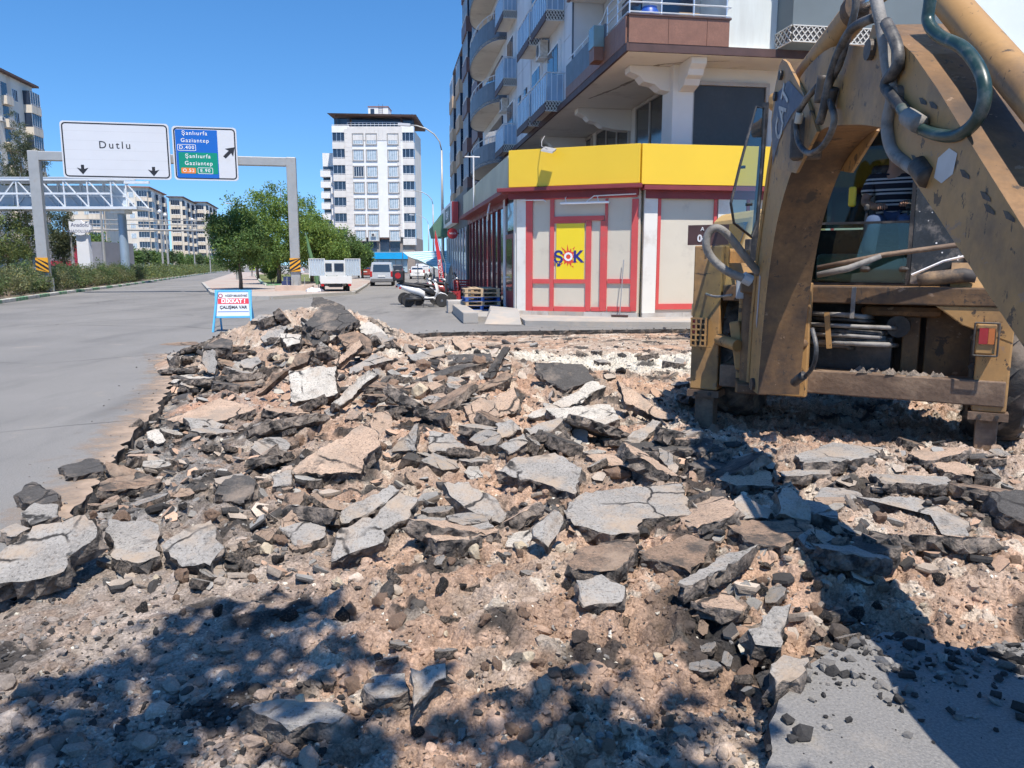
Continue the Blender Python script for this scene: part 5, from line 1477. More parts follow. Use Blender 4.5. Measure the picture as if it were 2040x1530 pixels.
# strip lamp over the door and flood lamp on the band
la, lz = cfz(888, 430); lb, _ = cfz(1216, 430)
lm = MB().box(la, lb, -.28, -.21, lz-.03, lz+.03).build('strip_lamp', PVC, shop, bevel=.01)
br_ = MB()
for q in (.12, .78): br_.tube([(la+(lb-la)*q, -.245, lz+.03), (la+(lb-la)*(q-.03), -.18, lz+.16), (la+(lb-la)*(q-.02), -.06, lz+.2)], .015, 6)
br_.build('bracket', PVC, lm)
fx, fz = cfz(838, 82)
fl_ = MB(); fl_.extrude([(fx-.17, -.84, fz-.06), (fx+.17, -.84, fz-.14), (fx+.19, -.54, fz-.02), (fx-.15, -.54, fz+.06)], (.01, .02, .05)); f_ = fl_.build('flood_lamp', mat('grey_lamp_body', (.35,.34,.33), .5, .1, 3), shop)
MB().tube([(fx, -.75, fz), (fx-.25, -.5, fz+.12), (fx-.35, -.2, fz+.3), (fx-.36, .1, fz+.5)], .012, 6).build('arm', _mats['grey_lamp_body'], f_)
# plinth, step
for k in range(7):
    x0 = CHL*k/7; MB().box(x0+.004, x0+CHL/7-.004, -.07, .2, .12, ZB-.004).build('plinth_tile', TILE if k not in (2, 3) else CONC, shop)
# second face, along the side road
S2 = thing('shop_side', '', '', (0,0,0)); bpy.data.objects.remove(S2)
sl = SMI @ SB
def w2s(x, y, z): return SMI @ (SB + EW*x + EU*y + Vector((0,0,z)))      # side-face frame -> shop frame
def sbox(name, m_, x0, x1, y0, y1, z0, z1, parent=shop, bevel=0):
    mb = MB(); mb.M = SMI @ (Matrix.Translation(SB) @ Matrix.Rotation(BRZ, 4, 'Z')); mb.box(x0, x1, y0, y1, z0, z1)
    return mb.build(name, m_, parent, bevel=bevel)
def sf(px, py):
    p = plane_hit(px, py, SB, BRZ) - SB; return p.dot(EW), p.z
sbox('side_wall', BEI, .12, 13, .02, .3, 0.1, 4.0)
bx0 = .0; segs = []
zz1, zz0 = sf(1370, 392)[1], sf(1370, 616)[1]
x = sf(1308, 500)[0]; wseg = sf(1425, 500)[0]-x; wc = .85
sbox('column', COLW, .10, x-.02, -.06, .018, ZB-.1, 3.66)
for k in range(4):
    for (a, b, c_, d_) in ((x, x+.09, zz0, zz1+.12), (x+wseg-.09, x+wseg, zz0, zz1+.12)): sbox('red_frame', RED, a, b, -.03, .016, c_, d_)
    sbox('red_frame', RED, x+.092, x+wseg-.092, -.03, .016, zz0, zz0+.16); sbox('red_frame', RED, x+.092, x+wseg-.092, -.03, .016, zz1+.04, zz1+.12)
    sbox('column', COLW, x+wseg+.02, x+wseg+wc, -.06, .018, ZB-.1, 3.66)
    x += wseg+wc+.04
zs1, zs0 = sf(1400, 292)[1], sf(1400, 371)[1]
for k in range(3): sbox('yellow_band', YEL, -.08+k*4.3, -.08+(k+1)*4.3-.012, -.29, -.06, zs0, zs1, bevel=.006)
sbox('band_core', DKRED, .3, 13, -.05, .4, zs0-.02, zs1-.05)
sbox('eave', DKRED, -.02, 13, -.36, .0, zs0-.14, zs0-.022); sbox('eave_board', DKRED, .12, 13, -.1, -.062, zs0-.36, zs0-.143)
for k in range(10): sbox('plinth_tile', TILE, .1+k*1.2, .1+(k+1)*1.2-.008, -.09, .018, .12, ZB-.004)
# street face: red framed glazing, olive band, eave
def tb(name, m_, x0, x1, y0, y1, z0, z1, parent=shop, bevel=0):
    mb = MB(); mb.M = SMI @ (Matrix.Translation(SA) @ Matrix.Rotation(BRZ, 4, 'Z')); mb.box(x0, x1, y0, y1, z0, z1)
    return mb.build(name, m_, parent, bevel=bevel)
SL = 13.5
SG = glass_dark('shop_glass', (.05,.06,.065), .03, .9, .3, .5)
MRN = mat('maroon_frame', (.20,.03,.035), .4, .1, 3)
tb('street_wall', mat('shop_interior_dark', (.06,.05,.05), .8, .2, 1), .06, .3, .3, SL, 0.1, 4.0)
tb('column', COLW, -.03, .06, .02, .28, ZB-.05, 3.7)
y = .4
dr = tb('street_door', MRN, -.02, .055, y, y+1.5, .28, 2.55); tb('door_handle', RAIL, -.09, -.022, y+.9, y+1.2, 1.2, 1.24, dr); tb('door_pane', SG, -.03, -.0205, y+.2, y+1.3, .8, 2.4, dr)
tb('transom_pane', SG, -.0, .055, y, y+1.5, 2.65, 3.5)
tb('grey_post', TILE_GREY, -.05, .058, y+1.52, y+1.85, .2, 3.7)
y = 2.4
while y < SL-1:
    tb('glass_pane', SG, .02, .055, y, y+1.15, .45, 3.45); tb('mullion', MRN, -.04, .057, y+1.16, y+1.28, .3, 3.6)
    y += 1.3
tb('sill', MRN, -.03, .056, 2.38, SL, .30, .44); tb('head', MRN, -.035, .0565, 1.9, SL, 3.46, 3.72)
OLV = mat('olive_glossy_tile', (.52,.47,.32), .5, .12, .8, spec=.4)
y = -.05
while y < SL-.5:
    tb('fascia_tile', OLV, -.25, -.05, y, y+1.32, zl0, zl1-.12); y += 1.335
tb('band_core', DKRED, -.045, .3, .1, SL, zl0, zl1-.2)
tb('eave', DKRED, -.42, .0, -.05, SL, zl0-.16, zl0-.022, bevel=.01)
MB().tube([SMI @ (SA + EU*3.5 + EW*-.3 + Vector((0,0,zl0-.1))), SMI @ (SA + EU*3.4 + EW*-.4 + Vector((0,0,zl0-.5))), SMI @ (SA + EU*3.8 + EW*-.35 + Vector((0,0,zl0-.7)))], .03, 6).build('cable', PVC, shop)
sp = MB(); sp.M = SMI @ (Matrix.Translation(SA) @ Matrix.Rotation(BRZ, 4, 'Z'))
sp.cyl((-.3, 8.5, zl0), (-.3, 8.5, 5.9), .03, n=6); sp.cyl((-.65, 8.5, 5.85), (-.05, 8.5, 5.85), .025, n=6)
sp.build('sign_pole', PVC, shop)
tb('floor_slab', CONC, .0, 5, .4, SL, .0, .12)

# ---------------------------------------------------------------- neighbouring shops down the street
DKRED_S = mat('sign_dull_red', (.38,.03,.035), .5, .1, 2)
nb = thing('street_shop', 'dark shopfront with a white and red sign box next to the corner shop', 'shop', SA + EU*(SL+.4), BRZ)
MB().box(.0, 2.4, 0, 12, 0, 5.2).build('wall', mat('dark_shop_wall', (.075,.07,.072), .5, .3, .6), nb)
for k in range(8): 
    w2 = MB().box(-.03, -.003, .4+k*1.45, 1.7+k*1.45, .3, 3.2).build('glass_pane', SG, nb)
for k in range(9): MB().box(-.08, -.034, .25+k*1.45, .37+k*1.45, .2, 3.4).build('mullion', TILE_GREY, nb)
sgn = MB().box(-.36, -.02, 4.6, 12.5, 3.78, 4.92).build('sign_box', PVC, nb)
MB().box(-.34, -.015, 4.45, 4.597, 3.8, 4.9).build('red_end', RED, sgn)
MB().box(-.385, -.363, 5.6, 9.0, 3.95, 4.75).build('dark_panel', mat('sign_black', (.03,.03,.035), .4, .1, 1), sgn)
text('lettering', 'KEBAP', .62, PW, sgn, (-.39, 7.3, 4.33), rot=(R(90), 0, R(-90)), bold=.01)
rs_ = MB().lathe([(.27,-.05),(.27,.05)], 20, 'y', (-.42, 3.4, 3.2)).build('round_sign', DKRED_S, nb)
MB().cyl((-.15, 3.4, 3.2), (-.02, 3.4, 3.2), .03, n=6).build('bracket', DK_BROWN, rs_)
text('lettering', 'SERVİS', .12, PW, rs_, (-.42, 3.345, 3.2))
MB().extrude([(-.9, 10.5, 3.3), (-1.0, 10.5, 3.9), (-.2, 10.5, 4.9), (-.1, 10.5, 3.3)], (0, 4, 0)).build('green_awning', mat('green_canvas', (.10,.2,.14), .8, .15, 1), nb)

# ---------------------------------------------------------------- pavements, kerbs, ramp
KERB_W = mat('kerb_concrete', (.46,.44,.40), .9, .12, 2, fine=.15, fscale=60, bump=.3, bscale=20)
def strip(name, pts_px, z0, z1, m_):
    mb = MB(); mb.extrude([gp(*p).to_tuple() for p in pts_px], (0,0,z1)); o = mb.build(name, m_); return structure(o)
fr0 = gp(1000, 652); 
mb = MB(); mb.extrude([(.35, 20.6, .0), (1.6, 20.3, .0), (4.6, 20.05, .0), (15, 21.4, .0), (15, 24.0, .0), (3.6, 22.1, .0), (.1, 23.4, .0)], (0,0,.13))
pv = structure(mb.build('pavement', CONC))
mb = MB(); mb.extrude([(-1.35, 22.2, 0), (-.3, 22.0, 0), (.1, 23.2, 0), (-2.3, 37.5, 0), (-6.0, 60, 0), (-7.6, 60, 0), (-3.3, 35.5, 0)], (0,0,.14))
structure(mb.build('side_pavement', CONC))
ramp = MB(); ramp.add([(-.75, 20.9, .01), (.25, 20.7, .01), (.35, 23.1, .015), (-.75, 24.6, .015), (-.62, 22.3, .30), (.2, 22.2, .30), (.12, 23.2, .32), (-.7, 24.6, .32)],
   [(0,1,5,4),(4,5,6,7),(0,4,7,3),(1,2,6,5),(2,3,7,6)])
tag(ramp.build('entrance_ramp', CONC), 'concrete ramp with a dark patch in front of the maroon shop door', 'ramp')
st = thing('concrete_step', 'low concrete step running along the shop pavement edge', 'step', (-1.35, 21.3, 0), R(8))
MB().box(0, .42, 0, 4.6, 0, .30).build('tread', CONC, st, bevel=.02)
MB().box(-.15, .75, 4.7, 5.5, 0, .42).build('upper_block', TILE, st, bevel=.02)
# pallets by the door
PAL_W = mat('pallet_wood', (.52,.38,.24), .85, .2, 5, streak=True); PAL_B = mat('pallet_blue', (.03,.10,.36), .7, .2, 4)
def pallet(mt, loc, rz, lab, grp):
    t = thing('pallet', lab, 'pallet', loc, rz, grp)
    for k in range(5): MB().box(-.6, .6, -.4+k*.17, -.4+k*.17+.12, .115, .137).build('deck_board', mt, t)
    for x in (-.52, 0, .52):
        MB().box(x-.05, x+.05, -.4, .4, .093, .1145).build('stringer', mt, t)
        for y in (-.35, 0, .35): MB().box(x-.05, x+.05, y-.05, y+.05, .02, .0925).build('block', mt, t)
    for y in (-.35, 0, .35): MB().box(-.6, .6, y-.05, y+.05, 0, .0195).build('base_board', mt, t)
    return t
pb = SA + EU*2.6 + EW*-.75
names = [('lowest blue pallet of the front stack', PAL_B), ('second lowest wooden pallet of the front stack', PAL_W), ('blue pallet in the middle of the front stack', PAL_B), ('second wooden pallet from the top of the front stack', PAL_W), ('topmost wooden pallet of the front stack', PAL_W)]
for k, (nm, mt) in enumerate(names): pallet(mt, (pb.x+.02*(k % 2), pb.y, .145+k*.139), BRZ+R(2*(k % 3)-2), nm + ' by the shop door', 'pallets by the shop door')
pb2 = SA + EU*3.75 + EW*-.62
for k in range(5): pallet(PAL_W, (pb2.x, pb2.y+.03*(k % 2), .145+k*.139), BRZ+R(90), ['lowest', 'second lowest', 'middle', 'second highest', 'topmost'][k] + ' wooden pallet of the rear stack in shade', 'pallets by the shop door')
# broom leaning on the plinth
bg = SM @ Vector((cfz(1285, 1235)[0], -.25, 0))
bt = thing('push_broom', 'wide push broom with a long grey handle leaning on the shop front', 'broom', (bg.x, bg.y, .13), CH)
MB().box(-.24, .24, -.04, .04, .02, .07).build('head', DK_BROWN, bt, bevel=.008); MB().box(-.23, .23, -.035, .035, 0, .018).build('bristles', mat('bristle', (.12,.1,.08), .95, .3, 30), bt)
MB().cyl((0, 0, .07), (.05, .16, 1.62), .014, n=7).build('handle', mat('grey_handle', (.30,.30,.31), .5, .1, 4), bt)

# ================================================================ street furniture
STEEL = mat('galvanised_steel', (.42,.42,.41), .5, .1, 2, metal=.35, dirt=(.38,.35,.32), dirt_amt=.2, dirt_scale=2)
SIGNW = mat('sign_white', (.66,.67,.70), .4, .03, .5, dirt=(.6,.6,.6), dirt_amt=.15, dirt_scale=.5)
BLACK = mat('sign_black_print', (.02,.02,.025), .5, .05, 2)
BLUE = mat('sign_blue', (.01,.13,.52), .4, .03, .5); GREEN = mat('sign_green', (.0,.26,.17), .4, .03, .5); ORNG = mat('sign_orange', (.80,.22,.03), .4, .03, .5)
HAZ = mat('hazard_orange', (.78,.36,.02), .5, .05, 2); LIME = mat('lime_board', (.45,.62,.03), .5, .05, 2)
PR = gp(591, 583); zb = at(587, 324, PR.y).z
PL = None
for k in range(200):
    Y = 36 + k*.08; q = at(68, 311, Y)
    if q.z >= zb: PL = q; break
GA = math.atan2(PR.y-PL.y, PR.x-PL.x)
gan = thing('sign_gantry', 'steel gantry over the avenue carrying two white direction signs', 'sign gantry', (PL.x, PL.y, 0), GA)
GM = (Matrix.Translation((PL.x, PL.y, 0)) @ Matrix.Rotation(GA, 4, 'Z')).inverted()
def gh(px, py): 
    p = GM @ plane_hit(px, py, (PL.x, PL.y, 0), GA); return p.x, p.z
GLEN = (PR.xy-PL.xy).length
for x, s_ in ((0, 1), (GLEN, -1)):
    p_ = MB(); p_.extrude([(x-.27, -.22, 0), (x+.27, -.22, 0), (x+.27, .22, 0), (x-.27, .22, 0)], (0,0,zb+.28)); p_.build('post', STEEL, gan, bevel=.03)
    b_ = MB().box(x-.62, x+.62, -.5, .5, .02, .08)
    for q in range(4): b_.extrude([(x+(-.5+q*.33), -.24, .08), (x+(-.5+q*.33)+.03, -.24, .08), (x+(-.5+q*.33)+.03, -.24, .9), (x+(-.5+q*.33), -.24, .9)], (0,-.16,-.0))
    b_.build('base_flange', STEEL, gan)
MB().box(-.27, GLEN+.27, -.2, .2, zb-.22, zb+.26).build('beam', STEEL, gan, bevel=.03)
MB().box(GLEN-1.15, GLEN+.95, -.75, .75, 0, .42).build('concrete_base', mat('base_block', (.55,.42,.34), .9, .12, 2), gan)
def rrect(x0, x1, z0, z1, r, n=5):
    o_ = []
    for cx_, cz_, a in ((x1-r, z1-r, 0), (x0+r, z1-r, 90), (x0+r, z0+r, 180), (x1-r, z0+r, 270)):
        for k in range(n+1):
            t_ = R(a+90*k/n); o_.append((cx_+r*math.cos(t_), cz_+r*math.sin(t_)))
    return o_
def board(name, x0, x1, z0, z1, y, parent, m_, r=.18, th=.05):
    mb = MB(); mb.extrude([(a, y, b) for a, b in rrect(x0, x1, z0, z1, r)], (0, th, 0)); return mb.build(name, m_, parent)
def border(x0, x1, z0, z1, y, parent, m_, r, w, ins):
    a = rrect(x0+ins, x1-ins, z0+ins, z1-ins, r); b = rrect(x0+ins+w, x1-ins-w, z0+ins+w, z1-ins-w, max(.01, r-w))
    mb = MB(); mb.loft([[(p[0], y, p[1]) for p in a], [(p[0], y, p[1]) for p in b]], caps=False); return mb.build('border', m_, parent)
x0, _ = gh(128, 300); x1, _ = gh(342, 305); _, z1 = gh(232, 246); _, z0 = gh(240, 358)
b1 = board('sign_board', x0, x1, z0, z1, -.40, gan, SIGNW); border(x0, x1, z0, z1, -.403, b1, BLACK, .2, .07, .07)
text('lettering', 'Dutlu', .54, BLACK, b1, (gh(233, 292)[0], -.403, gh(233, 292)[1]), bold=.004, space=1.35)
def arrow_down(px, py, parent):
    x, z = gh(px, py); mb = MB(); s_ = .30
    mb.add([(x-.08*1, -.404, z+.55*s_*1.6), (x+.08, -.404, z+.55*s_*1.6), (x+.08, -.404, z+.05), (x+.30, -.404, z+.12), (x, -.404, z-.24), (x-.30, -.404, z+.12), (x-.08, -.404, z+.05)], [(0,6,5,4,3,2,1)]); mb.build('arrow', BLACK, parent)
arrow_down(170, 340, b1); arrow_down(310, 344, b1)
for k in range(1, 6):
    zz = z0+(z1-z0)*k/6; MB().box(x0+.1, x1-.1, -.4012, -.3995, zz-.006, zz+.006).build('panel_seam', mat('seam_grey', (.55,.56,.58), .6, .05, 1), b1)
x0, _ = gh(348, 305); x1, _ = gh(475, 308); _, z1 = gh(408, 255); _, z0 = gh(414, 361)
b2 = board('sign_board', x0, x1, z0, z1, -.40, gan, SIGNW); border(x0, x1, z0, z1, -.403, b2, BLACK, .2, .07, .07)
bl = board('blue_panel', gh(354, 305)[0], gh(437, 308)[0], gh(395, 356)[1], gh(395, 261)[1], -.405, b2, BLUE, .04, .004)
board('green_panel', gh(360, 325)[0], gh(436.5, 327)[0], gh(395, 348)[1], gh(395, 306)[1], -.409, b2, GREEN, .06, .003)
for s_, px, py, sz_, m_ in (('Şanlıurfa', 390, 268, .30, PW), ('Gaziantep', 391, 282.5, .30, PW), ('D.400', 375, 296, .27, PW), ('Şanlıurfa', 397, 313.5, .30, PW), ('Gaziantep', 399, 327.5, .30, PW), ('E.90', 412, 342, .26, PW), ('O.52', 379, 341.5, .26, PW)):
    x, z = gh(px, py)
    if s_ == 'O.52': board('orange_panel', x-.38, x+.38, z-.15, z+.15, -.412, b2, ORNG, .05, .003)
    text('lettering', s_, sz_, m_, b2, (x, -.414, z), bold=.003, space=1.22)
    if s_ in ('D.400', 'E.90'): border(x-.48 if s_ == 'D.400' else x-.4, x+.48 if s_ == 'D.400' else x+.4, z-.17, z+.17, -.4125, b2, PW, .05, .025, 0)
x, z = gh(459, 306); ar = MB(); d_ = Vector((.707, 0, .707)); n_ = Vector((-.707, 0, .707)); c_ = Vector((x, -.404, z))
ar.add([c_-d_*.38+n_*.09, c_-d_*.38-n_*.09, c_+d_*.05-n_*.09, c_-d_*.02-n_*.3, c_+d_*.42, c_-d_*.02+n_*.3, c_+d_*.05+n_*.09], [(0,1,2,3,4,5,6)]); ar.build('arrow', BLACK, b2)
def hazard_board(parent, x, z, w, h, y, m_, flip=1):
    hb = MB().box(x-w/2, x+w/2, y, y+.04, z-h/2, z+h/2).build('hazard_board', m_, parent)
    st_ = MB()
    for k in range(-2, 4):
        def cl(pts): return pts
        a = z-h/2 + k*h*.34
        poly = [(x-w/2, a), (x+w/2, a+flip*h*.55), (x+w/2, a+flip*h*.55+h*.17), (x-w/2, a+h*.17)]
        poly = [(px_, min(max(pz_, z-h/2), z+h/2)) for px_, pz_ in poly]
        st_.add([(p[0], y-.003, p[1]) for p in poly], [(0,1,2,3)])
    st_.build('stripes', BLACK, hb)
hx, hz = gh(590, 528); hazard_board(gan, GLEN, hz, .6, .78, -.30, HAZ, 1)
hazard_board(gan, 0.0, gh(93, 528)[1], .62, .8, -.30, HAZ, -1)

# warning trestle
ga, gb = gp(434, 662), gp(510, 655)
tr = thing('warning_trestle', 'blue folding trestle sign warning of road works in front of the pile', 'warning sign', ((ga.x+gb.x)/2, (ga.y+gb.y)/2-.15, 0), R(9))
LB = mat('light_blue_paint', (.10,.42,.72), .45, .08, 4, dirt=(.3,.4,.45), dirt_amt=.2, dirt_scale=6)
for s_ in (-1, 1):
    MB().beam((s_*.37, .0, .97), (s_*.45, -.33, 0), .04, .04).build('leg', LB, tr); MB().beam((s_*.37, .02, .95), (s_*.40, .42, 0), .04, .04).build('leg', LB, tr)
    MB().cyl((s_*.44, -.26, .1), (s_*.395, .34, .12), .008, n=5).build('stay', STEEL, tr)
bd = MB(); bd.M = Matrix.Translation((0, -.03, .66)) @ Matrix.Rotation(R(-14), 4, 'X'); bd.box(-.40, .40, -.022, -.002, -.30, .30); bo = bd.build('board', SIGNW, tr)
fr_ = MB(); fr_.M = bd.M; fr_.box(-.43, .43, -.032, .002, .30, .345).box(-.43, .43, -.032, .002, -.345, -.30).box(-.43, -.395, -.03, .001, -.299, .299).box(.395, .43, -.03, .001, -.299, .299); fr_.build('frame', LB, tr)
def btxt(s_, sz_, m_, x, z, bold=0):
    o = text('lettering', s_, sz_, m_, bo, (0,0,0), bold=bold); o.matrix_local = bd.M @ Matrix.Translation((x, -.026, z)) @ Matrix.Rotation(R(90), 4, 'X')
btxt('NİZİP BELEDİYESİ', .062, BLACK, .07, .20, .001); btxt('DİKKAT !', .13, PW, 0, .065, .005); btxt('ÇALIŞMA VAR', .10, BLACK, 0, -.085, .003)
rbx = MB(); rbx.M = bd.M; rbx.box(-.36, .36, -.0245, -.0225, .0, .135); rbx.build('red_bar', mat('warning_red', (.68,.05,.07), .45, .04, 2), bo)
em = MB(); em.M = bd.M; em.lathe([(.055,-.0245),(.055,-.0225)], 18, 'y', (-.30, 0, .20)).lathe([(.042,-.0255),(.042,-.0246)], 14, 'y', (-.30, 0, .20)); em.mi = 0; em.build('emblem', mat('emblem_maroon', (.35,.06,.08), .5, .2, 30), bo)
em2 = MB(); em2.M = bd.M; em2.lathe([(.032,-.0265),(.032,-.0256)], 14, 'y', (-.30, 0, .20)); em2.build('emblem_core', SIGNW, bo)
ln_ = MB(); ln_.M = bd.M; ln_.box(-.36, .36, -.0245, -.0225, -.20, -.185); ln_.build('underline', BLUE, bo)

# ---------------------------------------------------------------- median with kerb stones
KG = mat('kerb_green', (.13,.33,.17), .8, .2, 3, dirt=(.42,.42,.36), dirt_amt=.4, dirt_scale=3); KW = mat('kerb_white', (.62,.61,.56), .8, .12, 3, dirt=(.4,.38,.33), dirt_amt=.35, dirt_scale=3)
kerb_px = [(-260, 652), (-120, 626), (0, 604.5), (120, 586.5), (240, 571), (330, 557.5), (400, 547), (440, 541.2), (470, 537)]
kp = [gp(*p) for p in kerb_px]
med = structure(MB().extrude([(p.x-.12, p.y, 0) for p in kp] + [(p.x-6.0-i*.2, p.y+1.5, 0) for i, p in reversed(list(enumerate(kp)))], (0,0,.12)).build('median', mat('median_soil', (.27,.22,.16), .95, .25, 1, bump=.5, bscale=6)))
kst_me = {}
def kerb_run(pts, L0, start_green=True, cap=70):
    n = 0; gq = start_green
    for i in range(len(pts)-1):
        a, b = pts[i], pts[i+1]; d = (b-a); Ld = d.length; d.normalize(); s0 = 0.0
        while s0 < Ld:
            L_ = min(L0*(1 if a.y < 60 else 2.0 if a.y < 100 else 5.0), Ld-s0)
            if n >= cap: return
            q0 = a + d*s0; q1 = a + d*(s0+L_-.02); sd_ = Vector((-d.y, d.x, 0))
            mb = MB(); mb.extrude([q0-sd_*.10, q1-sd_*.10, q1+sd_*.10, q0+sd_*.10], (0,0,.16))
            yield mb, gq; n += 1; gq = not gq if (n % 2 == 0 or a.y > 60) else gq; s0 += L_
for mb, gq in kerb_run(kp, 1.0, True, 110):
    mb.build('kerb_stone', KG if gq else KW, med, bevel=.02)
# corner island with grass
isl_px = [(404, 566), (424, 588), (470, 596), (540, 597), (620, 592), (704, 586.5), (742, 562), (640, 546), (470, 543)]
ip = [gp(*p) for p in isl_px]
PAVE = mat('paving', (.46,.40,.35), .9, .12, .5, fine=.15, fscale=30, dirt=(.42,.27,.22), dirt_amt=.35, dirt_scale=.35)
isl = structure(MB().extrude([tuple(p) for p in ip], (0,0,.14)).build('island_pavement', PAVE))
for mb, gq in kerb_run([Vector((p.x, p.y, 0)) for p in ip[0:7]], 1.2, False, 40): mb.build('kerb_stone', KERB_W, isl)
gr_px = [(508, 549), (520, 566), (531, 573), (560, 572.5), (590, 570), (640, 566), (690, 558), (640, 549)]
gpn = [gp(*p) for p in gr_px]
lw = structure(MB().extrude([(p.x, p.y, .141) for p in gpn], (0,0,.05)).build('lawn', mat('lawn_green', (.14,.18,.045), .95, .35, .8, fine=.3, fscale=15, dirt=(.28,.24,.11), dirt_amt=.4, dirt_scale=.4)))
for mb, gq in kerb_run([Vector((p.x, p.y, .10)) for p in gpn[:4]], 1.0, True, 40): mb.build('kerb_stone', KG if gq else KW, lw)
for mb, gq in kerb_run([Vector((p.x, p.y, .10)) for p in gpn[3:7]], 1.4, False, 40): mb.build('kerb_stone', KW if gq else KERB_W, lw)
# lime chevron board on the kerb
g = gp(503, 552); cb_ = thing('chevron_board', 'lime green chevron board at the tip of the lawn', 'chevron sign', (g.x, g.y, 0)); MB().cyl((0,.05,0), (0,.05,1.5), .05, n=6).build('post', STEEL, cb_)
hazard_board(cb_, 0, 1.35, .75, .95, 0, LIME, 1)

# ---------------------------------------------------------------- lamp posts
def lamp(px, py_top, H, dirx, label, armL=2.2, pyb=None):
    Y = None
    for k in range(3000):
        Y = 20 + k*.08
        if at(px, py_top, Y).z >= H: break
    q = at(px, py_top, Y)
    t = thing('street_lamp', label, 'street lamp', (q.x, Y, 0), 0, 'street lamps')
    MB().tube([(0,0,0), (0,0,H*.5), (0,0,H-1.6)], [.10,.085,.06], 8).build('pole', STEEL, t, smooth='all')
    arm = [(0,0,H-1.6)] + [(dirx*armL*(1-math.cos(R(a))), 0, H-1.6+1.5*math.sin(R(a))) for a in (20, 40, 60, 78, 90)]
    MB().tube(arm, .04, 6).build('arm', STEEL, t, smooth='all')
    e = arm[-1]; h_ = MB(); h_.extrude([(e[0], -.14, e[2]+.08), (e[0]+dirx*.75, -.12, e[2]+.12), (e[0]+dirx*.75, .12, e[2]+.12), (e[0], .14, e[2]+.08)], (0,0,-.14)); h_.build('lamp_head', SIGNW, t)
    MB().cyl((0,0,0), (0,0,.5), .14, n=8).build('base', STEEL, t)
    return t
lamp(879, 246, 10.2, -1, 'tall street lamp nearest to the shop on the side street', 1.9)
lamp(862, 378, 10.0, -1, 'second street lamp down the side street', 2.2)
lamp(853, 427, 10.0, -1, 'farthest street lamp of the side street', 2.4)
lamp(495, 404, 9.5, -1, 'street lamp rising behind the big roadside trees', 2.2)
for (px, pt, lab) in ((200, 415, 'thin lamp post between the white sign and the bridge pillar'), (318, 425, 'grey pole left of its twin before the far blocks'), (329, 432, 'grey pole right of its twin before the far blocks'), (383, 440, 'round-headed park lamp before the far blocks'), (414, 446, 'pale park lamp nearest to the street trees')):
    Y = 78 if px < 250 else 105 if px < 340 else 140
    q = at(px, pt, Y); t = thing('lamp_post', lab, 'lamp post', (q.x, Y, 0), 0, 'posts on the median')
    MB().tube([(0,0,0), (0,0,q.z)], [.16,.10] if px < 340 else [.12,.08], 8).build('pole', STEEL, t)
    MB().lathe([(.05,q.z),(.22,q.z+.08),(.26,q.z+.28),(.12,q.z+.46),(.02,q.z+.5)], 8).build('lamp_head', SIGNW, t)

# ---------------------------------------------------------------- footbridge
BY = 67.0
BW = mat('bridge_white_paint', (.66,.70,.74), .5, .06, 1, dirt=(.5,.5,.5), dirt_amt=.2, dirt_scale=1); BP = mat('bridge_panel', (.52,.60,.68), .45, .06, .6)
xr_ = at(272, 400, BY).x; xe = at(221, 400, BY).x; xl_ = -62.0
zb0 = at(120, 414, BY).z; zb1 = at(120, 357, BY).z
fb = thing('footbridge', 'white steel truss footbridge crossing the avenue on the left', 'footbridge', (0, BY, 0))
for y in (0, 2.6):
    for z in (zb0, zb1): MB().beam((xl_, y, z), (xr_, y, z), .22, .22).build('chord', BW, fb)
    MB().beam((xl_, y, (zb0+zb1)/2), (xe, y, (zb0+zb1)/2), .12, .16).build('mid_rail', BW, fb)
    x = xl_; k = 0
    while x < xr_-.5:
        x2 = min(x+2.0, xr_)
        MB().beam((x, y, zb0), (x, y, zb1), .10, .10).build('vertical', BW, fb)
        MB().beam((x, y, zb0 if x > -40 else zb1), (x2, y, zb1 if x > -40 else zb0) if False else ((x2, y, zb0) if x > -42 else (x2, y, zb1)), .10, .10) if False else None
        if x < -42: MB().beam((x, y, zb0), (x2, y, zb1), .09, .09).build('diagonal', BW, fb)
        else: MB().beam((x, y, zb1), (x2, y, zb0), .09, .09).build('diagonal', BW, fb)
        x += 2.0; k += 1
MB().box(xl_, xe, 2.66, 2.70, zb0+.2, zb1-.25).build('panel_wall', BP, fb)
MB().box(xl_, xr_, .05, 2.55, zb0-.12, zb0+.10).build('deck', BW, fb)
MB().box(xl_, xe, -.15, 2.75, zb1+.12, zb1+.18).build('roof_strip', BW, fb)
pxb = gp(238, 566); 
MB().cyl((at(228, 420, BY).x, 1.2, 0), (at(228, 420, BY).x, 1.2, zb0-.12), .38, .34, 14).build('pillar', mat('pillar_blue_grey', (.30,.38,.46), .4, .1, 1, metal=.2), fb, smooth=True)
MB().box(at(228, 420, BY).x-.6, at(228, 420, BY).x+.6, .5, 1.9, zb0-.42, zb0-.13).build('pillar_head', BW, fb)
# pipe gantry behind it
pg = thing('pipe_gantry', 'thin pipe gantry with three rails spanning behind the footbridge pillar', 'gantry', (0, 80, 0))
for py in (437, 446, 457): 
    a, b = at(130, py, 80), at(470, py+3, 80); MB().cyl((a.x, 0, a.z), (b.x, 0, b.z), .10 if py == 457 else .05, n=6).build('rail', STEEL, pg)
for k in range(10):
    a, b = at(150+k*34, 437, 80), at(150+k*34, 457, 80); MB().cyl((a.x, 0, a.z), (b.x, 0, b.z), .04, n=5).build('rail_post', STEEL, pg)
for px in (140, 468): 
    a = at(px, 457, 80); MB().cyl((a.x, 0, 0), (a.x, 0, at(px, 437, 80).z), .16, n=8).build('post', STEEL, pg)
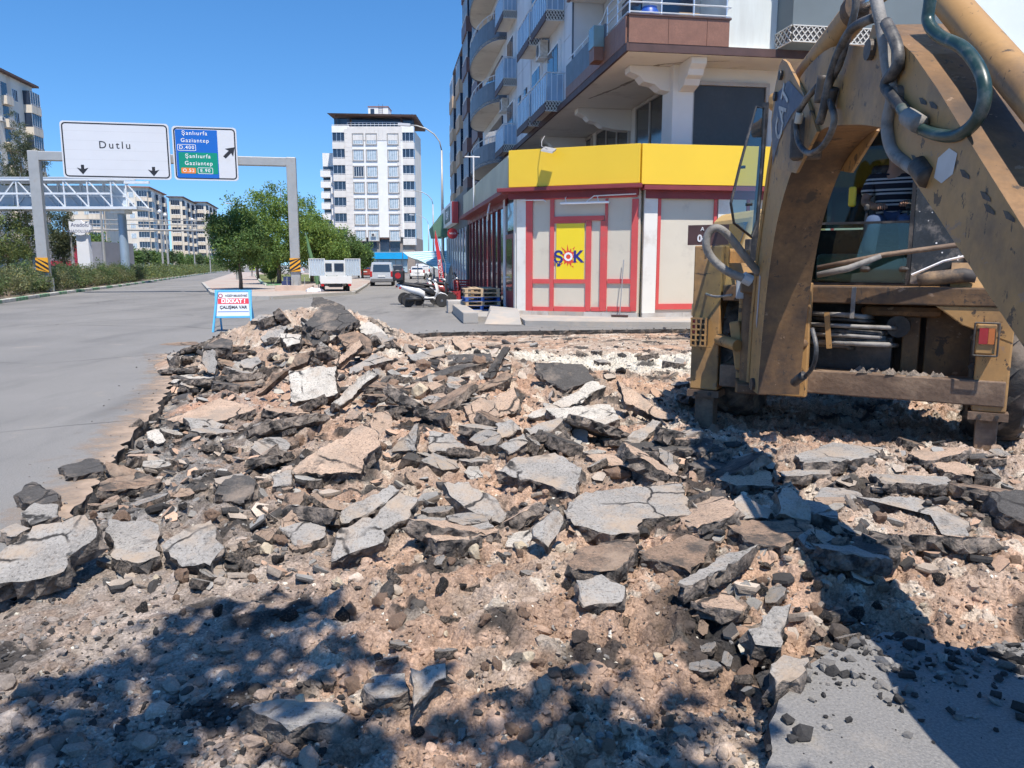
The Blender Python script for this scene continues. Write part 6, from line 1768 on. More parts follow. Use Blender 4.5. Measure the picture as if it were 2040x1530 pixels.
# white shop sign on a pillar
YS = 74.0
q0 = at(163, 468, YS)
ws = thing('pillar_sign', 'white scalloped shop sign on a wide white pillar behind the hedge', 'sign', (q0.x, YS, 0))
W_PL = mat('white_plaque', (.78,.79,.82), .5, .04, 1)
MB().extrude([(-.62, 0, 0), (.62, 0, 0), (.55, 0, q0.z), (-.55, 0, q0.z)], (0,.5,0)).build('pillar', W_PL, ws)
sc = at(166, 452, YS); w2 = at(187, 452, YS).x - at(145, 452, YS).x; h2 = at(166, 440, YS).z - at(166, 466, YS).z
out = [(-.5,-.42),(-.28,-.42),(-.2,-.6),(.0,-.66),(.2,-.6),(.26,-.42),(.42,-.40),(.52,-.2),(.5,.12),(.44,.14),(.46,.42),(.38,.30),(.2,.3),(.05,.5),(-.15,.52),(-.32,.36),(-.5,.42)]
pq = MB().extrude([(x*w2, -.02, sc.z+z*h2) for x, z in out], (0,-.25,0)).build('plaque', W_PL, ws)
LT = mat('plaque_blue_grey', (.12,.14,.24), .5, .1, 2)
text('lettering', 'Anadolu', .50, LT, pq, (.02, -.275, sc.z+.16), bold=.006); text('lettering', 'ANADOLUHAN', .36, LT, pq, (.02, -.275, sc.z-.42), bold=.004)

# ---------------------------------------------------------------- feather flag and striped awning
gf = gp(889, 592)
fl = thing('feather_flag', 'tall red feather flag with white letters beside the scooters', 'flag', (gf.x, gf.y, 0), R(4))
s_ = gf.y/FPX; hh = (592-462)*s_
MB().tube([(0,0,0), (-.02,0,hh*.5), (-20*s_,0,hh)], .018, 6).build('pole', STEEL, fl); MB().lathe([(.25,0),(.25,.05),(.03,.08)], 12).build('base', BLACK, fl)
pts_l = [(-20*s_, hh*.99), (-21*s_, hh*.82), (-16*s_, hh*.55), (-14*s_, hh*.3), (-13*s_, hh*.14)]; pts_r = [(-19.5*s_, hh), (-14*s_, hh*.80), (-8*s_, hh*.55), (-4*s_, hh*.3), (-3*s_, hh*.05)]
fm = MB(); fm.loft([[(a[0], -.02, a[1]) for a in pts_l], [(b[0], -.03, b[1]) for b in pts_r]], caps=False, closed=False); fm.loft([[(a[0], -.012, a[1]) for a in pts_l], [(b[0], -.022, b[1]) for b in pts_r]], caps=False, closed=False)
fo = fm.build('flag_cloth', mat('flag_red', (.62,.04,.05), .7, .08, 3), fl)
text('lettering', 'İNDİRİM', 8*s_, PW, fo, (-10*s_, -.045, hh*.42), rot=(R(90), R(-96), 0), bold=.003, space=1.2)
aw = thing('striped_awning', 'sagging white and teal striped canvas awning over the street stalls', 'awning', (0,0,0))
A00, A10, A01, A11 = at(802, 502, 60), at(902, 499, 52), at(832, 517, 50), at(893, 546, 42)
ST_W = mat('canvas_white', (.74,.76,.76), .8, .04, 1); ST_T = mat('canvas_teal', (.16,.42,.48), .8, .06, 1)
nu, nv = 26, 8; g_ = []
for i in range(nu+1):
    u = i/nu; row = []
    for j in range(nv+1):
        v = j/nv
        p = (A00.lerp(A10, v)).lerp(A01.lerp(A11, v), u); p.z -= .35*math.sin(math.pi*u)*math.sin(math.pi*(v*.8+.1)); row.append(p)
    g_.append(row)
am = MB()
for i in range(nu):
    am.mi = i % 2
    am.loft([g_[i], g_[i+1]], caps=False, closed=False)
    am.loft([[p-Vector((0,0,.02)) for p in g_[i+1]], [p-Vector((0,0,.02)) for p in g_[i]]], caps=False, closed=False)
am.build('canvas', [ST_W, ST_T], aw)
for p in (A00, A01, A11, A10): MB().cyl((p.x, p.y, 0), (p.x, p.y, p.z), .03, n=6).build('pole', STEEL, aw)
# red stall goods and green pole bundle by the gantry foot
for (px, py, w_, h_, lab) in ((922, 578, .38, .6, 'red plastic crate stand beside the pallets'), (903, 590, .25, .35, 'small red crate under the feather flag')):
    q = gp(px, py+18); t = thing('red_crate', lab, 'crate', (q.x, q.y, .14)); cm = MB()
    cm.box(-w_, w_, -.25, .25, 0, .05)
    for z in np.arange(.1, h_*1.2, .12): cm.box(-w_, w_, -.26, -.22, z, z+.07).box(-w_, w_, .22, .26, z, z+.07).box(-w_, -w_+.04, -.219, .219, z, z+.07).box(w_-.04, w_, -.219, .219, z, z+.07)
    cm.build('slats', DKRED_S, t); pm_ = MB()
    for sx in (-1, 1):
        for sy in (-1, 1): pm_.box(sx*w_-.03+.0, sx*w_+.03, sy*.26-.03, sy*.26+.03, 0, h_*1.25)
    pm_.build('corner_posts', DKRED_S, t)
q = gp(600, 583)
pb_ = thing('folded_parasol', 'green folded market parasol leaning on the gantry post', 'parasol', (q.x+.75, q.y-.6, .0))
MB().tube([(.5,0,.05), (.2,0,1.6), (-.2,0,3.4)], .03, 6).build('pole', STEEL, pb_)
MB().tube([(.42,0,.5), (.25,0,1.3), (.0,0,2.4), (-.2,0,3.5)], [.14,.13,.10,.02], 8).build('canopy', mat('parasol_green', (.10,.20,.09), .8, .25, 2), pb_)
cr = thing('blue_crates', 'small dark blue crates stacked at the gantry foot', 'crates', (gp(573, 582).x, gp(573, 582).y, .0)); 
for k in range(3): MB().box(-.35+.1*k, .3+.1*k, -.25, .25, .16+.26*k, .40+.26*k).build('crate', mat('crate_navy', (.03,.05,.14), .6, .2, 3), cr)
sk = thing('plastic_sack', 'crumpled white plastic sack on the kerb beside the pickup', 'sack', gp(627, 586)); bmx = bmesh.new(); bmesh.ops.create_icosphere(bmx, subdivisions=3, radius=.45)
for v in bmx.verts: v.co *= 1 + .5*(float(vnoise(np.array([v.co.x*7]), np.array([v.co.y*7+v.co.z*4]), 3)[0])-.5); v.co.z = max(0, v.co.z*.6+.12)
mesk = bpy.data.meshes.new('bag'); bmx.to_mesh(mesk); bmx.free(); mesk.materials.append(W_PL); obj('bag', mesk, sk)

# ================================================================ vehicles in the side street
RUB = mat('road_tyre', (.035,.034,.034), .85, .2, 6); RIMA = mat('alloy_rim', (.45,.45,.46), .35, .1, 5, metal=.7)
LRED = mat('rear_lamp_red', (.45,.02,.02), .25, .1, 4); LWH = mat('lamp_clear', (.7,.7,.7), .2, .05, 4); PLATE = mat('number_plate_white', (.75,.75,.74), .5, .04, 4)
BUMP = mat('grey_bumper', (.16,.16,.165), .6, .1, 4); TRIM = mat('black_trim', (.03,.03,.032), .5, .1, 4)
def wheel_parts(parent, x, y, r, w):
    wh = MB().lathe([(r*.6,-w/2),(r*.92,-w/2),(r,-w*.3),(r,w*.3),(r*.92,w/2),(r*.6,w/2)], 20, 'x', (x, y, r)).build('wheel', RUB, parent, smooth=True)
    MB().lathe([(r*.62,-w*.46),(r*.5,-w*.3),(r*.12,-w*.36),(r*.12,w*.36),(r*.5,w*.3),(r*.62,w*.46)], 14, 'x', (x, y, r)).build('rim', RIMA, wh)
def car(label, paint, loc, rz, kind='hatch', grp='parked cars of the side street', colname='car'):
    """rear faces -y, front +y"""
    if kind == 'van': L, W, st = 4.3, 1.76, [(-2.15,.32,.95,1.0,.84,.86,.84), (-2.12,.30,1.0,1.72,.86,.88,.74), (-1.7,.28,1.02,1.82,.88,.88,.74), (.2,.28,1.02,1.82,.88,.88,.74), (.75,.28,1.02,1.72,.88,.88,.72), (1.35,.28,1.02,1.10,.87,.87,.74), (2.0,.30,.85,.92,.84,.82,.7), (2.15,.34,.62,.66,.76,.74,.66)]
    elif kind == 'suv': L, W, st = 4.4, 1.82, [(-2.2,.36,.95,1.0,.84,.88,.84), (-2.15,.34,1.02,1.45,.86,.9,.76), (-1.6,.32,1.05,1.66,.9,.9,.74), (.1,.32,1.05,1.68,.9,.9,.74), (.85,.32,1.05,1.12,.9,.9,.78), (2.0,.34,.9,.96,.86,.84,.72), (2.2,.38,.66,.7,.78,.76,.68)]
    else: L, W, st = 4.2, 1.74, [(-2.1,.34,.85,.9,.8,.84,.8), (-2.02,.30,.95,1.12,.84,.86,.72), (-1.45,.26,.95,1.42,.86,.86,.66), (-.2,.25,.94,1.47,.86,.86,.66), (.55,.25,.93,1.15,.86,.86,.72), (1.0,.25,.92,.97,.86,.86,.76), (1.9,.28,.78,.82,.82,.8,.7), (2.1,.32,.56,.6,.74,.72,.64)]
    t = thing(colname, label, colname, loc, rz, grp)
    rings = []
    for (y, zb_, zm, zr, wb, wm, wr) in st:
        rings.append([(-wb*.9,y,zb_), (-wb,y,zb_+.12), (-wm,y,zm*.75), (-wm*.98,y,zm), (-wr,y,zr-.03), (-wr*.82,y,zr), (wr*.82,y,zr), (wr,y,zr-.03), (wm*.98,y,zm), (wm,y,zm*.75), (wb,y,zb_+.12), (wb*.9,y,zb_)])
    MB().loft(rings[::-1]).build('body', paint, t, smooth=True)
    def lerp(a, b, k): return tuple(a[i]+(b[i]-a[i])*k for i in range(3))
    for i in range(1, len(st)-1):
        if st[i][3]-st[i][2] > .15 and st[i+1][3]-st[i+1][2] > .15:
            for (lo, hi, sx) in ((3, 4, -1), (8, 7, 1)):
                q = [lerp(rings[i][lo], rings[i][hi], .12), lerp(rings[i+1][lo], rings[i+1][hi], .12), lerp(rings[i+1][lo], rings[i+1][hi], .88), lerp(rings[i][lo], rings[i][hi], .88)]
                a_ = .06/max(.2, st[i+1][0]-st[i][0]); q = [lerp(q[0], q[1], a_), lerp(q[1], q[0], a_), lerp(q[2], q[3], a_), lerp(q[3], q[2], a_)]
                MB().extrude([(p[0]+sx*.012, p[1], p[2]) for p in q], (-sx*.006, 0, 0)).build('side_window', DARK_GLASS, t)
    # rear and front glass
    y0, y1 = st[0][0], st[1][0]; zt_, zm_ = st[1][3], st[1][2]; k = 2 if kind != 'van' else 1
    if kind == 'van': q = [(-.66,-2.155,1.08), (.66,-2.155,1.08), (.60,-2.135,1.62), (-.60,-2.135,1.62)]
    else: q = [(-.66, st[1][0]-.02, st[1][3]-.02), (.66, st[1][0]-.02, st[1][3]-.02), (.56, st[2][0]-.05, st[2][3]-.05), (-.56, st[2][0]-.05, st[2][3]-.05)]
    MB().extrude(q, (0,-.015,.012)).build('rear_window', DARK_GLASS, t)
    j = next(i for i in range(len(st)-1) if st[i][0] > 0 and st[i][3]-st[i][2] > .05 and st[i+1][3]-st[i+1][2] < .2) if kind != 'hatch' else 3
    q = [(-.68, st[j+1][0]-.02, st[j+1][3]+.02), (.68, st[j+1][0]-.02, st[j+1][3]+.02), (.58, st[j][0]+.06, st[j][3]-.02), (-.58, st[j][0]+.06, st[j][3]-.02)]
    MB().extrude(q, (0,.02,.012)).build('windscreen', DARK_GLASS, t)
    yb_ = st[0][0]
    MB().box(-W*.46, W*.46, yb_-.08, yb_+.1, .33, .58).build('rear_bumper', BUMP if kind == 'van' else paint, t, bevel=.03)
    for sx in (-1, 1): MB().box(sx*W*.44-.09, sx*W*.44+.07, yb_-.03, yb_+.12, .72, 1.05 if kind != 'van' else 1.12).build('tail_lamp', LRED, t, bevel=.02)
    MB().box(-.27, .27, yb_-.04, yb_-.01, .70, .82).build('number_plate', PLATE, t)
    yf = st[-1][0]
    MB().box(-W*.44, W*.44, yf-.12, yf+.06, .32, .52).build('front_bumper', BUMP, t, bevel=.03)
    for sx in (-1, 1): MB().box(sx*.62-.16, sx*.62+.14, yf-.22, yf+.01, .60, .74).build('headlight', LWH, t, bevel=.02)
    MB().box(-.45, .45, yf-.03, yf+.025, .54, .64).build('grille', TRIM, t)
    for x in (-W/2+.08, W/2-.08):
        for y in (-L*.31, L*.31): wheel_parts(t, x, y, .31, .2)
    for sx in (-1, 1): MB().box(sx*W*.5-.02, sx*W*.5+.14 if sx > 0 else sx*W*.5+.02, .7, .82, .98, 1.12).build('mirror', paint, t, bevel=.02) if sx > 0 else MB().box(-W*.5-.14, -W*.5+.02, .7, .82, .98, 1.12).build('mirror', paint, t, bevel=.02)
    return t
def paint(n, c): return mat('car_paint_'+n, c, .3, .04, 1, coat=.6)
SIL, WHT, REDP, DRK = paint('silver', (.50,.52,.55)), paint('white', (.74,.74,.73)), paint('dull_red', (.30,.05,.04)), paint('charcoal', (.035,.037,.042))
def spot(px, py): g = gp(px, py); return (g.x, g.y, 0)
VR = R(7)
g = gp(754, 570); car('silver panel van driving away down the side street', SIL, (g.x, g.y+2.1, 0), VR, 'van', 'vehicles in the side street', 'van')
g = gp(721, 553); car('dull red car parked beyond the silver van', REDP, (g.x, g.y+2, 0), R(12), 'hatch')
g = gp(789, 549); car('dark off-roader parked right of the silver van', DRK, (g.x, g.y+2, 0), VR, 'suv')
g = gp(828, 556); car('white car parked behind the scooters', WHT, (g.x, g.y+2, 0), R(6), 'hatch')
g = gp(822, 548); car('white van parked behind the white car', WHT, (g.x+.6, g.y+6, 0), R(6), 'van', 'vehicles in the side street', 'van')
g = gp(843, 552); car('second white car partly hidden by the awning', WHT, (g.x, g.y+1, 0), R(4), 'suv')
g = gp(806, 545); car('small white car far down the side street', WHT, (g.x, g.y+8, 0), R(7), 'hatch')
g = gp(570, 549); car('white car parked on the avenue behind the gantry post', WHT, (g.x, g.y+2, 0), R(70), 'hatch')
g = gp(520, 546); car('dark car on the avenue under the trees', DRK, (g.x, g.y+6, 0), R(75), 'hatch')
q = at(52, 545, 60); car('blue-grey car passing behind the left hedge', paint('blue_grey', (.18,.22,.28)), (q.x, 60, 0), R(75), 'hatch')
# --- small white pickup with raised corrugated side wings, seen from behind
g = gp(651, 586)
PK = thing('pickup_truck', 'small white pickup with open bed and corrugated side panels parked by the kerb', 'pickup truck', (g.x, g.y+1.9, 0), R(16))
PWH = paint('pickup_white', (.72,.72,.70)); CORR = mat('corrugated_sheet', (.58,.64,.68), .4, .06, 2, metal=.3)
MB().loft([[(-.76,y,zb_),(-.80,y,.9),(-.70,y,zr),(.70,y,zr),(.80,y,.9),(.76,y,zb_)] for (y, zb_, zr) in ((2.1,.45,1.0),(2.0,.4,1.15),(1.55,.38,1.82),(.75,.38,1.88),(.55,.38,1.84))]).build('cab', PWH, PK, smooth=True)
for (x0, x1) in ((-.60, -.08), (.06, .60)): MB().box(x0, x1, .52, .545, 1.25, 1.70).build('cab_rear_window', DARK_GLASS, PK)
MB().extrude([(-.62,2.03,1.22), (.62,2.03,1.22), (.56,1.66,1.74), (-.56,1.66,1.74)], (0,.03,.02)).build('windscreen', DARK_GLASS, PK)
for sx in (-1, 1): MB().extrude([(sx*.79,.85,1.15), (sx*.79,1.7,1.15), (sx*.735,1.5,1.68), (sx*.725,.85,1.7)], (sx*.015,0,0)).build('side_window', DARK_GLASS, PK)
MB().box(-.82, .82, -1.9, .5, .62, .70).build('bed_floor', mat('bed_steel', (.22,.23,.25), .6, .2, 3), PK); MB().box(-.35, .35, -1.8, 1.9, .38, .6).build('chassis', TRIM, PK)
MB().box(-.85, .85, -1.96, -1.91, .58, 1.0).build('tailgate', PWH, PK, bevel=.01)
for k in range(3): MB().box(-.62+k*.55, -.50+k*.55, -1.985, -1.962, .60, .98).build('tailgate_rib', PWH, PK)
for sx in (-1, 1):
    MB().box(sx*.85-.02, sx*.85+.02, -1.9, .45, .701, 1.0).build('side_board', PWH, PK)
    cw = MB(); pr = []
    for k in range(25): pr.append((k*.035, .018 if k % 4 in (0, 1) else -.018))
    y_ = -1.88
    x0 = -.98-.44 if sx < 0 else .50
    cw.loft([[(x0+a, y_+b, 1.02) for a, b in pr], [(x0+a, y_+b, 1.92) for a, b in pr]], caps=False, closed=False); cw.loft([[(x0+a, y_+b+.012, 1.92) for a, b in pr], [(x0+a, y_+b+.012, 1.02) for a, b in pr]], caps=False, closed=False)
    po = cw.build('corrugated_panel', CORR, PK); fr_ = MB()
    for xx in (x0, x0+.84): fr_.box(xx-.02, xx+.02, y_-.03, y_+.03, .9, 1.95)
    fr_.box(x0+.021, x0+.819, y_-.03, y_+.03, 1.92, 1.955); fr_.build('panel_frame', PWH, po)
    for y in (-1.25, 1.35): wheel_parts(PK, sx*.68, y, .27, .17)
    MB().box(sx*.74-.08, sx*.74+.08, -1.98, -1.93, .44, .56).build('tail_lamp', LRED, PK)
cg = thing('green_crate', 'dark green plastic crate standing in the pickup bed', 'crate', (PK.location.x+.15, PK.location.y-1.2, .70), R(16)); cb2 = MB().box(-.3,.3,-.22,.22,0,.03)
for z in (.06,.15,.24): cb2.box(-.3,.3,-.22,-.2,z,z+.06).box(-.3,.3,.2,.22,z,z+.06).box(-.3,-.28,-.199,.199,z,z+.06).box(.28,.3,-.199,.199,z,z+.06)
cb2.build('slats', mat('crate_green', (.02,.12,.05), .6, .15, 4), cg); cp2 = MB()
for sx in (-.29,.29):
    for sy in (-.21,.21): cp2.box(sx-.015, sx+.015, sy-.015, sy+.015, .03, .32)
cp2.build('posts', _mats['crate_green'], cg)

# --- scooters
SEAT = mat('scooter_seat', (.025,.025,.027), .6, .15, 5); ENG = mat('engine_dark', (.05,.05,.052), .5, .2, 6, metal=.3)
def scooter(label, loc, rz, paint_, box=None):
    """front towards +x"""
    t = thing('scooter', label, 'scooter', loc, rz, 'scooters parked at the kerb')
    for x, r in ((-.62, .25), (.66, .25)):
        wh = MB().lathe([(r*.62,-.06),(r*.9,-.065),(r,-.03),(r,.03),(r*.9,.065),(r*.62,.06)], 22, 'y', (x, 0, r)).build('wheel', RUB, t, smooth=True)
        rm = MB().lathe([(r*.64,-.03),(r*.56,-.03),(r*.56,.03),(r*.64,.03)], 20, 'y', (x, 0, r)); rm.lathe([(.05,-.06),(.05,.06)], 10, 'y', (x, 0, r))
        for k in range(5): a = 2*math.pi*k/5; rm.beam((x, 0, r), (x+math.cos(a)*r*.58, 0, r+math.sin(a)*r*.58), .03, .03, (0,1,0))
        rm.build('rim', RIMA, wh)
    def ring(x, zc, hw, hz, n=12): return [(x, hw*math.cos(2*math.pi*k/n), zc+hz*math.sin(2*math.pi*k/n)) for k in range(n)]
    MB().loft([ring(-.92,.80,.03,.04), ring(-.8,.76,.11,.09), ring(-.55,.68,.16,.13), ring(-.2,.60,.17,.16), ring(.02,.48,.15,.13)]).build('tail_fairing', paint_, t, smooth='all')
    MB().loft([ring(-.85,.86,.08,.02), ring(-.65,.88,.13,.05), ring(-.3,.82,.15,.06), ring(-.02,.78,.12,.05), ring(.06,.74,.06,.03)]).build('seat', SEAT, t, smooth='all')
    MB().box(-.05, .36, -.17, .17, .27, .36).build('footboard', SEAT, t, bevel=.03)
    MB().loft([ring(.0,.36,.16,.07), ring(.2,.33,.17,.06), ring(.42,.34,.16,.07)]).build('lower_fairing', paint_, t, smooth='all')
    MB().loft([[(.36,-.17,.34),(.42,-.1,.34),(.44,0,.34),(.42,.1,.34),(.36,.17,.34)], [(.46,-.19,.6),(.55,-.1,.6),(.58,0,.6),(.55,.1,.6),(.46,.19,.6)], [(.40,-.15,.86),(.48,-.09,.88),(.51,0,.89),(.48,.09,.88),(.40,.15,.86)], [(.34,-.08,1.0),(.37,-.04,1.0),(.38,0,1.0),(.37,.04,1.0),(.34,.08,1.0)]]).build('front_shield', paint_, t, smooth='all')
    MB().loft([ring(.45,.47,.07,.02), ring(.62,.55,.075,.03), ring(.80,.50,.06,.02), ring(.9,.42,.03,.01)]).build('front_mudguard', paint_, t, smooth='all')
    MB().tube([(.66,0,.25), (.50,0,.62), (.38,0,1.0)], .035, 8).build('fork', ENG, t)
    MB().tube([(.24,-.33,1.02), (.32,-.15,1.05), (.35,0,1.02), (.32,.15,1.05), (.24,.33,1.02)], .016, 8).build('handlebar', ENG, t); MB().loft([ring(.30,1.02,.09,.05), ring(.42,1.02,.09,.06), ring(.48,1.0,.05,.04)]).build('headlamp', LWH, t, smooth='all')
    for sy in (-1, 1): 
        m_ = MB().tube([(.30, sy*.22, 1.05), (.28, sy*.27, 1.2)], .007, 6).build('mirror_stem', ENG, t); MB().lathe([(.01,-.012),(.055,-.01),(.055,.01),(.01,.012)], 10, 'x', (.28, sy*.27, 1.23)).build('mirror', SEAT, m_)
    MB().tube([(-.7,-.14,.3), (-.35,-.15,.33), (-.1,-.13,.3)], [.075,.065,.03], 10).build('exhaust', ENG, t, smooth='all'); MB().box(-.6, -.1, -.1, .12, .24, .46).build('engine', ENG, t, bevel=.05)
    MB().cyl((-.05,-.1,.25), (-.02,-.22,.0), .012, n=6).build('kickstand', ENG, t); MB().box(-.95, -.88, -.06, .06, .70, .78).build('tail_lamp', LRED, t)
    MB().extrude([(.40,-.13,.98), (.42,.13,.98), (.30,.10,1.28), (.30,-.10,1.28)], (.008,0,0)).build('windshield', glass_clear('screen_smoke', (.4,.42,.45), .1), t)
    if box:
        b = MB().box(-1.05, -.60, -.24, .24, .97, 1.38).build('delivery_box', TRIM, t, bevel=.03); MB().lathe([(.12,-.247),(.12,-.242)], 16, 'y', (-.83, 0, 1.18)).build('emblem', LRED, b)
        MB().box(-.9, -.6, -.12, .12, .90, .967).build('rack', ENG, t)
    return t
g = gp(846, 612); scooter('white maxi scooter nearest to the rubble', (g.x, g.y, 0), R(4), paint('scooter_white', (.74,.74,.74)))
scooter('white delivery scooter with a black top box behind the nearest one', (g.x-.42, g.y+1.9, 0), R(2), paint('scooter_white', (.74,.74,.74)), True)
scooter('dark scooter third in the row at the kerb', (g.x+.25, g.y+1.1, 0), R(8), DRK)
scooter('red scooter standing by the street shop', (g.x+.55, g.y+4.2, 0), R(-4), REDP)

# ================================================================ backhoe excavator
def chip_paint(name, col, *a, **k):
    """machine paint with sharp-edged chips and scratches down to dark metal"""
    m = mat(name, col, *a, **k); nt = m.node_tree; N = nt.nodes; L = nt.links; p = N['Principled BSDF']
    src = p.inputs['Base Color'].links[0].from_socket; tc = N.new('ShaderNodeTexCoord')
    for (sc, lo, hi, st, cc) in ((1.3, .60, .80, (1, 1, .45), (.17,.105,.06)), (4.5, .66, .675, (1, 1, 1), (.055,.042,.034)), (9, .655, .67, (.25, 1.6, 1), (.06,.045,.035)), (16, .655, .67, (1, 1, .35), (.05,.04,.033)), (7, .665, .68, (1, .5, 1.4), (.30,.20,.13))):
        mp = N.new('ShaderNodeMapping'); mp.inputs['Scale'].default_value = st; L.new(tc.outputs['Object'], mp.inputs[0])
        n_ = N.new('ShaderNodeTexNoise'); n_.inputs['Scale'].default_value = sc; n_.inputs['Detail'].default_value = 7; n_.inputs['Roughness'].default_value = .68; L.new(mp.outputs[0], n_.inputs['Vector'])
        r_ = N.new('ShaderNodeMapRange'); r_.inputs[1].default_value = lo-.03; r_.inputs[2].default_value = hi-.03; r_.inputs[4].default_value = .85; L.new(n_.outputs['Fac'], r_.inputs[0])
        q = N.new('ShaderNodeMix'); q.data_type = 'RGBA'; L.new(r_.outputs[0], q.inputs[0]); L.new(src, q.inputs[6]); q.inputs[7].default_value = (*cc, 1); src = q.outputs[2]
    L.new(src, p.inputs['Base Color']); return m
CATY = chip_paint('worn_machine_yellow', (.46,.262,.10), .5, .12, 1.6, fine=.12, fscale=25, bump=.12, bscale=12, dirt=(.17,.11,.065), dirt_amt=.38, dirt_scale=1.6, spec=.4)
CATG = chip_paint('grimy_machine_yellow', (.26,.145,.065), .6, .25, 2.2, fine=.25, fscale=30, bump=.25, bscale=14, dirt=(.075,.05,.035), dirt_amt=.62, dirt_scale=1.7, spec=.35)
RUST = mat('rusty_steel', (.19,.125,.085), .7, .3, 3, fine=.3, fscale=40, bump=.35, bscale=20, dirt=(.30,.21,.14), dirt_amt=.4, dirt_scale=3, metal=.1)
DKST = mat('dark_oily_steel', (.045,.04,.037), .55, .4, 4, fine=.3, fscale=40, bump=.3, bscale=18, dirt=(.14,.11,.085), dirt_amt=.35, dirt_scale=3)
HOSE = mat('black_rubber_hose', (.035,.035,.037), .5, .3, 8, bump=.2, bscale=60, dirt=(.20,.18,.155), dirt_amt=.42, dirt_scale=7)
HOSEG = mat('dusty_grey_hose', (.25,.235,.215), .7, .2, 9, bump=.3, bscale=70, dirt=(.12,.11,.1), dirt_amt=.3, dirt_scale=8)
HOSET = mat('green_black_hose', (.02,.05,.045), .35, .4, 8, dirt=(.15,.15,.14), dirt_amt=.3, dirt_scale=8)
CHROME = mat('cylinder_rod', (.6,.6,.6), .2, .05, 3, metal=.9)
TYRE = mat('tyre_rubber', (.04,.038,.036), .85, .2, 6, bump=.3, bscale=30, dirt=(.24,.19,.145), dirt_amt=.45, dirt_scale=4)
RIMT = mat('tan_rim', (.52,.36,.19), .6, .15, 3, dirt=(.3,.22,.15), dirt_amt=.4, dirt_scale=3)
BLK = mat('black_frame', (.022,.022,.024), .5, .2, 5, dirt=(.15,.13,.11), dirt_amt=.25, dirt_scale=5)
DUSTY_PANEL = mat('dusty_black_panel', (.045,.052,.06), .35, .4, 5, fine=.4, fscale=45, dirt=(.30,.27,.24), dirt_amt=.22, dirt_scale=7)
CABGL = glass_clear('cab_glass', (.52,.66,.63), .10)
BA = R(-29.3); BCN = Vector((3.04, 7.09, 0))
bhm = Matrix.Translation(BCN) @ Matrix.Rotation(BA, 4, 'Z'); bhi = bhm.inverted()
EXC = thing('backhoe_excavator', 'worn yellow backhoe excavator standing in the rubble with its boom raised', 'excavator', BCN, BA)
def bh(px, py, yl=0.0):
    p = bhi @ plane_hit(px, py, bhm @ Vector((0, yl, 0)), BA); return p
def bx_(name, m_, x0, x1, y0, y1, z0, z1, bevel=.012, parent=EXC): return MB().box(x0, x1, y0, y1, z0, z1).build(name, m_, parent, bevel=bevel)
# --- rear frame
xl0, xl1 = bh(1386, 650).x, bh(1441, 650).x
xr0, xr1 = bh(1938, 760).x, bh(2008, 760).x
zt0 = bh(1800, 606).z; zt1 = bh(1800, 571).z; zl0_ = bh(1800, 792).z; zl1_ = bh(1800, 744).z
bx_('top_rail', CATG, xl1+.02, xr1+.02, -.16, .10, zt0, zt1)
bx_('lower_rail', RUST, xl1+.02, xr1-.02, -.16, .08, zl0_, zl1_)
bx_('deck_plate', CATY, xl0-.0, xr1+.02, .104, .9, zt1-.05, zt1-.01)
for (a, b, sgn_) in ((xl0, xl1, -1), (xr0, xr1, 1)):
    post_ = MB().box(a, b, -.14, .14, zl0_-.05, bh((1410 if sgn_ < 0 else 1970), (490 if sgn_ < 0 else 612)).z)
    po = post_.build('stabiliser_housing', CATY, EXC, bevel=.015)
    MB().box(a+.045, b-.045, -.09, .09, -.06, zl0_-.052).build('stabiliser_leg', RUST, po, bevel=.01)
    MB().box(a-.12, b+.12, -.22, .22, -.11, -.062).build('foot_pad', RUST, po, bevel=.015)
    MB().box(a-.02, b+.02, -.16, .16, zl0_-.12, zl0_-.053).build('collar', RUST, po)
    bl_ = MB()
    for q in (.25, .75): bl_.cyl((a+(b-a)*q, -.175, zl0_-.085), (a+(b-a)*q, -.155, zl0_-.085), .018, n=6)
    bl_.build('bolts', DKST, po)
pr_ = MB(); pr_.extrude([(xr0-.33, -.145, zt0-.002), (xr1, -.145, zt0-.002), (xr1, -.145, zt0-.30), (xr0-.12, -.145, zt0-.16)], (0,.2,0)); pr_.build('gusset', CATY, EXC, bevel=.01)
bx_('tank', CATG, bh(1712, 610).x, bh(1880, 610).x, .12, .75, bh(1800, 632, .1).z, zt0-.02, bevel=.06)
bx_('belly', DKST, xl1+.3, xr0-.02, .55, 1.1, .55, zt0-.03)
bx_('side_plate', CATG, bh(1840, 700, .3).x, xr0+.02, .35, .42, zl1_-.1, zt0-.05)
bx_('centre_web', CATG, bh(1795, 700, .3).x, bh(1830, 700, .3).x, .25, .34, zl1_-.05, zt0-.05)
MB().lathe([(.10,.15),(.10,.30),(.05,.34)], 14, 'y', (bh(1790, 650, .2).x, 0, bh(1790, 650, .2).z)).build('swivel_joint', DKST, EXC, smooth=True)
# rubble lying on the lower rail
hp = MB(); rr_ = random.Random(6)
for k in range(60):
    x = rr_.uniform(bh(1700, 745).x, bh(1880, 745).x); s_ = rr_.uniform(.012, .04); y = rr_.uniform(-.14, .05)
    hp.add([(x-s_, y-s_, zl1_+.001), (x+s_, y-s_*.8, zl1_+.001), (x+s_*.6, y+s_, zl1_+.001), (x-s_*.7, y+s_, zl1_+.001), (x+rr_.uniform(-s_,s_)*.4, y, zl1_+s_*rr_.uniform(.8,1.5))], [(0,1,4),(1,2,4),(2,3,4),(3,0,4)])
o = hp.build('spilled_crumbs', SLAB_SIDE, EXC); o['kind'] = 'stuff'
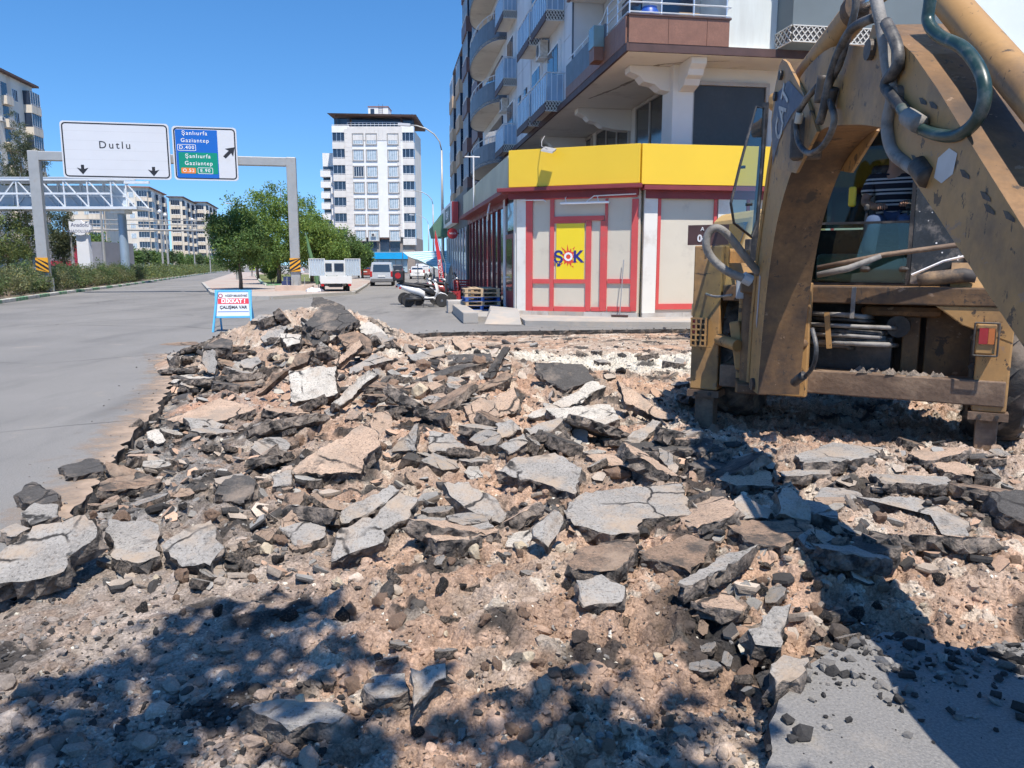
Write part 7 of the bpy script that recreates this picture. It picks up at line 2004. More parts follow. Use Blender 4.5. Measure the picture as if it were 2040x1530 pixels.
# hose bundle between the rails
for k, (py, x1p, dy) in enumerate(((628, 1720, 0), (637, 1725, .03), (650, 1770, -.02), (661, 1752, .02), (669, 1750, -.01), (676, 1758, .03), (684, 1768, 0), (690, 1690, .02))):
    a = bh(1612, py-4, -.1+dy); b = bh(1690, py, -.14+dy); c = bh(x1p, py+3, -.10+dy); d = bh(x1p+18, py+4, .25)
    MB().tube([a, b, c, d], .019 if k % 3 else .023, 8).build('hydraulic_hose', HOSEG if k % 2 == 0 else HOSE, EXC, smooth='all')
a, b = bh(1647, 622, -.2), bh(1652, 694, -.2); MB().beam(a, b, .045, .02, (0,-1,0)).build('hose_clamp', CATY, EXC)
a, b = bh(1702, 572, -.2), bh(1697, 634, -.2); MB().beam(a, b, .035, .02, (0,-1,0)).build('hose_strap', HOSEG, EXC)
# lamps
lx0, lx1 = bh(1944, 670, -.16).x, bh(1984, 670, -.16).x; lz1, lz0 = bh(1964, 645, -.16).z, bh(1964, 704, -.16).z
lh = MB().box(lx0, lx1, -.24, -.147, lz0, lz1).build('tail_lamp_box', CATY, EXC, bevel=.01)
MB().box(lx0+.02, (lx0+lx1)/2+.012, -.256, -.242, lz0+.085, lz1-.03).build('red_lens', mat('lens_red', (.35,.035,.04), .25, .1, 5), lh); MB().box((lx0+lx1)/2+.014, lx1-.012, -.256, -.242, lz0+.085, lz1-.03).build('orange_lens', mat('lens_orange', (.50,.16,.05), .25, .1, 5), lh)
fr_ = MB(); cg = [(lx0-.015, lz0-.012), (lx1+.015, lz0-.012), (lx1+.015, lz1+.012), (lx0-.015, lz1+.012)]
for i in range(4): fr_.cyl((cg[i][0], -.262, cg[i][1]), (cg[(i+1) % 4][0], -.262, cg[(i+1) % 4][1]), .008, n=6)
fr_.build('guard', DKST, lh)
gx0, gx1 = bh(1380, 660, -.2).x, bh(1408, 660, -.2).x; gz1, gz0 = bh(1394, 634, -.2).z, bh(1394, 688, -.2).z
gl_ = MB().box(gx0, gx1, -.22, -.15, gz0, gz1).build('tail_lamp_box', DKST, EXC); MB().box(gx0+.005, gx0+.05, -.232, -.222, gz0+.12, gz1-.02).build('red_lens', _mats['lens_red'], gl_)
gm = MB()
for i in range(6): z = gz0+(gz1-gz0)*i/5; gm.box(gx0-.01, gx1+.01, -.252, -.238, z-.008, z+.008)
for i in range(4): x = gx0+(gx1-gx0)*i/3; gm.box(x-.008, x+.008, -.2525, -.2375, gz0, gz1)
gm.build('mesh_guard', CATY, gl_)
# number plate on a bracket, left
n0, n1 = bh(1371, 468, -.05), bh(1452, 468, -.05); nz1, nz0 = bh(1410, 448, -.05).z, bh(1410, 488, -.05).z
npq = MB().box(n0.x, n1.x, -.06, -.05, nz0, nz1).build('number_plate', mat('plate_maroon', (.10,.05,.045), .5, .2, 6), EXC)
text('lettering', 'A', .055, PW, npq, (n0.x+(n1.x-n0.x)*.36, -.062, nz1-.04)); text('lettering', '04', .095, PW, npq, (n0.x+(n1.x-n0.x)*.36, -.062, nz0+.062), bold=.003)
bx_('rear_fender', CATY, xl0+.0, bh(1442, 520).x, .02, 1.2, zt1-.06, bh(1410, 492, .02).z-.01, bevel=.03)
# --- swing carriage
kx = bh(1530, 700).x
bx_('carriage_plate', CATY, bh(1470, 700, -.2).x, bh(1612, 700, -.2).x, -.26, -.165, zl0_-.03, zt1+.03)
MB().tube([(kx-.05, -.36, zl0_+.02), (kx-.05, -.36, zt1+.12)], .13, 14).build('king_post', CATG, EXC, smooth=True)
for z in (zl0_+.02, zt1-.06): MB().extrude([(kx-.26, -.2, z), (kx+.2, -.2, z), (kx+.12, -.62, z), (kx-.14, -.62, z)], (0,0,.09)).build('swing_bracket', CATG, EXC, bevel=.015)
for sx, m_ in ((-.42, CATY), (.36, CATG)):
    MB().tube([(kx+sx, -.22, zl1_+.25), (kx+sx*.45, -.45, zl1_+.22)], .055, 12).build('swing_cylinder', m_, EXC, smooth=True)
sw = MB(); a, b = bh(1464, 640, -.3), bh(1476, 735, -.3); sw.beam(a, b, .10, .07, (0,-1,0)); sw.build('swing_arm', CATY, EXC, bevel=.015)
bx_('grey_valve', mat('pale_grey_casting', (.42,.44,.45), .5, .15, 5), bh(1470, 560, -.35).x, bh(1488, 560, -.35).x+.02, -.42, -.32, bh(1478, 595, -.35).z, bh(1478, 545, -.35).z)
# --- boom in its swing plane (world frame converted to the machine's)
KW_ = Vector((2.31, 6.70, 0)); SD = Vector((-.075, -.997, 0)).normalized(); SN = Vector((SD.y, -SD.x, 0))      # SN points to the viewer's left face
if SN.x > 0: SN = -SN
def bw(s, z, n=0.0): return bhi @ (KW_ + SD*s + SN*n + Vector((0,0,z)))
def plate_loft(name, cl, half_w, m_side, m_edge, parent=EXC, bevel=.012):
    """box-section arm following a curve: cl = [(s, z, thickness)]"""
    rings = []
    for i, (s, z, t) in enumerate(cl):
        a = cl[max(0, i-1)]; b = cl[min(len(cl)-1, i+1)]
        d = Vector((b[0]-a[0], b[1]-a[1])).normalized(); n = Vector((-d.y, d.x))
        up, lo = (s+n.x*t/2, z+n.y*t/2), (s-n.x*t/2, z-n.y*t/2)
        rings.append([bw(up[0], up[1], half_w), bw(lo[0], lo[1], half_w), bw(lo[0], lo[1], -half_w), bw(up[0], up[1], -half_w)])
    mb = MB()
    for i in range(len(rings)-1):
        for k in range(4):
            mb.mi = 0 if k in (0, 2) else 1
            mb.add([rings[i][k], rings[i][(k+1) % 4], rings[i+1][(k+1) % 4], rings[i+1][k]], [(3,2,1,0)])
    mb.mi = 0; mb.add(rings[0], [(0,1,2,3)]); mb.add(rings[-1], [(3,2,1,0)])
    o = mb.build(name, [m_side, m_edge], parent)
    return o
def smooth_curve(pts, n=6):
    out = []
    P_ = [Vector(p) for p in pts]
    for i in range(len(P_)-1):
        p0 = P_[max(0, i-1)]; p1 = P_[i]; p2 = P_[i+1]; p3 = P_[min(len(P_)-1, i+2)]
        for k in range(n):
            t = k/n; out.append(.5*((2*p1)+(p2-p0)*t+(2*p0-5*p1+4*p2-p3)*t*t+(3*p1-p0-3*p2+p3)*t**3))
    out.append(P_[-1]); return out
boom_cl = smooth_curve([(-.02, .50, .30), (0, 1.0, .36), (.10, 1.6, .42), (.32, 2.15, .48), (.78, 2.58, .50), (1.45, 2.72, .44), (2.15, 2.60, .36), (2.75, 2.42, .28)])
boom_cl = [Vector((v.x, v.y, v.z*1.14)) for v in boom_cl]
BM = plate_loft('boom', boom_cl, .175, CATY, CATG)
# welded lip along the lower outer edge of the left plate and the bolted bracket on the back
for pts_ in ([(-.20, .55), (-.17, 1.1), (-.06, 1.7), (.18, 2.36), (.45, 2.9)],):
    MB().tube([bw(s, z, .178) for s, z in pts_], .022, 6).build('edge_bead', CATY, BM)
def face_hit(px, py, n):
    P0 = KW_ + SN*n; o_ = Vector((0,0,EYE)); d = ray(px, py); return o_ + d*((P0-o_).dot(SN)/d.dot(SN))
def face_sz(px, py, n=.185):
    p = face_hit(px, py, n) - KW_; return p.dot(SD), p.z
brk = [face_sz(*p) for p in ((1543,335),(1540,240),(1547,178),(1556,132),(1563,118),(1572,124),(1612,200),(1632,262),(1590,345))]
for n0_ in (.180, -.200):
    MB().extrude([bw(s_, z_, n0_) for s_, z_ in brk], (bw(0,0,.02)-bw(0,0,0))).build('cylinder_bracket', CATY, BM)
for (s, z) in (face_sz(1562, 150), face_sz(1551, 192)): MB().cyl(bw(s, z, .20), bw(s, z, .222), .035, n=12).build('pin', DKST, BM)
MB().cyl(bw(-.0, .56, -.2), bw(0, .56, .2), .055, n=14).build('foot_pin', DKST, BM)
# decal: dark swoosh with the maker's letters, a grey stripe below
dk = MB(); dp = [face_sz(*p_, .188) for p_ in ((1576,160),(1608,196),(1582,228),(1562,265),(1550,300),(1543,330),(1542,240),(1552,186))]
dk.add([bw(s, z, .204) for s, z in dp], [tuple(range(len(dp)))]); dco = dk.build('decal', mat('decal_dark_blue', (.045,.055,.095), .45, .2, 6, dirt=(.25,.2,.15), dirt_amt=.2, dirt_scale=9), BM)
def on_face(s_, size, s, z, ang, n, m_, parent, bold=0.0, tall=1.0):
    ex = (bw(math.cos(ang), math.sin(ang), 0)-bw(0, 0, 0)); nn = (bw(0,0,1)-bw(0,0,0)); ey = nn.cross(ex)*tall
    o = text('lettering', s_, size, m_, parent, (0,0,0), bold=bold); c = bw(s, z, n)
    o.matrix_local = Matrix(((ex.x, ey.x, nn.x, c.x), (ex.y, ey.y, nn.y, c.y), (ex.z, ey.z, nn.z, c.z), (0,0,0,1)))
LETW = mat('decal_letters', (.50,.49,.45), .5, .2, 12, dirt=(.2,.18,.17), dirt_amt=.4, dirt_scale=14)
_a, _b = Vector(face_sz(1553, 275, .19)), Vector(face_sz(1572, 178, .19)); _m = (_a+_b)/2
on_face('CAT', (_b-_a).length*.52, _m.x, _m.y, math.atan2(_b.y-_a.y, _b.x-_a.x), .207, LETW, dco, .004, 1.5)
st_ = MB(); st_.add([bw(s, z, .1785) for s, z in ((.02, 1.52), (.07, 1.50), (.02, 1.05), (-.02, 1.1))], [(0,1,2,3)]); st_.build('stripe_decal', mat('decal_grey', (.38,.38,.4), .5, .1, 5), BM)
# boom cylinder behind the boom
MB().cyl(bw(-.24, .62, .06), bw(-.18, 1.75, .06), .075, n=16).build('boom_cylinder', CATY, EXC, smooth=True)
MB().cyl(bw(-.18, 1.75, .06), bw(.20, 2.62, .06), .04, n=12).build('cylinder_rod', CHROME, EXC, smooth=True)
# stick cylinder on top
MB().cyl(bw(.50, 3.05), bw(1.55, 3.20), .095, n=18).build('stick_cylinder', CATY, EXC, smooth=True)
MB().cyl(bw(1.55, 3.20), bw(2.35, 3.12), .045, n=12).build('stick_cylinder_rod', CHROME, EXC, smooth=True)
MB().cyl(bw(1.5, 3.195), bw(1.6, 3.205), .11, n=18).build('cylinder_gland', CATG, EXC, smooth=True)
# stick
sk_d = Vector((.80, -.60)); PV = Vector((2.75, 2.42))
def sk_(t, off=0.0): 
    n = Vector((.60, .80)); return (PV.x+sk_d.x*t+n.x*off, PV.y+sk_d.y*t+n.y*off)
stick_cl = [(sk_(-.62)[0], sk_(-.62)[1], .22), (sk_(-.3)[0], sk_(-.3)[1], .36), (*sk_(0), .42), (*sk_(.35), .41), (*sk_(.8), .36), (*sk_(1.35), .31), (*sk_(2.1), .22)]
SKO = plate_loft('stick', stick_cl, .19, CATY, CATG)
for off, m_ in ((.205, CATG), (-.205, CATG)): MB().beam(bw(*sk_(-.5, off*.8)), bw(*sk_(1.55, off*.62)), .42, .018, bw(0,0,1)-bw(0,0,0)).build('wear_strip', m_, SKO) if False else None
for t, o_ in ((0, 0), (-.52, .02), (2.02, 0)): MB().cyl(bw(*sk_(t, o_), -.22), bw(*sk_(t, o_), .22), .055, n=14).build('pin', DKST, SKO)
hx_ = [(.62, -.05), (.70, -.03), (.76, .05), (.73, .13), (.65, .11), (.59, .03)]
MB().add([bw(*sk_(t, o_-.03), .1925) for t, o_ in hx_], [tuple(range(6))]).build('sticker', mat('white_sticker', (.55,.54,.52), .5, .08, 8), SKO)
for k in range(9):
    rr_.seed(k); t = rr_.uniform(.1, 1.3); o_ = rr_.uniform(-.15, .15)
    MB().add([bw(*sk_(t+a*.05, o_+b*.02), .1922) for a, b in ((-1,-.4),(-.2,-.9),(1,.2),(.8,.7),(-.3,.4))], [(0,1,2,3,4)]).build('paint_chip', DKST, SKO)
# bucket cylinder along the stick's back, bucket and links
MB().cyl(bw(*sk_(-.35, .36)), bw(*sk_(1.05, .34)), .075, n=16).build('bucket_cylinder', CATY, EXC, smooth=True)
MB().cyl(bw(*sk_(1.05, .34)), bw(*sk_(1.9, .30)), .04, n=12).build('bucket_cylinder_rod', CHROME, EXC, smooth=True)
for n_ in (-.13, .13):
    MB().beam(bw(*sk_(1.9, .30), n_), bw(*sk_(1.65, .02), n_), .03, .08, bw(0,0,1)-bw(0,0,0)).build('link', CATG, EXC)
    MB().beam(bw(*sk_(1.9, .30), n_), bw(*sk_(2.3, .22), n_), .03, .08, bw(0,0,1)-bw(0,0,0)).build('link', CATG, EXC)
bc = sk_(2.08); bp = [(0,.0),(.28,.16),(.52,.10),(.66,-.08),(.66,-.30),(.52,-.48),(.26,-.56),(.10,-.54)]
bko = MB(); prof_o = [(bc[0]+a, bc[1]+b) for a, b in bp]
bko.loft([[bw(s, z, .27) for s, z in prof_o], [bw(s, z, -.27) for s, z in prof_o]], caps=False, closed=False)
prof_i = [(bc[0]+a*.94+.01, bc[1]+b*.94-.02) for a, b in bp]
bko.loft([[bw(s, z, -.27) for s, z in prof_i], [bw(s, z, .27) for s, z in prof_i]], caps=False, closed=False)
for n_ in (.27, -.29): bko.extrude([bw(s, z, n_) for s, z in prof_o], bw(0,0,.02)-bw(0,0,0))
BK = bko.build('bucket', CATG, EXC)
for k in range(5): 
    n_ = -.25+k*.11; MB().extrude([bw(bc[0]+.14, bc[1]-.55, n_), bw(bc[0]+.10, bc[1]-.51, n_), bw(bc[0]-.02, bc[1]-.58, n_)], bw(0,0,.06)-bw(0,0,0)).build('tooth', DKST, BK)
# hoses on the left faces of boom and stick
def at_x(px, py, X):
    d = ray(px, py); t = X/d.x; return Vector((d.x*t, d.y*t, EYE+d.z*t))
def hose(px_pts, X, r, m_, name='hydraulic_hose', n=10):
    pts_ = [bhi @ at_x(p[0], p[1], X if len(p) < 3 else p[2]) for p in px_pts]
    return MB().tube([Vector(p) for p in smooth_curve(pts_, 5)], r, n).build(name, m_, EXC, smooth='all')
hose([(1862,-60),(1852,10),(1850,45),(1872,72),(1918,95),(1952,140),(1962,190),(1945,240),(1905,270),(1855,265),(1818,245),(1795,215)], 1.86, .027, HOSET)
hose([(1735,-40),(1748,10),(1760,70),(1768,130),(1778,190),(1768,250),(1778,300),(1805,325),(1835,345)], 1.90, .032, HOSEG)
hose([(1700,-40),(1705,10),(1690,70),(1672,130),(1650,180),(1662,240),(1640,290),(1610,305),(1590,280),(1588,235),(1605,200),(1630,170)], 1.95, .02, HOSE)
hose([(1742,35),(1700,55),(1675,95),(1655,150),(1640,220),(1632,245)], 1.93, .026, HOSE)
hose([(1765,45),(1786,90),(1788,130),(1765,170),(1790,205),(1820,240)], 1.88, .03, HOSE)
hose([(1830,330),(1850,355)], 1.88, .05, DKST, 'hose_fitting'); hose([(1808,232),(1832,248)], 1.84, .042, HOSEG, 'hose_clamp')
hose([(1594,225),(1590,245)], 1.95, .026, mat('pale_fitting', (.5,.47,.4), .5, .1, 5), 'hose_fitting'); hose([(1640,150),(1632,205)], 1.96, .035, DKST, 'hose_fitting'); hose([(1660,175),(1650,215)], 1.96, .035, DKST, 'hose_fitting')
pv_ = bw(1.15, 2.45, .17); MB().box(pv_.x-.10, pv_.x+.10, pv_.y-.06, pv_.y+.06, pv_.z-.12, pv_.z+.16).build('valve_block', DKST, EXC, bevel=.015)
# hose loop beside the king post
MB().tube(smooth_curve([bhi @ at(px, py, yy_) for px, py, yy_ in ((1512,545,6.75),(1482,508,6.7),(1450,468,6.65),(1428,454,6.65),(1412,464,6.65),(1407,490,6.65),(1420,516,6.65),(1450,541,6.6),(1486,556,6.6))], 5), .034, 10).build('hydraulic_hose', HOSEG, EXC, smooth='all')
MB().tube([bhi @ at(1480, 552, 6.6), bhi @ at(1496, 560, 6.6)], .05, 10).build('hose_fitting', _mats['pale_grey_casting'], EXC)
hose([(1618,655),(1626,690),(1622,725),(1606,748),(1590,755)], 2.22, .016, HOSE); hose([(1600,748),(1583,762)], 2.2, .035, DKST, 'hose_fitting')
hose([(1386,575),(1420,590),(1458,588)], 1.9, .012, HOSEG)
# pipe across the rear window
a = bh(1628, 534, -.35); b = bh(1760, 508, -.30); c = bh(1965, 480, -.25)
MB().tube([a, b, c], .022, 8).build('steel_pipe', RUST, EXC, smooth='all')
MB().tube([bh(1628, 548, -.38), bh(1690, 535, -.37), bh(1755, 510, -.33)], [.026,.03,.022], 8).build('wrapped_hose', HOSEG, EXC, smooth='all')
MB().tube([bh(1828, 560, -.05), bh(1850, 555, -.05), bh(1920, 548, -.05), bh(1945, 552, -.05)], [.05,.062,.062,.05], 12).build('arm_pad', mat('half_worn_pad', (.06,.05,.045), .7, .3, 4, dirt=(.5,.32,.17), dirt_amt=.5, dirt_scale=3), EXC, smooth='all')
# --- cab
CY0 = .62; cxl, cxr = -.78, .98
zc0 = zt1; zc1 = 3.12
for (x, y) in ((cxl, CY0), (cxr, CY0), (cxl, CY0+1.5), (cxr, CY0+1.5)): MB().beam((x, y, zc0), (x*.97, y+(.06 if y == CY0 else -.06), zc1), .075, .075, (0,1,0)).build('cab_post', BLK, EXC, bevel=.01)
bx_('cab_roof', CATY, cxl-.09, cxr+.09, CY0-.12, CY0+1.68, zc1, zc1+.17, bevel=.05)
bx_('cab_floor', BLK, cxl, cxr, CY0, CY0+1.5, zc0-.25, zc0+.02)
bx_('cab_front', BLK, cxl+.04, cxr-.04, CY0+1.47, CY0+1.5, zc0, 2.0)
wz = bh(1730, 446, CY0).z; wx0, wx1 = bh(1640, 500, CY0).x-.35, bh(1808, 500, CY0).x
rw = MB().box(wx0, wx1, CY0-.012, CY0-.004, zc0+.02, wz).build('rear_window', CABGL, EXC)
MB().box(wx0, wx1+.02, CY0-.025, CY0+.02, wz+.001, wz+.022).build('window_rail', BLK, rw); MB().box(wx1+.001, wx1+.035, CY0-.03, CY0+.02, zc0, zc1).build('window_post', BLK, EXC)
qp = MB().box(wx1+.04, cxr-.03, CY0-.012, CY0+.0, zc0+.01, 2.75).build('quarter_panel', DUSTY_PANEL, EXC)
for k in range(14): 
    rr_.seed(50+k); x = rr_.uniform(wx1+.06, cxr-.06); z = rr_.uniform(zc0+.1, 2.5); MB().cyl((x, CY0-.0135, z), (x, CY0-.0125, z), rr_.uniform(.004, .009), n=7).build('paint_speck', PW, qp)
wr = MB(); a0, b0 = bh(1816, 548, CY0-.05), bh(1945, 505, CY0-.05); wr.tube([a0, (a0+b0)/2+Vector((0,0,.03)), b0], .012, 6); wr.build('white_trim', PW, EXC)
MB().box(cxr-.012, cxr, CY0+.06, CY0+1.42, zc0+.02, zc1-.05).build('side_window', CABGL, EXC)
MB().box(cxl, cxl+.01, CY0+.5, CY0+1.42, zc0+.02, zc1-.05).build('side_window', CABGL, EXC)
MB().box(cxl+.06, cxr-.06, CY0+1.45, CY0+1.46, 2.02, zc1-.03).build('front_window', glass_clear('shade_dark_front_glass', (.10,.12,.12), .05), EXC)  # dark tint stands in for the shade inside the cab
# opened quarter window swung out on the left
oc = [(1506,212),(1522,216),(1519,300),(1508,440),(1497,472),(1462,444),(1456,405),(1474,330)]
YO = 7.35
ow = MB(); pw_ = [bhi @ at(px, py, YO-.25*(1-(px-1456)/66)) for px, py in oc]
ow.add(pw_, [tuple(range(len(oc)))]); OWO = ow.build('open_window', CABGL, EXC)
MB().tube(pw_+[pw_[0]], .013, 6).build('seal', BLK, OWO); 
a, b = bhi @ at(1526, 205, 7.4), bhi @ at(1500, 520, 7.4); MB().beam(a, b, .05, .05, (0,1,0)).build('window_hinge_post', BLK, EXC)
for (px, py) in ((1478, 333), (1492, 407)): c = bhi @ at(px, py, YO-.12); MB().cyl(c-Vector((.03,0,0)), c+Vector((.03,0,0)), .014, n=8).build('catch', BLK, OWO)
# seat, levers
bx_('seat', BLK, .0, .56, CY0+.45, CY0+.95, 1.80, 1.95, bevel=.05); bx_('seat_back', BLK, .02, .54, CY0+.95, CY0+1.07, 1.95, 2.65, bevel=.05); bx_('seat_base', DKST, .15, .42, CY0+.5, CY0+.85, zc0+.02, 1.79)
bx_('console', mat('console_grey', (.30,.34,.33), .6, .1, 3), -.35, .45, CY0+.04, CY0+.25, zc0+.02, zc0+.30, bevel=.04)
for x in (.05, .42): 
    MB().tube([(x, CY0+.14, zc0+.3), (x+.02, CY0+.2, 2.12)], .012, 6).build('lever', BLK, EXC); MB().lathe([(.01,0),(.028,.02),(.028,.06),(.01,.08)], 10, 'z', (x+.02, CY0+.2, 2.12)).build('lever_knob', BLK, EXC)
bx_('yellow_item', mat('yellow_plastic', (.75,.50,.03), .5, .1, 3), bh(1690, 395, CY0+.3).x, bh(1705, 395, CY0+.3).x, CY0+.28, CY0+.36, bh(1695, 412, CY0+.3).z, bh(1695, 372, CY0+.3).z, bevel=.02)
# --- wheels, chassis, loader end
def wheel(x, y, r, w, label_rim=RIMT):
    prof_ = [(r*.56,-w/2),(r*.9,-w/2),(r*.98,-w*.40),(r,-w*.25),(r,w*.25),(r*.98,w*.40),(r*.9,w/2),(r*.56,w/2)]
    wh = MB().lathe(prof_, 32, 'x', (x, y, r)).build('wheel', TYRE, EXC, smooth=True)
    lg = MB()
    for k in range(18):
        a = 2*math.pi*k/18
        for sd_ in (-1, 1):
            a2 = a+(.17 if sd_ > 0 else 0)
            p0 = Vector((x+sd_*w*.5, y+math.cos(a2)*r*.93, r+math.sin(a2)*r*.93)); p1 = Vector((x+sd_*w*.04, y+math.cos(a2+.3)*r*1.005, r+math.sin(a2+.3)*r*1.005))
            lg.beam(p0, p1, .05, .05, Vector((0, math.cos(a2), math.sin(a2))))
    lg.build('tread_lug', TYRE, wh)
    sd = 1 if x > 0 else -1
    MB().lathe([(r*.56,-w*.42),(r*.50,-w*.1),(r*.30,-w*.05),(r*.28,w*.05),(r*.50,w*.1),(r*.56,w*.42)], 24, 'x', (x, y, r)).build('rim', label_rim, wh, smooth=True)
wheel(1.27, .66, .76, .46); wheel(-1.06, .72, .76, .46); wheel(.92, 3.0, .48, .34); wheel(-.92, 3.0, .48, .34)
for sx in (-1, 1): MB().extrude([(sx*.84, -.05, 1.30), (sx*.84, .1, 1.62), (sx*.84, 1.3, 1.62), (sx*.84, 1.55, 1.40), (sx*.84, 1.55, 1.36), (sx*.84, 1.28, 1.56), (sx*.84, .12, 1.56), (sx*.84, -.02, 1.28)], (sx*.44, 0, 0)).build('fender', CATY, EXC)
bx_('chassis', DKST, -.42, .42, .1, 3.4, .5, .95); bx_('hood', CATY, -.45, .45, 2.15, 3.75, .96, 1.75, bevel=.06); bx_('grille', DKST, -.35, .35, 3.752, 3.78, 1.0, 1.6)
MB().cyl((.3, 2.5, 1.75), (.3, 2.5, 2.45), .045, n=10).build('exhaust', DKST, EXC)
for sx in (-.62, .62): MB().extrude([(sx-.06, 1.9, 1.35), (sx-.06, 2.1, 1.75), (sx-.06, 3.7, 1.05), (sx-.06, 4.3, .35), (sx-.06, 4.15, .22), (sx-.06, 3.5, .85), (sx-.06, 2.2, 1.4)], (.12,0,0)).build('loader_arm', CATY, EXC)
MB().extrude([(-1.15, 4.25, .12), (-1.15, 4.25, .95), (-1.15, 4.45, 1.0), (-1.15, 4.4, .2), (-1.15, 5.1, .12), (-1.15, 5.1, .06)], (2.3,0,0)).build('loader_bucket', CATG, EXC)

# ---------------------------------------------------------------- operator
SKIN = mat('skin', (.30,.16,.10), .55, .12, 10); HAIR = mat('dark_hair', (.02,.016,.014), .6, .2, 20)
JEAN = mat('blue_jeans', (.06,.10,.19), .85, .25, 6, fine=.3, fscale=90)
sm_ = bpy.data.materials.new('striped_shirt'); sm_.use_nodes = True; _n = sm_.node_tree.nodes; _l = sm_.node_tree.links
_tc = _n.new('ShaderNodeTexCoord'); _sp = _n.new('ShaderNodeSeparateXYZ'); _l.new(_tc.outputs['Object'], _sp.inputs[0])
def _mt(op, a, b=None):
    m_ = _n.new('ShaderNodeMath'); m_.operation = op; _l.new(a, m_.inputs[0])
    if b is not None: m_.inputs[1].default_value = b
    return m_.outputs[0]
f_ = _mt('FRACT', _mt('MULTIPLY', _sp.outputs[2], 9.0)); s1 = _mt('COMPARE', f_, .28); s1.node.inputs[2].default_value = .085; s2 = _mt('COMPARE', f_, .62); s2.node.inputs[2].default_value = .085
mx_ = _n.new('ShaderNodeMath'); mx_.operation = 'MAXIMUM'; _l.new(s1, mx_.inputs[0]); _l.new(s2, mx_.inputs[1])
cm_ = _n.new('ShaderNodeMix'); cm_.data_type = 'RGBA'; _l.new(mx_.outputs[0], cm_.inputs[0]); cm_.inputs[6].default_value = (.012,.012,.02,1); cm_.inputs[7].default_value = (.42,.42,.42,1)
_l.new(cm_.outputs[2], _n['Principled BSDF'].inputs['Base Color']); _n['Principled BSDF'].inputs['Roughness'].default_value = .9
OPW = bhm @ Vector((.28, CY0+.62, 0))
per = thing('person', 'machine operator in a dark striped polo shirt and jeans seated in the cab', 'person', (OPW.x, OPW.y, 1.95), BA)
def skin_mesh(name, verts, edges, m_, parent, root=0, sub=2):
    me_ = bpy.data.meshes.new(name); me_.from_pydata([v[:3] for v in verts], edges, []); me_.materials.append(m_)
    o = obj(name, me_, parent)
    md = o.modifiers.new('skin', 'SKIN'); md.use_smooth_shade = True
    for i, v in enumerate(verts):
        r_ = v[3] if isinstance(v[3], tuple) else (v[3], v[3]); me_.skin_vertices[0].data[i].radius = r_
    me_.skin_vertices[0].data[root].use_root = True
    s2_ = o.modifiers.new('sub', 'SUBSURF'); s2_.levels = sub; s2_.render_levels = sub
    return o
bv = [(0,0,.08,(.15,.11)), (0,.02,.28,(.15,.11)), (0,.03,.46,(.17,.11)), (0,.01,.60,(.06,.06)), (0,-.02,.70,(.075,.09)), (0,-.04,.80,(.085,.10)), (0,-.03,.90,(.06,.07)),
      (-.20,.03,.52,.06), (-.27,-.06,.28,.045), (-.14,-.28,.22,.036), (-.08,-.34,.23,.035),
      (.20,.03,.52,.06), (.28,-.05,.28,.045), (.17,-.30,.24,.036), (.12,-.36,.25,.035),
      (-.10,-.02,.06,.085), (-.15,-.42,.08,.065), (-.17,-.46,-.30,.045), (-.17,-.56,-.36,.04), (.10,-.02,.06,.085), (.15,-.42,.08,.065), (.17,-.46,-.30,.045), (.17,-.56,-.36,.04)]
be = [(0,1),(1,2),(2,3),(3,4),(4,5),(5,6),(2,7),(7,8),(8,9),(9,10),(2,11),(11,12),(12,13),(13,14),(0,15),(15,16),(16,17),(17,18),(0,19),(19,20),(20,21),(21,22)]
fing = []
for hand in (10, 14):
    hx0, hy0, hz0 = bv[hand][:3]
    for k in range(4):
        b0_ = len(bv); ox = (k-1.5)*.019*1
        bv += [(hx0+ox, hy0-.045, hz0+.005-.003*abs(k-1.3), .010), (hx0+ox*1.05, hy0-.085+.006*abs(k-1.3), hz0-.012, .009), (hx0+ox, hy0-.085+.004*k, hz0-.045, .008)]
        be += [(hand, b0_), (b0_, b0_+1), (b0_+1, b0_+2)]
    b0_ = len(bv); bv += [(hx0+(.04 if hand == 10 else -.04), hy0-.015, hz0-.01, .011), (hx0+(.045 if hand == 10 else -.045), hy0-.05, hz0-.03, .009)]; be += [(hand, b0_), (b0_, b0_+1)]
skin_mesh('body', bv, be, SKIN, per)
skin_mesh('shirt', [(0,0,.06,(.178,.142)), (0,.02,.28,(.182,.142)), (0,.03,.46,(.20,.14)), (0,.02,.55,(.09,.08)), (-.21,.03,.51,.085), (-.26,-.04,.34,.075), (.21,.03,.51,.085), (.27,-.03,.34,.075)], [(0,1),(1,2),(2,3),(2,4),(4,5),(2,6),(6,7)], sm_, per)
skin_mesh('jeans', [(0,0,.04,(.16,.13)), (-.10,-.03,.06,.105), (-.15,-.43,.08,.085), (-.17,-.46,-.28,.065), (.10,-.03,.06,.105), (.15,-.43,.08,.085), (.17,-.46,-.28,.065)], [(0,1),(1,2),(2,3),(0,4),(4,5),(5,6)], JEAN, per)
skin_mesh('hair', [(0,.02,.80,(.09,.10)), (0,.0,.89,(.085,.105)), (0,-.03,.95,(.05,.06))], [(0,1),(1,2)], HAIR, per, 0, 1)
fc = MB()
for sx in (-.032, .032): fc.lathe([(.002,-.134),(.012,-.128),(.012,-.118)], 8, 'y', (sx, 0, .80))
fc.build('eyes', mat('eye_dark', (.02,.015,.012), .3, .1, 5), per); MB().extrude([(-.016,-.125,.76), (.016,-.125,.76), (0,-.128,.81)], (0,-.03,-.005)).build('nose', SKIN, per); MB().box(-.025, .025, -.131, -.122, .715, .724).build('mouth', mat('lips', (.20,.08,.06), .5, .1, 5), per)
for k, sx in enumerate((-.088, .088)): MB().lathe([(.012,-.02),(.028,0),(.012,.02)], 8, 'x', (sx, -.02, .79)).build('ear', SKIN, per)
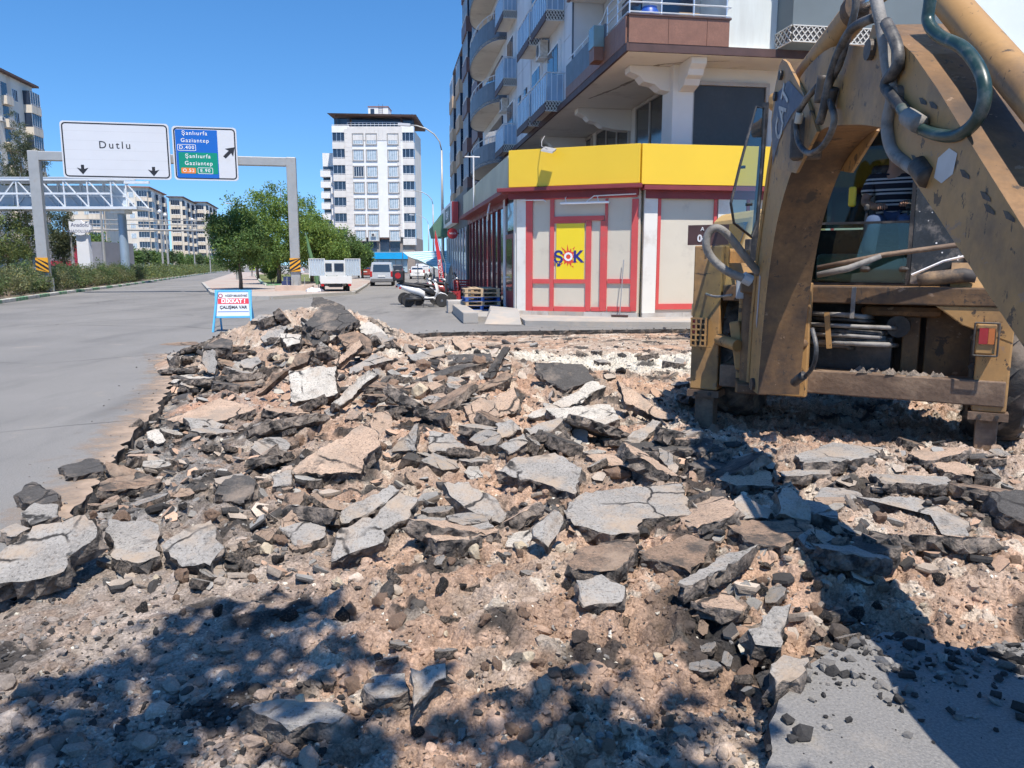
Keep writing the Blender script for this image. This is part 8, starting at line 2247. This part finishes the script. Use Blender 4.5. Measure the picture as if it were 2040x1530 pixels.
for sx in (-.17, .17): MB().box(sx-.05, sx+.05, -.66, -.40, -.42, -.36).build('shoe', DKST, per, bevel=.03)

# ---------------------------------------------------------------- yellow truck parked behind the excavator
TRY = mat('truck_cream_yellow', (.58,.38,.16), .45, .08, 2, dirt=(.35,.24,.13), dirt_amt=.25, dirt_scale=2)
tg = Vector((4.35, 16.6, 0)); trk = thing('yellow_truck', 'cream yellow works truck parked behind the excavator by the shop', 'truck', tg, R(9))
MB().extrude([(0,-1,.75), (.05,-1,1.7), (.32,-1,2.55), (.5,-1,2.72), (1.9,-1,2.75), (1.95,-1,.75)], (0,2,0)).build('cab', TRY, trk, bevel=.08)
for k in range(3): MB().box(.35, 1.8, -1.03-.012*k, -1.003, 2.50+.07*k, 2.53+.07*k).build('roof_ridge', TRY, trk)
MB().extrude([(.42,-1.012,1.75), (.62,-1.012,2.42), (1.5,-1.012,2.42), (1.5,-1.012,1.75)], (0,.01,0)).build('side_window', glass_clear('truck_glass', (.5,.6,.6), .1), trk)
MB().extrude([(-.005,-.85,1.72), (.27,-.85,2.46), (.27,.85,2.46), (-.005,.85,1.72)], (-.012,0,0)).build('windscreen', DARK_GLASS, trk)
MB().box(2.05, 6.6, -1.15, 1.15, 1.0, 2.1).build('dump_body', TRY, trk, bevel=.03)
for k in range(6): MB().box(2.2+k*.8, 2.3+k*.8, -1.2, -1.153, 1.0, 2.1).build('body_rib', TRY, trk)
MB().box(.1, 6.5, -.45, .45, .55, .95).build('chassis', DKST, trk); MB().box(-.12, .1, -1.0, 1.0, .45, .74).build('bumper', TRY, trk, bevel=.03)
for x in (.95, 4.3, 5.5):
    for y in (-.85, .85):
        w_ = MB().lathe([(.26,-.15),(.46,-.15),(.5,-.08),(.5,.08),(.46,.15),(.26,.15)], 24, 'y', (x, y, .5)).build('wheel', TYRE, trk, smooth=True); MB().lathe([(.27,-.12),(.1,-.05),(.1,.05),(.27,.12)], 16, 'y', (x, y, .5)).build('rim', RIMT, w_)
mr = MB().cyl((.25,-1.05,1.9), (.1,-1.35,1.9), .02, n=6).build('mirror_arm', DKST, trk); MB().box(.0, .08, -1.5, -1.3, 1.7, 2.1).build('mirror', DKST, trk, bevel=.02)
bc_ = MB().lathe([(.07,2.75),(.07,2.85),(.05,2.92)], 10, 'z', (.75,-.7,0)).build('beacon', DKST, trk)

# ================================================================ trees, hedge, shrubs
def leaf_mat():
    m = bpy.data.materials.new('foliage'); m.use_nodes = True
    nt = m.node_tree; N = nt.nodes; L = nt.links; N.clear()
    out = N.new('ShaderNodeOutputMaterial'); a = N.new('ShaderNodeAttribute'); a.attribute_name = 'tint'
    d = N.new('ShaderNodeBsdfPrincipled'); d.inputs['Roughness'].default_value = .55; d.inputs['Specular IOR Level'].default_value = .35
    t = N.new('ShaderNodeBsdfTranslucent'); mx = N.new('ShaderNodeMixShader'); mx.inputs[0].default_value = .28
    hs = N.new('ShaderNodeHueSaturation'); hs.inputs['Value'].default_value = 1.5; hs.inputs['Hue'].default_value = .485
    L.new(a.outputs['Color'], d.inputs['Base Color']); L.new(a.outputs['Color'], hs.inputs['Color']); L.new(hs.outputs[0], t.inputs['Color'])
    L.new(d.outputs[0], mx.inputs[1]); L.new(t.outputs[0], mx.inputs[2]); L.new(mx.outputs[0], out.inputs[0])
    return m
LEAF = leaf_mat(); BARK = mat('bark', (.17,.13,.10), .95, .3, 6, bump=.6, bscale=25, streak=True)
def leaves(centres, rad, per, size, col, r2, droop=.2, aspect=.5):
    """leaf blades in clumps: pairs of triangles folded along the midrib"""
    n = len(centres)*per
    c = np.repeat(centres, per, 0); rr = np.repeat(rad, per)
    d = r2.normal(size=(n, 3)); d /= np.linalg.norm(d, axis=1, keepdims=True)
    p = c + d*(rr*r2.random(n)**.5)[:, None]
    ax = r2.normal(size=(n, 3)); ax[:, 2] -= droop; ax /= np.linalg.norm(ax, axis=1, keepdims=True)
    up = r2.normal(size=(n, 3)) + np.array([0, 0, .9]); sd = np.cross(ax, up); sd /= np.linalg.norm(sd, axis=1, keepdims=True)+1e-9
    nr = np.cross(sd, ax); s = size*(.6+.8*r2.random(n))[:, None]
    V = np.stack([p-ax*s*.5, p+sd*s*aspect*.5+nr*s*.08, p+ax*s*.5, p-sd*s*aspect*.5+nr*s*.08], 1).reshape(-1, 3)
    F = (np.array([(0,1,2,3)])[None] + (np.arange(n)*4)[:, None, None]).reshape(-1, 4)
    cc = np.repeat(.72+.56*r2.random(len(centres)), per)[:, None]*(.8+.4*r2.random((n, 1)))*np.array(col)[None]
    yl = (r2.random((n, 1)) < .12); cc = np.where(yl, cc*np.array([1.7,1.35,.9]), cc)
    return V, F, np.repeat(np.clip(cc, .004, .5), 4, 0)
def crown_centres(n, rx, ry, rz, cz, r2, seed, shell=.35, base=.25, bumps=.3):
    out = []
    while len(out) < n:
        v = r2.normal(size=3); v /= np.linalg.norm(v)
        r = (shell + (1-shell)*r2.random())**.6
        th, ph = math.atan2(v[1], v[0]), math.asin(v[2])
        lump = 1 - bumps + 2*bumps*float(vnoise(np.array([th*1.4+seed]), np.array([ph*2.2+seed*3]), seed)[0])
        z = v[2]*r*lump
        if z < 0: z *= (1-base)
        out.append((v[0]*r*rx*lump, v[1]*r*ry*lump, cz+z*rz))
    return np.array(out)
def tree(name, label, loc, H, crown_w, crown_h, col, seed, nclump=170, per=34, leaf=.16, trunk_r=.11, cat='tree', group=None, clump=.42, droop=.2, aspect=.5, lean=0.0, bumps=.3, foot=None):
    r2 = np.random.default_rng(seed); rd_ = random.Random(seed)
    t = thing(name, label, cat, loc, rd_.uniform(0, 6.28), group)
    cz = H - crown_h*.5
    C_ = crown_centres(nclump, crown_w/2-clump*.5, crown_w/2-clump*.5, crown_h/2-clump*.4, cz, r2, seed, bumps=bumps)
    V, F, c = leaves(C_, clump*(.6+.6*r2.random(nclump)), per, leaf, col, r2, droop, aspect)
    obj('crown', np_mesh('crown', V, F, 4, [LEAF], c), t)
    if foot: t.rotation_euler = (0, 0, 0)
    fx_, fy_ = foot or (0, 0)
    tr = MB(); fork = max(H-crown_h*.85, H*.22)
    tr.tube([(fx_,fy_,-.05), (fx_*.8+.04,fy_*.8+.02,fork*.5), (fx_*.35+.02,fy_*.35+.05,fork), (.05,.02,cz)], [trunk_r*1.3, trunk_r, trunk_r*.85, trunk_r*.4], 9)
    for k in range(9):
        e = C_[rd_.randrange(len(C_))]*np.array([.85,.85,1]); z0 = fork*.95 + (cz-fork)*rd_.random()*.8
        m = Vector((e[0]*.45, e[1]*.45, z0+(e[2]-z0)*.6))
        tr.tube([(fx_*.2+.02,fy_*.2+.03,z0), m, Vector(e)], [trunk_r*.5, trunk_r*.28, trunk_r*.08], 6)
    tr.build('trunk', BARK, t, smooth='all')
    return t
def tree_px(label, xc, y_base, y_top, w_px, ch_px, Y, col, seed, **kw):
    s = Y/FPX*1.01; b = at(xc, y_base, Y); top = at(xc, y_top, Y).z
    return tree(kw.pop('name', 'street_tree'), label, (b.x, Y, 0), top, w_px*s, ch_px*s, col, seed, **kw)
G1 = (.105,.18,.055); G2 = (.145,.235,.06); G3 = (.08,.13,.055); PINE = (.085,.105,.055)
tree_px('small round mulberry tree on the pavement nearest to the trestle', 480, 578, 403, 140, 138, 47, G1, 1, nclump=260, per=90, leaf=.14, trunk_r=.10, clump=.5, bumps=.35)
tree_px('big bright green tree behind the gantry post', 556, 566, 373, 135, 180, 60, G2, 2, nclump=280, per=90, leaf=.165, trunk_r=.16, clump=.65, bumps=.4)
tree_px('bright green tree right of the gantry post', 622, 562, 398, 100, 150, 64, G2, 3, nclump=220, per=85, leaf=.17, trunk_r=.14, clump=.6, bumps=.4)
tree_px('yellowish green tree left of the white tower base', 655, 556, 440, 90, 110, 74, G2, 4, nclump=180, per=75, leaf=.19, trunk_r=.13, clump=.65)
tree_px('darker tree in front of the white tower base', 695, 554, 462, 80, 82, 84, G1, 5, nclump=160, per=75, leaf=.19, trunk_r=.13, clump=.65)
tree_px('last low tree of the row before the tower', 722, 551, 486, 52, 56, 96, G1, 6, nclump=90, per=38, leaf=.28, trunk_r=.12, clump=.6)
tree_px('dark tree low behind the mulberry', 515, 558, 440, 90, 105, 78, G1, 7, nclump=150, per=70, leaf=.19, trunk_r=.12, clump=.6)
tree_px('tall pine in front of the beige block', 64, 560, 233, 96, 215, 86, PINE, 8, nclump=150, per=52, leaf=.42, trunk_r=.2, clump=.75, aspect=.16, bumps=.45, name='pine_tree')
tree_px('olive green broadleaf tree at the left edge', 22, 565, 418, 150, 125, 68, (.13,.17,.06), 9, nclump=220, per=80, leaf=.17, trunk_r=.13, clump=.6)
tree_px('dark pine behind the left gantry post', 132, 560, 396, 62, 145, 80, PINE, 10, nclump=110, per=52, leaf=.42, trunk_r=.16, clump=.7, aspect=.16, bumps=.45, name='pine_tree')
tree_px('green tree between the white sign and the bridge pillar', 198, 552, 458, 62, 84, 100, G1, 11, nclump=110, per=38, leaf=.28, trunk_r=.13, clump=.65)
for i in range(12):
    x = 236+i*18; tree_px(['first', 'second', 'third', 'fourth', 'fifth', 'sixth', 'seventh', 'eighth', 'ninth', 'tenth', 'eleventh', 'twelfth'][i] + ' round tree from the left in the row before the far blocks', x, 540, 487+i*1.9+(i % 3)*2, 30-i*.7, 40-i*1.5, 120+i*13, G1 if i % 3 else G3, 20+i, nclump=46, per=34, leaf=.42, trunk_r=.12, clump=1.0, group='trees along the far carriageway')
for i, (x, y) in enumerate(((512, 552), (528, 553), (545, 549), (690, 549), (735, 546))): tree_px(['slim young tree', 'second young tree', 'third young tree', 'fourth young tree', 'fifth young tree'][i] + ' under the big trees of the island', x, y, y-62, 26, 42, 95+i*6, G1, 50+i, nclump=40, per=32, leaf=.26, trunk_r=.06, clump=.55, group='young trees on the island')
# shrub on the lawn and hedge on the median
def shrub(label, loc, w, h, col, seed, group=None, name='shrub', n=46, per=40, leaf=.085):
    r2 = np.random.default_rng(seed); t = thing(name, label, 'shrub', loc, 0, group)
    C_ = crown_centres(n, w/2, w/2, h*.55, h*.48, r2, seed, bumps=.35); C_[:, 2] = np.maximum(C_[:, 2], .08)
    V, F, c = leaves(C_, w*.16*(.6+.6*r2.random(n)), per, leaf, col, r2, -.4, .45)
    obj('foliage', np_mesh('foliage', V, F, 4, [LEAF], c), t)
    s_ = MB(); rd_ = random.Random(seed)
    for k in range(7): e = C_[rd_.randrange(n)]; s_.tube([(e[0]*.15, e[1]*.15, 0), (e[0]*.6, e[1]*.6, e[2]*.6), tuple(e)], [.022,.015,.006], 5)
    s_.build('stems', BARK, t); return t
g = gp(543, 569); shrub('bright green bush on the lawn beside the gantry', (g.x, g.y, .19), 1.5, 2.0, G2, 70, n=70, leaf=.13)
HC = [(.12,.155,.065), (.085,.135,.05), (.16,.175,.085)]
hedge_src = []
def along_kerb(f):
    tot = [0]
    for i in range(len(kp)-1): tot.append(tot[-1]+(kp[i+1]-kp[i]).length)
    d = f
    for i in range(len(kp)-1):
        if d <= tot[i+1]: return kp[i].lerp(kp[i+1], (d-tot[i])/(tot[i+1]-tot[i]))
    return kp[-1]
d = 6.0; k = 0; HN = ['olive', 'dark green', 'pale dusty']
while d < 58:
    p = along_kerb(d); j = k % 3; w = 1.75+.25*((k*7) % 3)
    shrub('%s hedge shrub %s on the median' % (HN[j], ('nearest to the left edge' if k < 3 else 'left of the gantry post' if k < 7 else 'in front of the white pillar sign' if k < 13 else 'near the footbridge pillar' if k < 20 else 'beyond the footbridge pillar') + (', front row' if k % 2 else ', back row')), (p.x-1.25-.5*(k % 2), p.y+.35, .10), w, 1.2+.22*((k*5) % 3), HC[j], 100+k, 'hedge shrubs on the median', 'hedge_shrub', 60, 44, .10)
    d += 1.45; k += 1
# farther hedge reads as one green band
r2 = np.random.default_rng(5); Cc = []
d = 58
while d < 230:
    p = along_kerb(d)
    for q in range(5): Cc.append((p.x-1.4+r2.normal()*.7, p.y+r2.normal()*.6, .25+1.15*r2.random()))
    d += .55
Cc = np.array(Cc); V, F, c = leaves(Cc, np.full(len(Cc), .55), 16, .22, (.115,.155,.06), r2, -.2, .5)
tag(obj('far_hedge', np_mesh('far_hedge', V, F, 4, [LEAF], c)), 'clipped green hedge running along the median into the distance', 'hedge', kind='stuff')
r2 = np.random.default_rng(9); Cc = np.array([(x, 420+r2.normal()*20, 1+3*r2.random()) for x in np.arange(-330, 60, 2.2)]); V, F, c = leaves(Cc, np.full(len(Cc), 2.6), 22, 1.2, (.055,.085,.04), r2, 0, .6)
tag(obj('far_greenery', np_mesh('far_greenery', V, F, 4, [LEAF], c)), 'distant belt of greenery at the end of both streets', 'greenery', kind='stuff')
# trees whose shade falls on the near ground (they stand beside and behind the viewer)
def shade_tree(label, sx, sy, w, H, ch, seed, n, per, leaf, trunk):
    h = H-ch*.5
    cx, cy = sx + SUN_DIR.x/SUN_DIR.z*h, sy + SUN_DIR.y/SUN_DIR.z*h
    t = tree('street_tree', label, (cx, cy, 0), H, w, ch, G1, seed, nclump=n, per=per, leaf=leaf, trunk_r=trunk, clump=.40, bumps=.5, foot=(-.9 if sx < 0 else .5, -2.4-cy))
    return t
shade_tree('tree whose dappled shade falls on the lower left ground', -1.35, 2.7, 2.0, 5.6, 1.2, 91, 17, 30, .19, .09)
shade_tree('tree whose dappled shade falls on the lower middle ground', .33, 2.35, 1.25, 5.2, .9, 92, 12, 30, .18, .07)
